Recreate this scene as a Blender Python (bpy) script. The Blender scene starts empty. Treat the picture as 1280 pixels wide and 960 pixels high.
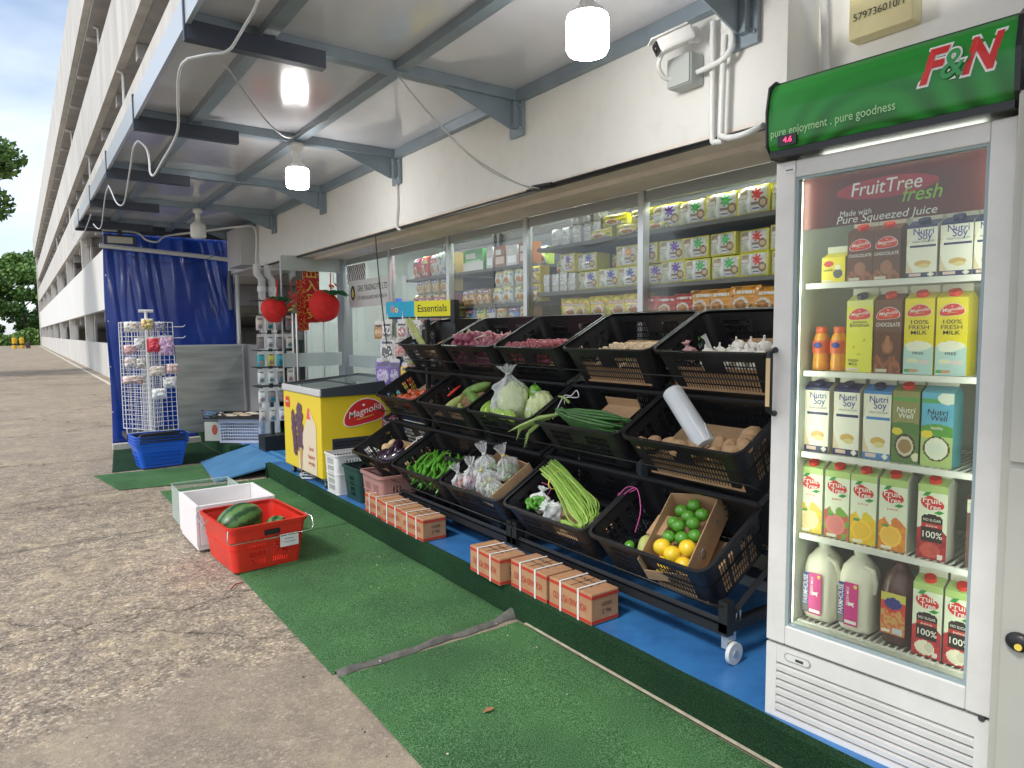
import bpy, bmesh, math, random
from mathutils import Vector as V, Matrix as Mx, noise
R = random.Random(11)
PI = math.pi
C = bpy.context.scene.collection

# ------------------------------------------------------------------ camera, world, sun, exposure
cam = bpy.data.cameras.new('camera'); co = bpy.data.objects.new('camera', cam); C.objects.link(co)
Rm = ((0.813, -0.051, 0.580), (-0.583, -0.058, 0.811), (-0.007, -0.997, -0.077))
ax = V([r[0] for r in Rm]).normalized(); az = -V([r[2] for r in Rm]).normalized()
ay = az.cross(ax).normalized(); ax = ay.cross(az).normalized()
co.matrix_world = Mx(((ax.x, ay.x, az.x, 0), (ax.y, ay.y, az.y, 0), (ax.z, ay.z, az.z, 1.4), (0, 0, 0, 1)))
cam.sensor_width = 36; cam.lens = 860 / 1280 * 36; cam.clip_end = 3000; cam.clip_start = .05
bpy.context.scene.camera = co

SUN_EL, SUN_AZ = math.radians(50), math.radians(-100)      # azimuth measured from +Y towards +X
world = bpy.data.worlds.new('World'); bpy.context.scene.world = world; world.use_nodes = True
wn = world.node_tree.nodes; wl = world.node_tree.links
bg = wn['Background']
sky = wn.new('ShaderNodeTexSky'); sky.sky_type = 'NISHITA'; sky.sun_disc = False
sky.sun_elevation = SUN_EL; sky.sun_rotation = SUN_AZ; sky.air_density = 1.0; sky.dust_density = 1.5
tc = wn.new('ShaderNodeTexCoord'); mp = wn.new('ShaderNodeMapping'); mp.inputs['Scale'].default_value = (1.2, 1.2, 3.2)
nz = wn.new('ShaderNodeTexNoise'); nz.inputs['Scale'].default_value = 2.3; nz.inputs['Detail'].default_value = 7
cr = wn.new('ShaderNodeValToRGB'); cr.color_ramp.elements[0].position = .30; cr.color_ramp.elements[1].position = .74; cr.color_ramp.elements[0].color = (.12, .12, .12, 1)
mx = wn.new('ShaderNodeMix'); mx.data_type = 'RGBA'; mx.inputs[7].default_value = (6.6, 7.0, 7.6, 1)
wl.new(tc.outputs['Generated'], mp.inputs['Vector']); wl.new(mp.outputs[0], nz.inputs['Vector'])
wl.new(nz.outputs['Fac'], cr.inputs['Fac']); wl.new(cr.outputs['Color'], mx.inputs[0])
wl.new(sky.outputs[0], mx.inputs[6]); wl.new(mx.outputs[2], bg.inputs['Color'])
bg.inputs['Strength'].default_value = .15
sl = bpy.data.lights.new('sun', 'SUN'); sl.energy = 1.6; sl.angle = math.radians(10); sl.color = (1, .95, .87)
so = bpy.data.objects.new('sun', sl); C.objects.link(so)
sd = V((math.sin(SUN_AZ) * math.cos(SUN_EL), math.cos(SUN_AZ) * math.cos(SUN_EL), math.sin(SUN_EL)))
so.rotation_euler = sd.to_track_quat('Z', 'Y').to_euler(); so.location = (-20, 0, 30)
vs = bpy.context.scene.view_settings
vs.view_transform = 'Standard'; vs.look = 'None'; vs.gamma = 1; vs.exposure = .44; vs.use_curve_mapping = False
bpy.context.scene.render.engine = 'CYCLES'
cy = bpy.context.scene.cycles
cy.max_bounces = 10; cy.transparent_max_bounces = 24; cy.glossy_bounces = 5

# ------------------------------------------------------------------ materials
MATS = {}
def mat(name, col=(.5, .5, .5), rough=.5, metal=0, var=0, vscale=8, bump=0, bscale=40, emit=0, coat=0, alpha=1, col2=None, spec=.5, sss=0):
    if name in MATS: return MATS[name]
    m = bpy.data.materials.new(name); m.use_nodes = True; MATS[name] = m
    n = m.node_tree.nodes; l = m.node_tree.links; p = n['Principled BSDF']
    p.inputs['Base Color'].default_value = (*col, 1); p.inputs['Roughness'].default_value = rough
    p.inputs['Metallic'].default_value = metal; p.inputs['Specular IOR Level'].default_value = spec
    p.inputs['Coat Weight'].default_value = coat; p.inputs['Coat Roughness'].default_value = .08
    if alpha < 1: p.inputs['Alpha'].default_value = alpha
    if emit:
        p.inputs['Emission Color'].default_value = (*col, 1); p.inputs['Emission Strength'].default_value = emit
    if var or col2 or bump:
        t = n.new('ShaderNodeTexCoord')
    if var or col2:
        a = n.new('ShaderNodeTexNoise'); a.inputs['Scale'].default_value = vscale; a.inputs['Detail'].default_value = 6; a.inputs['Roughness'].default_value = .65
        l.new(t.outputs['Object'], a.inputs['Vector'])
        r = n.new('ShaderNodeValToRGB'); e = r.color_ramp.elements
        e[0].position = .32; e[1].position = .68
        c2 = col2 or tuple(c * (1 - var) for c in col)
        e[0].color = (*c2, 1); e[1].color = (*(col if col2 else tuple(min(1, c * (1 + var * .6)) for c in col)), 1)
        l.new(a.outputs['Fac'], r.inputs['Fac']); l.new(r.outputs['Color'], p.inputs['Base Color'])
    if bump:
        b = n.new('ShaderNodeTexNoise'); b.inputs['Scale'].default_value = bscale; b.inputs['Detail'].default_value = 4
        l.new(t.outputs['Object'], b.inputs['Vector'])
        bb = n.new('ShaderNodeBump'); bb.inputs['Strength'].default_value = bump; bb.inputs['Distance'].default_value = .01
        l.new(b.outputs['Fac'], bb.inputs['Height']); l.new(bb.outputs[0], p.inputs['Normal'])
    return m

def art_mat(name, rough=.35, coat=0):
    m = mat(name, rough=rough, coat=coat); n = m.node_tree.nodes
    a = n.new('ShaderNodeAttribute'); a.attribute_name = 'art'
    m.node_tree.links.new(a.outputs['Color'], n['Principled BSDF'].inputs['Base Color']); return m

def glass_mat(name, tint=(.93, .97, .96), refl=1.0, dirt=.03, dcol=(.8, .85, .85)):
    m = bpy.data.materials.new(name); m.use_nodes = True; MATS[name] = m
    n = m.node_tree.nodes; l = m.node_tree.links; n.remove(n['Principled BSDF'])
    o = n['Material Output']; tr = n.new('ShaderNodeBsdfTransparent'); tr.inputs[0].default_value = (*tint, 1)
    g = n.new('ShaderNodeBsdfGlossy'); g.inputs['Roughness'].default_value = .02
    fr = n.new('ShaderNodeFresnel'); fr.inputs[0].default_value = 1.5
    mu = n.new('ShaderNodeMath'); mu.operation = 'MULTIPLY'; mu.inputs[1].default_value = refl; mu.use_clamp = True
    mxx = n.new('ShaderNodeMixShader'); l.new(fr.outputs[0], mu.inputs[0]); l.new(mu.outputs[0], mxx.inputs[0])
    l.new(tr.outputs[0], mxx.inputs[1]); l.new(g.outputs[0], mxx.inputs[2])
    df = n.new('ShaderNodeBsdfDiffuse'); df.inputs[0].default_value = (*dcol, 1)
    m2 = n.new('ShaderNodeMixShader'); m2.inputs[0].default_value = dirt
    l.new(mxx.outputs[0], m2.inputs[1]); l.new(df.outputs[0], m2.inputs[2]); l.new(m2.outputs[0], o.inputs[0]); return m

def plastic_film(name, op=.28, tint=(.97, .98, .98), col=(.9, .92, .92)):
    m = bpy.data.materials.new(name); m.use_nodes = True; MATS[name] = m
    n = m.node_tree.nodes; l = m.node_tree.links; p = n['Principled BSDF']
    p.inputs['Base Color'].default_value = (*col, 1); p.inputs['Roughness'].default_value = .16
    tr = n.new('ShaderNodeBsdfTransparent'); tr.inputs[0].default_value = (*tint, 1)
    lw = n.new('ShaderNodeLayerWeight'); lw.inputs[0].default_value = .45
    ma = n.new('ShaderNodeMath'); ma.operation = 'MULTIPLY_ADD'; ma.inputs[1].default_value = .7; ma.inputs[2].default_value = op; ma.use_clamp = True
    ms = n.new('ShaderNodeMixShader'); l.new(lw.outputs['Facing'], ma.inputs[0]); l.new(ma.outputs[0], ms.inputs[0])
    l.new(tr.outputs[0], ms.inputs[1]); l.new(p.outputs[0], ms.inputs[2]); l.new(ms.outputs[0], n['Material Output'].inputs[0])
    t = n.new('ShaderNodeTexCoord'); b = n.new('ShaderNodeTexNoise'); b.inputs['Scale'].default_value = 45; b.inputs['Detail'].default_value = 3
    bb = n.new('ShaderNodeBump'); bb.inputs['Strength'].default_value = .8; bb.inputs['Distance'].default_value = .01
    l.new(t.outputs['Object'], b.inputs['Vector']); l.new(b.outputs[0], bb.inputs['Height']); l.new(bb.outputs[0], p.inputs['Normal'])
    return m

def nodes_of(name, rough=.8):
    m = mat(name, rough=rough); return m, m.node_tree.nodes, m.node_tree.links, m.node_tree.nodes['Principled BSDF']
def N(n, t, **k):
    x = n.new('ShaderNode' + t)
    for a, b in k.items():
        if a in x.inputs.keys() if not isinstance(a, int) else False: x.inputs[a].default_value = b
        else: setattr(x, a, b)
    return x
def ramp(n, stops):
    r = n.new('ShaderNodeValToRGB'); e = r.color_ramp.elements
    while len(e) < len(stops): e.new(.5)
    for i, (p, c) in enumerate(stops): e[i].position = p; e[i].color = (*c, 1)
    return r

def concrete_road():
    m, n, l, p = nodes_of('road_concrete', .9)
    t = N(n, 'TexCoord')
    def noise_(sc, det=5, ro=.6, dist=0):
        a = n.new('ShaderNodeTexNoise'); a.inputs['Scale'].default_value = sc; a.inputs['Detail'].default_value = det
        a.inputs['Roughness'].default_value = ro; a.inputs['Distortion'].default_value = dist
        l.new(t.outputs['Object'], a.inputs['Vector']); return a
    def mixc(f, a, b, mode='MIX'):
        x = n.new('ShaderNodeMix'); x.data_type = 'RGBA'; x.blend_type = mode
        for s, i in ((f, 0), (a, 6), (b, 7)):
            if isinstance(s, float): x.inputs[i].default_value = s
            elif isinstance(s, tuple): x.inputs[i].default_value = (*s, 1)
            else: l.new(s, x.inputs[i])
        return x.outputs[2]
    big = noise_(.55, 6, .62, .4); r1 = ramp(n, [(.30, (.125, .098, .075)), (.48, (.235, .185, .14)), (.62, (.30, .24, .185)), (.74, (.40, .325, .23))])
    l.new(big.outputs[0], r1.inputs[0])
    mid = noise_(3.1, 7, .7, .6); r2 = ramp(n, [(.36, (.09, .078, .066)), (.5, (.27, .22, .17)), (.66, (.52, .43, .30))])
    l.new(mid.outputs[0], r2.inputs[0])
    base = mixc(.55, r1.outputs[0], r2.outputs[0])
    # exposed aggregate stones
    v = n.new('ShaderNodeTexVoronoi'); v.inputs['Scale'].default_value = 85; v.inputs['Randomness'].default_value = 1
    l.new(t.outputs['Object'], v.inputs['Vector'])
    sep = n.new('ShaderNodeSeparateColor'); l.new(v.outputs['Color'], sep.inputs[0])
    rs = ramp(n, [(0, (.07, .06, .05)), (.3, (.22, .18, .14)), (.7, (.42, .35, .27)), (.88, (.50, .43, .33)), (1, (.80, .74, .62))]); l.new(sep.outputs[0], rs.inputs[0])
    # worn zone mask: rough band between about y 2 and 5.5 and patches of noise
    sx = n.new('ShaderNodeSeparateXYZ'); l.new(t.outputs['Object'], sx.inputs[0])
    wn_ = noise_(1.1, 6, .7, .3)
    add = n.new('ShaderNodeMath'); add.operation = 'MULTIPLY_ADD'; add.inputs[1].default_value = 1.4; l.new(wn_.outputs[0], add.inputs[0]); l.new(sx.outputs[1], add.inputs[2])
    rz = ramp(n, [(.292, (0, 0, 0)), (.308, (1, 1, 1)), (.60, (1, 1, 1)), (.90, (.3, .3, .3))])
    mr = n.new('ShaderNodeMapRange'); mr.inputs[1].default_value = 0; mr.inputs[2].default_value = 12; l.new(add.outputs[0], mr.inputs[0]); l.new(mr.outputs[0], rz.inputs[0])
    base = mixc(.34, base, rs.outputs[0])
    fm = n.new('ShaderNodeMath'); fm.operation = 'MULTIPLY'; fm.inputs[1].default_value = .85; l.new(rz.outputs[0], fm.inputs[0])
    base2 = mixc(fm.outputs[0], base, rs.outputs[0], 'MIX')
    # pale cement patches
    pn = noise_(1.7, 8, .72, .5); rp = ramp(n, [(.50, (0, 0, 0)), (.66, (1, 1, 1))]); l.new(pn.outputs[0], rp.inputs[0])
    pf = n.new('ShaderNodeMath'); pf.operation = 'MULTIPLY'; pf.inputs[1].default_value = .62; l.new(rp.outputs[0], pf.inputs[0])
    base3 = mixc(pf.outputs[0], base2, (.50, .42, .27))
    # dark damp stains
    dn = noise_(.8, 6, .6, .2); dn_m = n.new('ShaderNodeMapping'); dn_m.inputs['Location'].default_value = (7, 3, 2); l.new(t.outputs['Object'], dn_m.inputs[0]); l.new(dn_m.outputs[0], dn.inputs['Vector'])
    rd = ramp(n, [(.50, (1, 1, 1)), (.70, (.55, .54, .52))]); l.new(dn.outputs[0], rd.inputs[0])
    base4 = mixc(.95, base3, rd.outputs[0], 'MULTIPLY')
    # pits and darker worn stones
    pt = noise_(24, 6, .8, .4); rpt = ramp(n, [(.30, (.34, .32, .30)), (.46, (1, 1, 1))]); l.new(pt.outputs[0], rpt.inputs[0])
    def times(src, k):
        q = n.new('ShaderNodeMath'); q.operation = 'MULTIPLY_ADD'; q.inputs[1].default_value = k; q.inputs[2].default_value = .06; l.new(src, q.inputs[0]); return q.outputs[0]
    base4 = mixc(.36, base4, (.42, .355, .29))
    base4 = mixc(times(rz.outputs[0], .85), base4, rpt.outputs[0], 'MULTIPLY')
    pt2 = noise_(9, 7, .75, .8); rpt2 = ramp(n, [(.34, (.60, .585, .57)), (.50, (.97, .96, .95)), (.64, (1.42, 1.37, 1.22))]); l.new(pt2.outputs[0], rpt2.inputs[0])
    base4 = mixc(times(rz.outputs[0], .94), base4, rpt2.outputs[0], 'MULTIPLY')
    # fine grain
    fg = noise_(170, 3, .7); rf = ramp(n, [(.3, (.52, .52, .52)), (.7, (1.30, 1.27, 1.22))]); l.new(fg.outputs[0], rf.inputs[0])
    base5 = mixc(.75, base4, rf.outputs[0], 'MULTIPLY')
    # cracks
    cm = n.new('ShaderNodeMapping'); cm.inputs['Scale'].default_value = (.16, .42, 1); l.new(t.outputs['Object'], cm.inputs[0])
    dx = n.new('ShaderNodeVectorMath'); dx.operation = 'MULTIPLY_ADD'; dx.inputs[1].default_value = (.28, .28, 0)
    nn = noise_(2.6, 5, .65); l.new(nn.outputs['Color'], dx.inputs[0]); l.new(cm.outputs[0], dx.inputs[2])
    vc = n.new('ShaderNodeTexVoronoi'); vc.feature = 'DISTANCE_TO_EDGE'; vc.inputs['Scale'].default_value = 1.0; l.new(dx.outputs[0], vc.inputs['Vector'])
    rc = ramp(n, [(0, (.25, .24, .22)), (.007, (1, 1, 1))]); l.new(vc.outputs['Distance'], rc.inputs[0])
    base6 = mixc(.85, base5, rc.outputs[0], 'MULTIPLY')
    for (k0, k1, wd, dk) in ((3.97, -.95, .010, .38), (5.40, .04, .05, .62), (6.9, .25, .04, .7)):
        f1 = n.new('ShaderNodeMath'); f1.operation = 'MULTIPLY_ADD'; f1.inputs[1].default_value = -k1; l.new(sx.outputs[0], f1.inputs[0]); l.new(sx.outputs[1], f1.inputs[2])
        f2 = n.new('ShaderNodeMath'); f2.operation = 'MULTIPLY_ADD'; f2.inputs[1].default_value = .32; l.new(mid.outputs[0], f2.inputs[0]); l.new(f1.outputs[0], f2.inputs[2])
        f3 = n.new('ShaderNodeMath'); f3.operation = 'SUBTRACT'; f3.inputs[1].default_value = k0 + .16; l.new(f2.outputs[0], f3.inputs[0])
        f4 = n.new('ShaderNodeMath'); f4.operation = 'ABSOLUTE'; l.new(f3.outputs[0], f4.inputs[0])
        f5 = n.new('ShaderNodeMapRange'); f5.inputs[1].default_value = wd * .3; f5.inputs[2].default_value = wd; f5.inputs[3].default_value = dk; f5.inputs[4].default_value = 1; l.new(f4.outputs[0], f5.inputs[0])
        base6 = mixc(1.0, base6, f5.outputs[0], 'MULTIPLY')
    l.new(base6, p.inputs['Base Color'])
    b1 = n.new('ShaderNodeBump'); b1.inputs['Strength'].default_value = .42; b1.inputs['Distance'].default_value = .006
    hs = n.new('ShaderNodeMath'); hs.operation = 'MULTIPLY'; l.new(v.outputs['Distance'], hs.inputs[0]); l.new(rz.outputs[0], hs.inputs[1]); 
    h2 = n.new('ShaderNodeMath'); h2.operation = 'MULTIPLY_ADD'; h2.inputs[1].default_value = -1.0; l.new(hs.outputs[0], h2.inputs[0]); l.new(fg.outputs[0], h2.inputs[2])
    h3 = n.new('ShaderNodeMath'); h3.operation = 'ADD'; l.new(h2.outputs[0], h3.inputs[0]); l.new(rc.outputs[0], h3.inputs[1])
    l.new(h3.outputs[0], b1.inputs['Height']); l.new(b1.outputs[0], p.inputs['Normal'])
    return m

def turf_mat(name, c1, c2, c3):
    m, n, l, p = nodes_of(name, .85)
    t = N(n, 'TexCoord'); a = n.new('ShaderNodeTexNoise'); a.inputs['Scale'].default_value = 260; a.inputs['Detail'].default_value = 2
    b = n.new('ShaderNodeTexNoise'); b.inputs['Scale'].default_value = 2.2; b.inputs['Detail'].default_value = 5
    l.new(t.outputs['Object'], a.inputs['Vector']); l.new(t.outputs['Object'], b.inputs['Vector'])
    r = ramp(n, [(.33, c1), (.52, c2), (.74, c3)]); l.new(a.outputs[0], r.inputs[0])
    rb = ramp(n, [(.35, (.78, .78, .78)), (.65, (1.12, 1.12, 1.05))]); l.new(b.outputs[0], rb.inputs[0])
    x = n.new('ShaderNodeMix'); x.data_type = 'RGBA'; x.blend_type = 'MULTIPLY'; x.inputs[0].default_value = 1
    l.new(r.outputs[0], x.inputs[6]); l.new(rb.outputs[0], x.inputs[7]); l.new(x.outputs[2], p.inputs['Base Color'])
    bp = n.new('ShaderNodeBump'); bp.inputs['Strength'].default_value = 1; bp.inputs['Distance'].default_value = .012
    l.new(a.outputs[0], bp.inputs['Height']); l.new(bp.outputs[0], p.inputs['Normal']); p.inputs['Specular IOR Level'].default_value = .25
    return m

def wall_paint(name, col, streak=.25):
    m, n, l, p = nodes_of(name, .8)
    t = N(n, 'TexCoord'); mp_ = n.new('ShaderNodeMapping'); mp_.inputs['Scale'].default_value = (.9, .9, .16)
    a = n.new('ShaderNodeTexNoise'); a.inputs['Scale'].default_value = 1.6; a.inputs['Detail'].default_value = 8; a.inputs['Roughness'].default_value = .7
    l.new(t.outputs['Object'], mp_.inputs[0]); l.new(mp_.outputs[0], a.inputs['Vector'])
    r = ramp(n, [(.3, tuple(c * (1 - streak) for c in col)), (.6, col)]); l.new(a.outputs[0], r.inputs[0])
    f = n.new('ShaderNodeTexNoise'); f.inputs['Scale'].default_value = 11; f.inputs['Detail'].default_value = 8; l.new(t.outputs['Object'], f.inputs['Vector'])
    rf = ramp(n, [(.2, (.93, .925, .91)), (.45, (1, 1, 1))]); l.new(f.outputs[0], rf.inputs[0])
    x = n.new('ShaderNodeMix'); x.data_type = 'RGBA'; x.blend_type = 'MULTIPLY'; x.inputs[0].default_value = 1
    l.new(r.outputs[0], x.inputs[6]); l.new(rf.outputs[0], x.inputs[7]); l.new(x.outputs[2], p.inputs['Base Color'])
    bp = n.new('ShaderNodeBump'); bp.inputs['Strength'].default_value = .25; bp.inputs['Distance'].default_value = .01
    l.new(f.outputs[0], bp.inputs['Height']); l.new(bp.outputs[0], p.inputs['Normal']); return m

M_road = concrete_road()
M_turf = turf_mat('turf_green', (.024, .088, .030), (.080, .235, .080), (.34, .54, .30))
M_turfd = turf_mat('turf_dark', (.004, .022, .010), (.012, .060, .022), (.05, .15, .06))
M_wall = wall_paint('wall_paint', (.78, .78, .755), .06)
M_ext = wall_paint('facade_paint', (.66, .64, .60), .28)
M_extgrey = mat('facade_grey', (.46, .45, .44), .85, var=.2, vscale=2)
M_white = mat('white_plastic', (.78, .78, .76), .4, var=.06, vscale=5)
M_pipe = mat('white_pipe', (.72, .73, .72), .35)
M_steel = mat('painted_steel', (.25, .31, .36), .42, metal=.25, var=.12, vscale=4)
M_steeld = mat('dark_steel', (.045, .055, .080), .45, metal=.2)
M_black = mat('black_plastic', (.014, .014, .016), .38, var=.25, vscale=30, bump=.12, bscale=60)
M_blackm = mat('black_metal', (.015, .016, .018), .42)
M_alu = mat('aluminium', (.62, .64, .65), .32, metal=.7)
M_chrome = mat('chrome', (.75, .75, .76), .18, metal=1)
M_frame = mat('grey_frame', (.36, .39, .40), .4, metal=.3)
M_glass = glass_mat('shop_glass', (.98, .99, .985), .11, .0)
M_fglass = glass_mat('fridge_glass', (.92, .94, .90), .8, .012, (.75, .72, .7))
M_frost = mat('frosted_film', (.55, .62, .61), .6, alpha=.75)
M_blue = mat('blue_floor_paint', (.045, .21, .50), .36, col2=(.03, .125, .33), vscale=5, bump=.12, bscale=25)
M_tarp = mat('blue_tarpaulin', (.010, .048, .32), .21, coat=.25, var=.15, vscale=2.5, spec=.5)
M_fridge = mat('fridge_white', (.72, .70, .67), .36, var=.11, vscale=4)
M_fridgein = mat('fridge_inner', (.52, .56, .50), .45)
M_card = mat('cardboard', (.46, .29, .155), .85, var=.15, vscale=9, bump=.1, bscale=90)
M_cardt = mat('cardboard_box', (.44, .235, .12), .8, var=.16, vscale=14)
M_red = mat('red_plastic', (.74, .035, .02), .38, var=.10, vscale=7, bump=.08, bscale=30)
M_redband = mat('red_print', (.50, .035, .02), .7)
M_bluep = mat('blue_plastic', (.02, .13, .68), .35)
M_pink = mat('dusty_pink_plastic', (.42, .22, .20), .5)
M_dgreen = mat('dark_green_plastic', (.012, .05, .042), .45)
M_yellow = mat('freezer_yellow', (.80, .60, .03), .35)
M_greymet = mat('grey_lid', (.66, .67, .66), .3, metal=.2)
M_lid = mat('charcoal_lid', (.05, .06, .075), .4)
M_foam = mat('styrofoam', (.80, .77, .76), .75, bump=.15, bscale=120)
M_clear = plastic_film('clear_plastic', .10, (.86, .93, .89), (.6, .7, .65))
M_bag = plastic_film('bag_film', .16)
M_bagw = plastic_film('white_bag_film', .42)
M_art = art_mat('printed', .35); M_artg = art_mat('printed_glossy', .16, .3)
M_txtk = mat('ink_black', (.02, .02, .025), .6); M_txtw = mat('ink_white', (.85, .85, .83), .5)
M_txtr = mat('ink_red', (.66, .03, .03), .5); M_txtb = mat('ink_blue', (.03, .05, .3), .5)
M_txtg = mat('ink_green', (.03, .30, .05), .5); M_txtlg = mat('ink_pale_green', (.45, .72, .38), .5)
M_txty = mat('ink_gold', (.80, .62, .10), .45)
M_stone = mat('soffit_paint', (.80, .73, .66), .8, var=.15, vscale=3)

def glossy_ceiling():
    m = mat('ceiling_sheet', (.64, .64, .69), .15, metal=.0, var=.10, vscale=1.4, bump=.06, bscale=3, coat=.6); return m
M_ceil = glossy_ceiling()
M_lamp = mat('lamp_glow', (1, .98, .95), .5, emit=36)
M_tube = mat('tube_glow', (.94, 1, .95), .5, emit=32)
M_ftube = mat('fridge_led', (.95, 1, .88), .5, emit=10)

# ------------------------------------------------------------------ mesh builder
def T(x=0, y=0, z=0): return Mx.Translation((x, y, z))
def RX(a): return Mx.Rotation(math.radians(a), 4, 'X')
def RY(a): return Mx.Rotation(math.radians(a), 4, 'Y')
def RZ(a): return Mx.Rotation(math.radians(a), 4, 'Z')
def S(x, y=None, z=None): return Mx.Diagonal((x, x if y is None else y, x if z is None else z, 1))
_txt = {}
def text_mesh(s, bold=0, shear=0, align='CENTER'):
    k = (s, bold, shear, align)
    if k in _txt: return _txt[k]
    cu = bpy.data.curves.new('txt', 'FONT'); cu.body = s; cu.size = 1; cu.offset = bold; cu.shear = shear
    cu.align_x = align; cu.align_y = 'CENTER'; cu.resolution_u = 4; cu.fill_mode = 'FRONT'
    ob = bpy.data.objects.new('txt', cu); C.objects.link(ob)
    dg = bpy.context.evaluated_depsgraph_get(); me = bpy.data.meshes.new_from_object(ob.evaluated_get(dg))
    r = ([v.co.copy() for v in me.vertices], [tuple(p.vertices) for p in me.polygons])
    bpy.data.meshes.remove(me); bpy.data.objects.remove(ob); bpy.data.curves.remove(cu); _txt[k] = r; return r

class MB:
    def __init__(s): s.v = []; s.f = []; s.mi = []; s.sm = []; s.mats = []; s.col = {}
    def mid(s, m):
        if m not in s.mats: s.mats.append(m)
        return s.mats.index(m)
    def add(s, vs_, fs, m, smooth=False, M=None):
        o = len(s.v); s.v += [(M @ V(v)) if M else V(v) for v in vs_]; i = s.mid(m)
        for f in fs: s.f.append(tuple(a + o for a in f)); s.mi.append(i); s.sm.append(smooth)
        return s
    def box(s, x0, y0, z0, x1, y1, z1, m, M=None):
        vs_ = [(x, y, z) for z in (z0, z1) for y in (y0, y1) for x in (x0, x1)]
        return s.add(vs_, [(0, 2, 3, 1), (4, 5, 7, 6), (0, 1, 5, 4), (2, 6, 7, 3), (0, 4, 6, 2), (1, 3, 7, 5)], m, False, M)
    def prism(s, poly, z0, z1, m, M=None, smooth=False):
        n = len(poly); vs_ = [(x, y, z0) for x, y in poly] + [(x, y, z1) for x, y in poly]
        fs = [tuple(range(n - 1, -1, -1)), tuple(range(n, 2 * n))]
        s.add(vs_, fs, m, False, M)
        o = len(s.v) - 2 * n
        i = s.mid(m)
        for k in range(n): s.f.append((o + k, o + (k + 1) % n, o + n + (k + 1) % n, o + n + k)); s.mi.append(i); s.sm.append(smooth)
        return s
    def tube(s, pts, r, m, n=8, cap=True, M=None):
        pts = [V(p) for p in pts]; rr = r if isinstance(r, (list, tuple)) else [r] * len(pts)
        vs_ = []; fs = []; up = None
        for i, p in enumerate(pts):
            d = (pts[min(i + 1, len(pts) - 1)] - pts[max(i - 1, 0)]).normalized()
            if up is None:
                up = V((0, 0, 1)) if abs(d.z) < .9 else V((1, 0, 0))
            a = (up - d * up.dot(d))
            a = a.normalized() if a.length > 1e-6 else d.orthogonal().normalized()
            up = a; b = d.cross(a)
            for k in range(n):
                t = 2 * PI * k / n; vs_.append(p + (a * math.cos(t) + b * math.sin(t)) * rr[i])
        for i in range(len(pts) - 1):
            for k in range(n):
                fs.append((i * n + k, i * n + (k + 1) % n, (i + 1) * n + (k + 1) % n, (i + 1) * n + k))
        s.add(vs_, fs, m, n > 4, M)
        if cap: s.add([vs_[k] for k in range(n)], [tuple(range(n - 1, -1, -1))], m, False, M); s.add([vs_[-n + k] for k in range(n)], [tuple(range(n))], m, False, M)
        return s
    def cyl(s, p0, p1, r, m, n=16, M=None): return s.tube([p0, p1], r, m, n, True, M)
    def lathe(s, prof, m, n=20, M=None, smooth=True):
        vs_ = []; fs = []
        for r, z in prof:
            for k in range(n): t = 2 * PI * k / n; vs_.append((r * math.cos(t), r * math.sin(t), z))
        for i in range(len(prof) - 1):
            for k in range(n): fs.append((i * n + k, i * n + (k + 1) % n, (i + 1) * n + (k + 1) % n, (i + 1) * n + k))
        return s.add(vs_, fs, m, smooth, M)
    def ell(s, rx, ry, rz, m, M=None, nu=14, nv=9, nz_=0, nf=3, seed=0, taper=0):
        vs_ = [(0, 0, -rz)]; fs = []
        for j in range(1, nv):
            ph = -PI / 2 + PI * j / nv
            for i in range(nu):
                th = 2 * PI * i / nu; x, y, z = math.cos(ph) * math.cos(th), math.cos(ph) * math.sin(th), math.sin(ph)
                k = 1 + (nz_ * noise.noise(V((x * nf + seed * 7.3, y * nf, z * nf))) if nz_ else 0)
                tp = 1 + taper * z
                vs_.append((x * rx * k * tp, y * ry * k * tp, z * rz * k))
        vs_.append((0, 0, rz)); L = len(vs_) - 1
        for i in range(nu): fs.append((0, 1 + (i + 1) % nu, 1 + i)); fs.append((L, L - nu + i, L - nu + (i + 1) % nu))
        for j in range(nv - 2):
            for i in range(nu):
                a = 1 + j * nu + i; b = 1 + j * nu + (i + 1) % nu; fs.append((a, b, b + nu, a + nu))
        return s.add(vs_, fs, m, True, M)
    def text(s, st, size, M, m, bold=0, shear=0, fit=None, align='CENTER', like=None):
        vs_, fs = text_mesh(st, bold, shear, align)
        if fit and vs_:
            ref = text_mesh(st, like, shear, align)[0] if like is not None else vs_
            w = max(v.x for v in ref) - min(v.x for v in ref); sx = fit / w
        else: sx = size
        return s.add(vs_, fs, m, False, M @ S(sx, size, 1))
    def art(s, shapes, nu, nv, W, H, M=None, m=None, bulge=0, base=(.8, .8, .8)):
        # printed artwork on a grid in local XY (0..W, 0..H), optional bulge along +Z
        m = m or M_art; vs_ = []; fs = []; o = len(s.f)
        for j in range(nv + 1):
            for i in range(nu + 1):
                u, v = i / nu, j / nv
                z = bulge * (max(0, (1 - (2 * u - 1) ** 4)) * max(0, (1 - (2 * v - 1) ** 4))) if bulge else 0
                if bulge: z += bulge * .35 * noise.noise(V((u * 4 + len(s.v), v * 4, 1)))* (1 if 0 < i < nu and 0 < j < nv else 0)
                vs_.append((u * W, v * H, z))
        for j in range(nv):
            for i in range(nu):
                a = j * (nu + 1) + i; fs.append((a, a + 1, a + nu + 2, a + nu + 1))
                u, v = (i + .5) / nu, (j + .5) / nv; c = base
                for sh in shapes:
                    if sh[0] == 'r' and sh[1] <= u <= sh[3] and sh[2] <= v <= sh[4]: c = sh[5]
                    elif sh[0] == 'e' and ((u - sh[1]) / sh[3]) ** 2 + ((v - sh[2]) / sh[4]) ** 2 <= 1: c = sh[5]
                    elif sh[0] == 'f':
                        q = sh[1](u, v)
                        if q: c = q
                s.col[o + len(fs) - 1] = c
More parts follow.
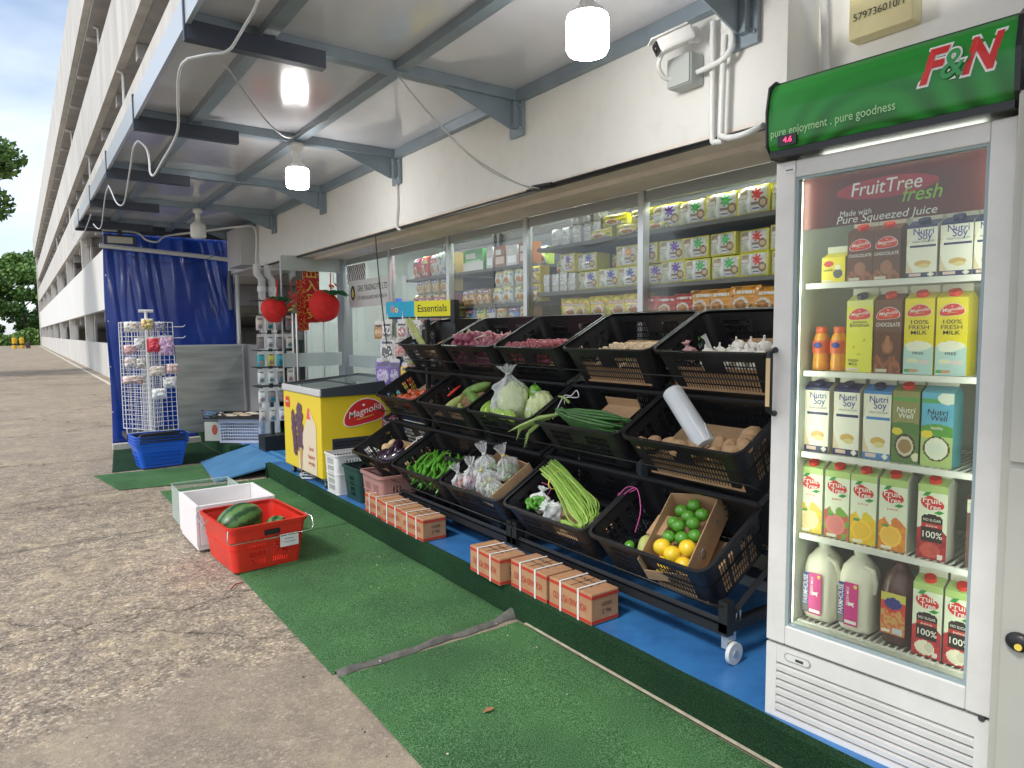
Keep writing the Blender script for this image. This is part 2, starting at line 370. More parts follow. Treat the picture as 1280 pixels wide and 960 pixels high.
        return s.add(vs_, fs, m, bool(bulge), M)
    def build(s, name, parent=None, bevel=0, solid=0, subs=0, M=None):
        me = bpy.data.meshes.new(name)
        me.from_pydata([tuple((M @ v) if M else v) for v in s.v], [], s.f)
        for m in s.mats: me.materials.append(m)
        me.polygons.foreach_set('material_index', s.mi); me.polygons.foreach_set('use_smooth', s.sm)
        if s.col:
            a = me.color_attributes.new('art', 'FLOAT_COLOR', 'CORNER'); buf = []
            for p in me.polygons:
                c = s.col.get(p.index, (.5, .5, .5)); buf += [c[0], c[1], c[2], 1.0] * p.loop_total
            a.data.foreach_set('color', buf)
        me.update()
        o = bpy.data.objects.new(name, me); C.objects.link(o)
        if parent: o.parent = parent
        if bevel:
            b = o.modifiers.new('bevel', 'BEVEL'); b.width = bevel; b.segments = 2; b.limit_method = 'ANGLE'; b.angle_limit = math.radians(40)
        if solid: b = o.modifiers.new('solid', 'SOLIDIFY'); b.thickness = solid
        if subs: b = o.modifiers.new('sub', 'SUBSURF'); b.levels = subs; b.render_levels = subs
        return o

def tag(o, label=None, cat=None, group=None, kind=None):
    if label: o['label'] = label
    if cat: o['category'] = cat
    if group: o['group'] = group
    if kind: o['kind'] = kind
    return o
def thing(name, label, cat, M=None, group=None):
    o = bpy.data.objects.new(name, None); C.objects.link(o)
    if M is not None: o.matrix_world = M if isinstance(M, Mx) else T(*M)
    return tag(o, label, cat, group)
def one(mb, name, label, cat, M=None, group=None, **k):
    o = mb.build(name, **k); tag(o, label, cat, group)
    if M is not None: o.matrix_world = M if isinstance(M, Mx) else T(*M)
    return o
def copy(o, M, label=None, group=None):
    def rec(s, par):
        c = s.copy(); C.objects.link(c); c.parent = par
        for ch in [q for q in s.children]: rec(ch, c)
        return c
    c = rec(o, None); c.matrix_world = M if isinstance(M, Mx) else T(*M)
    if label: c['label'] = label
    if group: c['group'] = group
    return c
ORD = ['first', 'second', 'third', 'fourth', 'fifth', 'sixth', 'seventh', 'eighth', 'ninth', 'tenth', 'eleventh', 'twelfth', 'thirteenth', 'fourteenth']

# perforated basket: walls follow a tapered rounded rectangle
def basket(mb, W, D, H, r, m, taper=.85, t=.003, rows=(), step=.012, bar=.005, solid=(), rim=.012, rimh=.01, base='grid', z0=0):
    per = []
    hw, hd = W / 2, D / 2
    cs = [((hw - r, hd - r), 0), ((-hw + r, hd - r), 90), ((-hw + r, -hd + r), 180), ((hw - r, -hd + r), 270)]
    for (cx, cy), a0 in cs:
        for k in range(7):
            a = math.radians(a0 + 15 * k); per.append((cx + r * math.cos(a), cy + r * math.sin(a), math.cos(a), math.sin(a)))
    per.append(per[0])
    cum = [0]
    for i in range(len(per) - 1): cum.append(cum[-1] + math.hypot(per[i + 1][0] - per[i][0], per[i + 1][1] - per[i][1]))
    LT = cum[-1]
    def P(s_):
        s_ = min(max(s_, 0), LT)
        for i in range(len(per) - 1):
            if s_ <= cum[i + 1] + 1e-9:
                f = (s_ - cum[i]) / max(1e-9, cum[i + 1] - cum[i]); a, b = per[i], per[i + 1]
                return [a[j] + (b[j] - a[j]) * f for j in range(4)]
    def strip(s0, s1, za, zb, th, off=0):
        ss = [s0] + [c for c in cum if s0 + 1e-6 < c < s1 - 1e-6] + [s1]
        vs_ = []; fs = []
        for q in ss:
            x, y, nx, ny = P(q)
            for z, o in ((za, off), (za, off - th), (zb, off - th), (zb, off)):
                k = taper + (1 - taper) * z / H; vs_.append((x * k + nx * o, y * k + ny * o, z + z0))
        for i in range(len(ss) - 1):
            for k in range(4):
                a = i * 4 + k; b = i * 4 + (k + 1) % 4; fs.append((a, b, b + 4, a + 4))
        fs += [(0, 3, 2, 1), tuple(len(vs_) - 4 + k for k in range(4))]
        mb.add(vs_, fs, m)
    zs = [0]
    for a, b in rows: zs += [a, b]
    zs.append(H)
    for i in range(0, len(zs), 2): strip(0, LT, zs[i], zs[i + 1], t)
    # vertical bars
    corners = [cum[k * 7 + j] for k in range(4) for j in (0, 6)]
    segs = [(cum[6], cum[7]), (cum[13], cum[14]), (cum[20], cum[21]), (cum[27], cum[28])]
    cor = [(cum[0], cum[6]), (cum[7], cum[13]), (cum[14], cum[20]), (cum[21], cum[27])]
    for a, b in cor:
        for za, zb in rows: strip(a, b, za, zb, t * .96, -t * .02)
    for si, (a, b) in enumerate(segs):
        L = b - a; n = max(1, round(L / step))
        for za, zb in rows:
            run = None
            k = 0
            while k < n:
                u = (k + .5) / n
                if any(sa <= u <= sb and (sw is None or si in sw) and zl <= za < zh for sa, sb, sw, zl, zh in solid):
                    k2 = k
                    while k2 < n and any(sa <= (k2 + .5) / n <= sb and (sw is None or si in sw) and zl <= za < zh for sa, sb, sw, zl, zh in solid): k2 += 1
                    strip(a + L * k / n, a + L * k2 / n, za, zb, t * .94, -t * .03); k = k2
                else:
                    strip(a + L * k / n, a + L * k / n + bar, za, zb, t * .9, -t * .05); k += 1
            strip(b - bar, b, za, zb, t * .9, -t * .05)
    if rim: strip(0, LT, H - rimh, H + .002, rim + t, rim); strip(0, LT, H * .5, H * .5 + .004, t + .004, .004)
    kb = taper
    if base == 'grid':
        n = int(W / .035); bw, bd = W * kb - .004, D * kb - .004
        for i in range(n + 1): x = -bw / 2 + bw * i / n; mb.box(x - .003, -bd / 2, z0, x + .003, bd / 2, z0 + .003, m)
        n = int(D / .035)
        for i in range(n + 1): y = -bd / 2 + bd * i / n; mb.box(-bw / 2, y - .003, z0 + .0004, bw / 2, y + .003, z0 + .0034, m)
    else:
        mb.box(-W * kb / 2 + r * .4, -D * kb / 2 + r * .4, z0, W * kb / 2 - r * .4, D * kb / 2 - r * .4, z0 + .004, m)
    return mb

# ------------------------------------------------------------------ ground
g = MB(); g.add([(-300, -60, 0), (300, -60, 0), (300, 600, 0), (-300, 600, 0)], [(0, 1, 2, 3)], M_road)
tag(g.build('road'), kind='structure')
M_line = mat('road_paint', (.62, .58, .48), .8, var=.35, vscale=6)
k = MB(); k.box(1.96, 10.5, .004, 2.06, 104, .008, M_line)
k.box(.70, 24.7, .004, 1.75, 24.85, .008, M_line); tag(k.build('painted_road_line'), kind='structure')

# ------------------------------------------------------------------ car park building
bld = thing('car_park_building', 'long white concrete multi-storey car park running along the right side of the road', 'building', (0, 0, 0))
YE = 104
b = MB(); b.box(2.3, 9.75, 0, 2.48, YE, 1.09, M_ext); b.build('low_wall', bld)
bands = [(2.18, 4.05), (5.4, 6.85), (7.95, 9.65)]
for i, (z0, z1) in enumerate(bands):
    b = MB(); b.box(2.3, 1.5, z0, 2.5, YE, z1, M_wall if i == 0 else M_ext); b.build('parapet', bld)
b = MB(); b.box(2.3, 1.5 , 2.165, 2.62, 9.7, 2.18, M_stone)
b.box(2.62, 0.2, 2.165, 2.85, 9.7, 2.205, M_stone); b.box(2.50, 1.5, 2.14, 2.56, 8.5, 2.165, M_stone)
b.box(2.32, 1.55, 2.150, 2.335, 8.3, 2.165, M_blackm); b.build('soffit', bld)
b = MB(); b.box(2.02, -8, 10.9, 2.2, YE, 13.0, M_ext); b.box(2.2, -8, 10.75, 16, YE, 10.95, M_extgrey)
for y in range(-6, 104, 4): b.box(2.22, y, 10.62, 2.9, y + .12, 10.745, M_ext)
b.build('roof', bld)
for z in (2.2, 5.42, 7.97):
    b = MB(); b.box(2.5, 9.7 if z < 3 else -8, z, 16, YE, z + .25, M_extgrey)
    for y in range(12 if z < 3 else -6, 104, 4): b.box(2.52, y, z - .35, 16, y + .3, z - .01, M_extgrey)
    b.build('floor_slab', bld)
b = MB(); b.box(16, -8, 0, 16.3, YE, 13, M_extgrey); b.build('rear_wall', bld)
b = MB(); b.box(2.31, YE - .02, 0, 16, YE + .4, 12.9, M_ext); b.box(2.22, YE - 1.6, 0, 2.7, YE + .1, 10.85, M_ext); b.build('end_wall', bld)
y = 12.6; ii = 0
cm_ = MB().box(2.34, -.13, 0, 2.62, .13, 5.42, M_ext).box(2.64, -.6, 0, 2.72, .6, 5.42, M_extgrey).box(3.6, -.2, 5.42, 4.0, .2, 10.8, M_extgrey)
c0 = None
while y < YE - 2:
    if c0 is None: c0 = cm_.build('column', bld); c0.location.y = y
    else:
        c = c0.copy(); C.objects.link(c); c.parent = bld; c.location.y = y
    y += 10.9; ii += 1
for (ya, za) in ((20, 6.85), (30, 6.85), (42, 6.85), (56, 6.85), (13, 6.85), (25, 9.65), (38, 9.65)):
    b = MB(); b.tube([(2.45, ya, za - .1), (2.45, ya, za + 1.0), (2.32, ya, za + 1.05)], .04, M_pipe, 8); b.build('drain_pipe', bld)
b = MB(); b.box(2.62, -3, 0, 2.85, 1.5, 2.165, M_wall).box(2.5, -3, 2.165, 2.85, 1.5, 5.4, M_wall); b.box(2.5, 1.5, 4.0, 2.7, YE, 5.4, M_extgrey) if 0 else None
b.build('wall', bld)
b = MB(); b.box(2.50, 1.505, 4.04, 16, 9.7, 4.06, M_extgrey); b.build('ceiling_slab', bld)

# ------------------------------------------------------------------ shop room and shop front
room = thing('shop_room', 'bright shop interior with white walls and tiled floor behind the glass front', 'shop', (0, 0, 0))
M_in = mat('inner_wall', (.62, .66, .64), .7); M_tile = mat('floor_tile', (.42, .40, .37), .3, var=.1, vscale=2)
M_inc = mat('inner_ceiling', (.55, .6, .57), .7)
MB().box(2.86, .3, .0, 6.5, 8.4, .149, M_tile).build('floor', room)
MB().box(2.87, .3, 2.55, 6.5, 8.4, 2.6, M_inc).build('ceiling', room)
MB().box(6.5, .3, .15, 6.6, 8.4, 2.6, M_in).build('back_wall', room)
MB().box(2.86, .2, .15, 6.6, .3, 2.6, M_in).build('side_wall', room)
MB().box(2.9, 8.4, .15, 6.6, 8.5, 2.6, M_in).build('side_wall', room)
for (x, y) in ((3.02, 2.3), (3.02, 3.9), (3.05, 5.6), (3.3, 7.2), (5.2, 3.0), (5.2, 6.0)):
    t = thing('ceiling_light', 'long white fluorescent light on the shop ceiling, number %s from the door' % ORD[R.randrange(3)], 'light', (x, y, 2.55))
    t['label'] = 'white fluorescent light on the shop ceiling %s%s' % ('' if x < 4 else 'at the back ', {2.3: 'above the noodle packs by the fridge', 3.9: 'above the snack shelf of the middle panes', 5.6: 'behind the yellow essentials sign', 7.2: 'just inside the door', 3.0: 'on the right', 6.0: 'on the left'}[y])
    t['group'] = 'ceiling lights in the shop'
    MB().box(-.07, -.6, -.05, .07, .6, -.001, M_white).build('housing', t)
    MB().box(-.05, -.57, -.075, .05, .57, -.052, M_tube).build('tube', t)
front = thing('shop_window', 'glass shop front with slim grey mullions under the white beam', 'shop window', (0, 0, 0))
mull = [1.55, 2.72, 3.79, 4.83, 5.90, 6.97]
for i in range(5):
    MB().box(2.846, mull[i] + .02, .16, 2.854, mull[i + 1] - .02, 2.15, M_glass).build('glass_pane', front)
for y in mull[:-1]:
    MB().box(2.825, y - .02, .15, 2.875, y + .02, 2.163, M_alu).build('mullion', front)
MB().box(2.80, 6.97, .15, 2.90, 7.13, 2.163, M_frame).build('door_post', front)
MB().box(2.83, 1.5, .15, 2.87, 6.97, .2, M_frame).build('bottom_rail', front)
MB().box(2.842, 1.56, 2.10, 2.858, 6.96, 2.162, M_frame).build('top_rail', front)
MB().box(2.838, 5.93, 1.04, 2.8445, 6.94, 1.16, M_frost).build('frosted_band', front)

# door leaf swung out over the platform
dr = thing('glass_door', 'open glass door leaf with long steel pull handles and frosted bands', 'door', T(2.78, 6.99, .17) @ RZ(3))
MB().box(-.62, -.005, 0, 0, .005, 2.0, M_glass).build('glass_pane', dr)
MB().box(-.62, -.0075, 1.85, 0, -.0055, 2.0, M_frost).box(-.62, -.0075, .88, 0, -.0055, 1.02, M_frost).build('frosted_band', dr)
for yy in (-.05, .05):
    h = MB(); h.tube([(-.50, yy, .35), (-.50, yy, 1.42)], .012, M_chrome, 10); h.tube([(-.50, yy, .5), (-.50, 0, .5)], .008, M_chrome, 6); h.tube([(-.50, yy, 1.3), (-.50, 0, 1.3)], .008, M_chrome, 6); h.build('door_handle', dr)
MB().box(-.63, -.012, 0, -.621, .012, 2.0, M_alu).build('edge_trim', dr)
dr2 = thing('glass_door', 'second glass door leaf further in with slim steel handles, behind the open one', 'door', T(2.86, 7.15, .17) @ RZ(20))
MB().box(-.02, 0, 0, -.01, .85, 2.0, M_glass).build('glass_pane', dr2)
for yy in (.25, .55):
    MB().tube([(-.05, yy, .3), (-.05, yy, 1.42)], .011, M_chrome, 8).build('door_handle', dr2)

# ------------------------------------------------------------------ platform, ramp and mats
pf = thing('shop_platform', 'low raised platform with blue painted deck and green turf riser along the shop', 'platform', (0, 0, 0))
MB().box(1.908, -1.5, 0.002, 2.86, 6.69, .15, M_blue).box(2.05, 6.69, 0.002, 2.86, 7.95, .15, M_blue).build('deck', pf)
rz = MB(); n = 160
vs_ = []; fs = []
for i in range(n + 1):
    y = -1.5 + (6.7 + 1.5) * i / n; w = .003 * math.sin(i * .7) + .004 * noise.noise(V((i * .2, 0, 0)))
    w *= .5; vs_ += [(1.902 + w, y, 0.001), (1.878 + w, y, .149), (1.912 + w, y, .156)]
for i in range(n): a = i * 3; fs += [(a, a + 3, a + 4, a + 1), (a + 1, a + 4, a + 5, a + 2)]
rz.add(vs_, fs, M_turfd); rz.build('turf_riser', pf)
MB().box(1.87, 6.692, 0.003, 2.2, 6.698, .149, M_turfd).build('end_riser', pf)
pb = thing('rear_step', 'low step covered in dark green turf in front of the blue curtain', 'platform', (0, 0, 0))
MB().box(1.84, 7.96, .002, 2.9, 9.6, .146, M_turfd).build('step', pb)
MB().box(1.98, 7.97, .147, 2.6, 9.0, .151, M_blue).build('blue_top', pb)
rp = MB()
rp.add([(1.44, 6.8, .012), (1.53, 7.95, .012), (2.12, 7.95, .158), (2.12, 6.72, .158), (1.44, 6.8, .0), (1.53, 7.95, .0), (2.12, 7.95, .135), (2.12, 6.72, .135)],
       [(0, 3, 2, 1), (4, 5, 6, 7), (0, 4, 7, 3), (1, 2, 6, 5), (0, 1, 5, 4), (2, 3, 7, 6)], mat('ramp_blue', (.07, .22, .42), .5, var=.18, vscale=5))
one(rp, 'ramp', 'pale blue painted ramp leading up to the platform by the door', 'ramp')
def mat_sheet(poly, z, label, m=None, nx=60):
    # poly: 4 corners counter-clockwise; slightly wavy turf sheet with thickness
    a, b_, c, d = [V((p[0], p[1], 0)) for p in poly]; mb = MB(); vs_ = []; fs = []
    ny = 14
    for j in range(ny + 1):
        for i in range(nx + 1):
            u, v = i / nx, j / ny; p = a.lerp(b_, u).lerp(d.lerp(c, u), v)
            h = z + .0035 * noise.noise(V((p.x * 5, p.y * 5, 0))) + .004
            e = .004 * noise.noise(V((p.x * 9, p.y * 9, 3)))
            vs_.append((p.x + (e if i in (0, nx) or j in (0, ny) else 0), p.y + (e if j in (0, ny) else 0), h if 0 < i < nx and 0 < j < ny else h - .004))
    for j in range(ny):
        for i in range(nx): q = j * (nx + 1) + i; fs.append((q, q + 1, q + nx + 2, q + nx + 1))
    mb.add(vs_, fs, m or M_turf, True)
    return one(mb, 'turf_mat', label, 'turf mat', solid=0)
mat_sheet([(.985, -1.6), (1.884, -1.6), (1.884, 2.60), (.985, 2.60)], .006, 'bright green turf mat nearest the viewer, in front of the black seam')
mat_sheet([(.972, 2.64), (1.899, 2.66), (1.899, 4.72), (.962, 4.72)], .006, 'bright green turf mat behind the seam, under the red crate')
mat_sheet([(.962, 4.728), (1.899, 4.728), (1.90, 6.68), (.95, 6.7)], .006, 'bright green turf mat under the clear tub and beside the freezer')
mat_sheet([(.66, 6.98), (1.42, 6.84), (1.52, 7.8), (.53, 7.86)], .006, 'narrow green turf mat at the foot of the blue ramp', M_turf)
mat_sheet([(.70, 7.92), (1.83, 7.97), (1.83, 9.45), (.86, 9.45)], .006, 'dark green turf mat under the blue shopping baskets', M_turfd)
sm = MB(); pts = [(.985 + (1.905 - .985) * i / 30, 2.625 + .035 * (i / 30) + .006 * math.sin(i * .5), 0) for i in range(31)]
vs_ = []; fs = []
for i, p in enumerate(pts):
    w = .022 + .004 * math.sin(i * 1.3); hh = .016 + .004 * math.sin(i * .9) + (.03 * max(0, (i - 26) / 4))
    vs_ += [(p[0], p[1] - w, .004), (p[0], p[1] - w * .4, hh), (p[0], p[1] + w * .3, hh + .003), (p[0], p[1] + w, .004)]
for i in range(30):
    for k_ in range(3): a = i * 4 + k_; fs.append((a, a + 4, a + 5, a + 1))
sm.add(vs_, fs, mat('seam_tape', (.075, .075, .07), .7, var=.5, vscale=20, col2=(.20, .19, .17)), True)
one(sm, 'seam_strip', 'dark rubber strip covering the joint between two green mats', 'strip')
tp = MB(); tp.box(1.885, -1.2, .012, 1.897, 2.55, .016, mat('beige_edge', (.5, .45, .33), .8, var=.3, vscale=20)); one(tp, 'edge_cord', 'thin beige edging along the base of the turf riser', 'edging')

# ------------------------------------------------------------------ canopy
can = thing('canopy', 'grey steel canopy with glossy sheet ceiling over the shop front', 'canopy', (0, 0, 0))
CB = [-1.25, .21, 1.67, 3.13, 4.61, 6.10, 7.56, 9.02]
MB().box(.62, -1.6, 2.70, 2.285, 9.55, 2.715, M_ceil).build('ceiling_sheet', can)
MB().box(.60, -1.6, 2.62, .618, 9.56, 2.74, M_alu).build('edge_fascia', can)
for y in CB:
    MB().box(.62, y - .03, 2.645, 2.27, y + .03, 2.699, M_steel).build('cross_beam', can)
    if y > 0:
        g_ = MB(); g_.add([(1.80, y - .004, 2.655), (2.275, y - .004, 2.655), (2.275, y - .004, 2.50), (2.23, y - .004, 2.50), (1.80, y + .004, 2.655), (2.275, y + .004, 2.655), (2.275, y + .004, 2.50), (2.23, y + .004, 2.50)],
                         [(0, 1, 2, 3), (7, 6, 5, 4), (0, 3, 7, 4), (3, 2, 6, 7), (1, 5, 6, 2)], M_steel)
        g_.box(2.276, y - .06, 2.46, 2.292, y + .06, 2.66, M_steel)
        g_.box(2.24, y - .032, 2.50, 2.275, y - .006, 2.64, M_steel)
        br = g_.build('bracket', can)
        [MB().cyl((2.262, y - .045, z_), (2.277, y - .045, z_), .009, M_chrome, 8).build('bolt', br) for z_ in (2.5, 2.62)]
for x, w in ((1.57, .03), (.93, .03)):
    MB().box(x - w, -1.6, 2.655, x + w, 9.5, 2.6995, M_steel).build('long_beam', can)
MB().box(2.255, -1.6, 2.64, 2.298, 9.5, 2.698, M_steel).build('wall_angle', can)
for i, y in enumerate([.15, 1.61, 3.06, 4.54, 6.03, 7.49, 8.95]):
    h = MB(); h.box(.605, y - .025, 2.565, .62 + (.55 if i != 6 else .7), y + .025, 2.64, M_steeld); h.box(.595, y - .012, 2.56, .604, y + .012, 2.76, M_steeld); h.build('hanging_bar', can)
MB().box(.60, 9.50, 2.60, 2.28, 9.56, 2.70, M_steeld).build('end_beam', can)

# lamps
def lamp(y, x, lit, label):
    t = thing('hanging_lamp', label, 'lamp', (x, y, 2.645), 'bulb lamps under the canopy')
    MB().lathe([(.0, 0), (.045, -.001), (.045, -.035), (.025, -.045), (.022, -.10)], M_white, 20).build('lamp_holder', t)
    MB().lathe([(.022, -.09), (.028, -.125), (.062, -.15), (.070, -.165)], M_white, 24).build('lamp_neck', t)
    MB().lathe([(.070, -.165), (.074, -.18), (.074, -.27), (.066, -.288), (.0, -.296)], M_lamp if lit else M_white, 28).build('lamp_bulb', t)
lamp(1.85, 1.655, True, 'lit white LED bulb lamp nearest the viewer, high under the canopy')
lamp(4.61, 1.56, True, 'lit white LED bulb lamp in the middle of the canopy')
lamp(7.56, 1.53, False, 'unlit white bulb lamp in front of the blue curtain')

# wires and pipes
def wire(pts, r, m, label, cat='cable', name='cable', smooth=4):
    P_ = [V(p) for p in pts]; out = []
    for i in range(len(P_) - 1):
        p0 = P_[max(i - 1, 0)]; p1 = P_[i]; p2 = P_[i + 1]; p3 = P_[min(i + 2, len(P_) - 1)]
        for k_ in range(smooth):
            t_ = k_ / smooth
            out.append(.5 * ((2 * p1) + (-p0 + p2) * t_ + (2 * p0 - 5 * p1 + 4 * p2 - p3) * t_ ** 2 + (-p0 + 3 * p1 - 3 * p2 + p3) * t_ ** 3))
    out.append(P_[-1]); mb = MB(); mb.tube(out, r, m, 8)
    return one(mb, name, label, cat)
M_wirew = mat('white_cable', (.60, .62, .64), .35); M_wiret = mat('clear_cord', (.42, .43, .42), .3)
wire([(0.728, 2.5, 2.538), (0.738, 2.6, 2.538), (0.739, 2.72, 2.531), (0.743, 2.84, 2.529), (0.741, 2.93, 2.522), (0.722, 2.98, 2.516), (0.678, 3.0, 2.507), (0.631, 3.02, 2.493), (0.597, 3.03, 2.48)], .0058, M_wirew, 'thick white cable curving down to the first dark bar under the canopy', smooth=3)
wire([(0.608, 3.04, 2.489), (0.589, 3.1, 2.475), (0.594, 3.2, 2.449), (0.617, 3.35, 2.396), (0.65, 3.55, 2.347), (0.667, 3.8, 2.332), (0.67, 4.1, 2.315), (0.662, 4.35, 2.281), (0.658, 4.45, 2.317), (0.664, 4.5, 2.395), (0.653, 4.52, 2.465), (0.615, 4.53, 2.502)], .0058, M_wirew, 'thick white cable drooping between the first and second dark bars', smooth=3)
wire([(0.615, 4.53, 2.502), (0.598, 4.6, 2.474), (0.607, 4.8, 2.424), (0.621, 5.1, 2.359), (0.645, 5.5, 2.311), (0.642, 5.7, 2.314), (0.63, 5.85, 2.364), (0.617, 5.95, 2.448), (0.606, 6.02, 2.505)], .0048, M_wirew, 'white cable drooping between the second and third dark bars', smooth=3)
wire([(0.606, 6.02, 2.505), (0.609, 6.3, 2.474), (0.641, 6.9, 2.405), (0.652, 7.2, 2.356), (0.64, 7.35, 2.352), (0.613, 7.45, 2.406)], .0048, M_wirew, 'white cable drooping from the third dark bar towards the fourth', smooth=3)
wire([(0.6, 7.48, 2.496), (0.595, 8.0, 2.436), (0.577, 8.5, 2.374), (0.557, 8.9, 2.365), (0.542, 9.1, 2.437), (0.567, 9.2, 2.538)], .0048, M_wirew, 'thin white cable looped at the far corner of the canopy', smooth=3)
wire([(.73, 3.1, 2.555), (.93, 3.45, 2.53), (1.15, 3.8, 2.50), (1.33, 4.05, 2.52), (1.45, 4.1, 2.60), (1.55, 4.0, 2.655)], .004, M_wiret, 'thin clear twin cord sagging across the middle canopy panel')
wire([(1.57, 3.13, 2.64), (1.72, 3.12, 2.50), (1.95, 3.10, 2.32), (2.15, 3.02, 2.20), (2.28, 2.98, 2.155)], .004, M_wiret, 'thin clear cord hanging from the beam crossing to the wall, upper of two')
wire([(1.57, 3.13, 2.64), (1.75, 3.10, 2.46), (1.98, 3.04, 2.26), (2.15, 2.96, 2.17), (2.28, 2.93, 2.150)], .004, M_wiret, 'thin clear cord hanging from the beam crossing to the wall, lower of two')
wire([(2.285, 4.61, 2.47), (2.285, 4.61, 2.3), (2.285, 4.63, 2.17), (2.285, 4.56, 2.13)], .009, M_pipe, 'white conduit dropping from the second visible bracket to the soffit', 'pipe', 'conduit')
wire([(2.30, 5.03, 2.15), (2.31, 5.0, 1.8), (2.33, 4.93, 1.3)], .005, M_blackm, 'black cord hanging from the soffit in front of the white sign')
wire([(2.288, 3.05, 2.160), (2.286, 2.2, 2.158), (2.28, 1.60, 2.150), (2.2, 1.5, 2.12)], .005, M_blackm, 'black cable run along the bottom edge of the white beam')
wire([(2.25, 1.56, 2.14), (2.13, 1.47, 2.10), (2.07, 1.36, 2.0), (2.06, 1.34, 1.93)], .007, M_blackm, 'black power cable dropping to the corner of the drinks fridge')
kt = MB(); kt.tube([(2.275, 2.98, 2.165), (2.275, 2.82, 2.155)], .010, M_blackm, 8); one(kt, 'cable_tie', 'black taped cable joint at the bottom of the beam', 'cable tie')
wire([(2.27, 1.806, 2.60), (2.27, 1.805, 2.4), (2.27, 1.802, 2.16), (2.27, 1.78, 2.135), (2.27, 1.75, 2.13)], .012, M_pipe, 'left white conduit running down the beam under the bracket', 'pipe', 'conduit')
wire([(2.255, 1.738, 2.52), (2.255, 1.745, 2.35), (2.255, 1.75, 2.14)], .013, M_pipe, 'right white conduit running down the beam under the bracket', 'pipe', 'conduit')
wire([(2.26, 1.875, 2.425), (2.24, 1.80, 2.42), (2.24, 1.73, 2.43), (2.25, 1.70, 2.47), (2.26, 1.71, 2.53)], .011, M_pipe, 'short bent white conduit joining the junction box to the bracket', 'pipe', 'conduit')
wire([(2.24, 1.74, 2.145), (2.22, 1.68, 2.12), (2.22, 1.60, 2.12), (2.26, 1.56, 2.15)], .012, M_pipe, 'bent white conduit curling under the soffit beside the fridge', 'pipe', 'conduit')
j = thing('junction_box', 'square grey junction box on the beam below the camera', 'junction box', (2.25, 1.93, 2.44))
MB().box(-.03, -.06, -.06, .048, .06, .06, mat('box_grey', (.42, .45, .44), .5)).build('box', j, bevel=.005)
MB().box(-.038, -.056, -.056, -.031, .056, .056, MATS['box_grey']).build('cover', j)
cc = thing('security_camera', 'white bullet security camera on the beam pointing left and down', 'camera', T(2.14, 1.885, 2.525) @ RZ(-35) @ RY(-24))
b = MB(); b.box(-.075, -.032, -.028, .075, .032, .028, M_white); b.build('body', cc, bevel=.012)
b = MB(); b.box(-.082, -.028, -.022, -.0755, .028, .020, M_blackm); b.ell(.008, .016, .016, M_black, T(-.083, 0, 0)); b.build('lens', cc)
b = MB(); b.box(-.095, -.036, .029, .06, .036, .036, M_white); b.build('sunshade', cc, bevel=.003)
b = MB(); b.tube([(.05, 0, -.02), (.09, .01, -.03), (.10, .03, .0), (.11, .05, .02)], .014, M_white, 10); b.build('arm', cc)
wire([(2.12, 1.92, 2.50), (2.14, 1.97, 2.46), (2.19, 1.985, 2.425), (2.23, 1.97, 2.42)], .010, M_pipe, 'short white cable looping from the camera into the junction box')
# yellow plate box on the wall above the fridge
yb = thing('meter_box', 'cream yellow metal box with painted number on the wall above the fridge', 'meter box', (2.49, 1.19, 2.46))
yb.matrix_world = T(2.47, 1.25, 2.54)
MB().box(-.035, -.115, -.13, .028, .10, .16, mat('cream_paint', (.72, .65, .36), .5, var=.08, vscale=6)).build('box', yb, bevel=.004)
MT = T(-.038, -.005, 0) @ RZ(-90) @ RX(90)
MB().text('FIJO', .035, MT @ T(0, .0, 0), M_txtk).text('579736010/1', .035, MT @ T(0, -.06, 0), M_txtk, fit=.17).build('lettering', yb)
wire([(2.44, 1.47, 3.0), (2.46, 1.44, 2.3), (2.5, 1.42, 2.15)], .013, M_pipe, 'white pipe in the wall corner behind the fridge sign', 'pipe', 'pipe')

# grey cabinet beyond
gc = thing('wall_cabinet', 'grey metal cabinet mounted on the beam near the blue curtain', 'cabinet', (2.14, 8.6, 2.40))
MB().box(-.02, -.30, -.22, .155, .30, .22, mat('cab_grey', (.5, .5, .5), .6)).build('box', gc, bevel=.004)
MB().box(-.026, -.26, -.19, -.021, .26, .19, MATS['cab_grey']).build('door', gc)
wire([(1.62, 9.3, 2.60), (1.9, 8.9, 2.62), (2.1, 8.25, 2.60), (2.27, 8.2, 2.58), (2.27, 8.22, 2.2), (2.30, 8.1, 2.13)], .014, M_pipe, 'white conduit bending down beside the grey cabinet', 'pipe', 'conduit')
wire([(.85, 9.36, 2.60), (1.2, 9.36, 2.60), (1.3, 9.34, 2.52), (1.42, 9.33, 2.50), (1.5, 9.34, 2.57), (1.62, 9.3, 2.60)], .011, M_pipe, 'white conduit looping along the end of the canopy', 'pipe', 'conduit')
for i, (x, y) in enumerate(((2.26, 8.0), (2.38, 8.02))):
    b = MB(); b.tube([(x, y, .16), (x, y, 2.0), (x - .06, y - .05, 2.05), (x - .06, y - .05, 2.16)], .04, M_pipe, 12); b.tube([(x, y, 1.86), (x, y, 1.92)], .05, M_pipe, 12); b.tube([(x, y, 1.2), (x, y, 1.25)], .047, M_pipe, 12)
    one(b, 'drain_pipe', 'thick white drain pipe by the shop corner, %s of the pair' % ('left' if i else 'right'), 'pipe')
fl = thing('floodlight', 'black floodlight with pale glass at the canopy corner above the curtain', 'floodlight', T(1.03, 9.35, 2.50) @ RX(12))
MB().box(-.17, -.02, -.055, .17, .03, .055, M_steeld).build('housing', fl, bevel=.005)
MB().box(-.13, -.026, -.037, .13, -.021, .037, mat('flood_glass', (.55, .54, .48), .2)).build('glass', fl)
MB().box(-.02, .0, .055, .02, .02, .13, M_steeld).build('arm', fl)

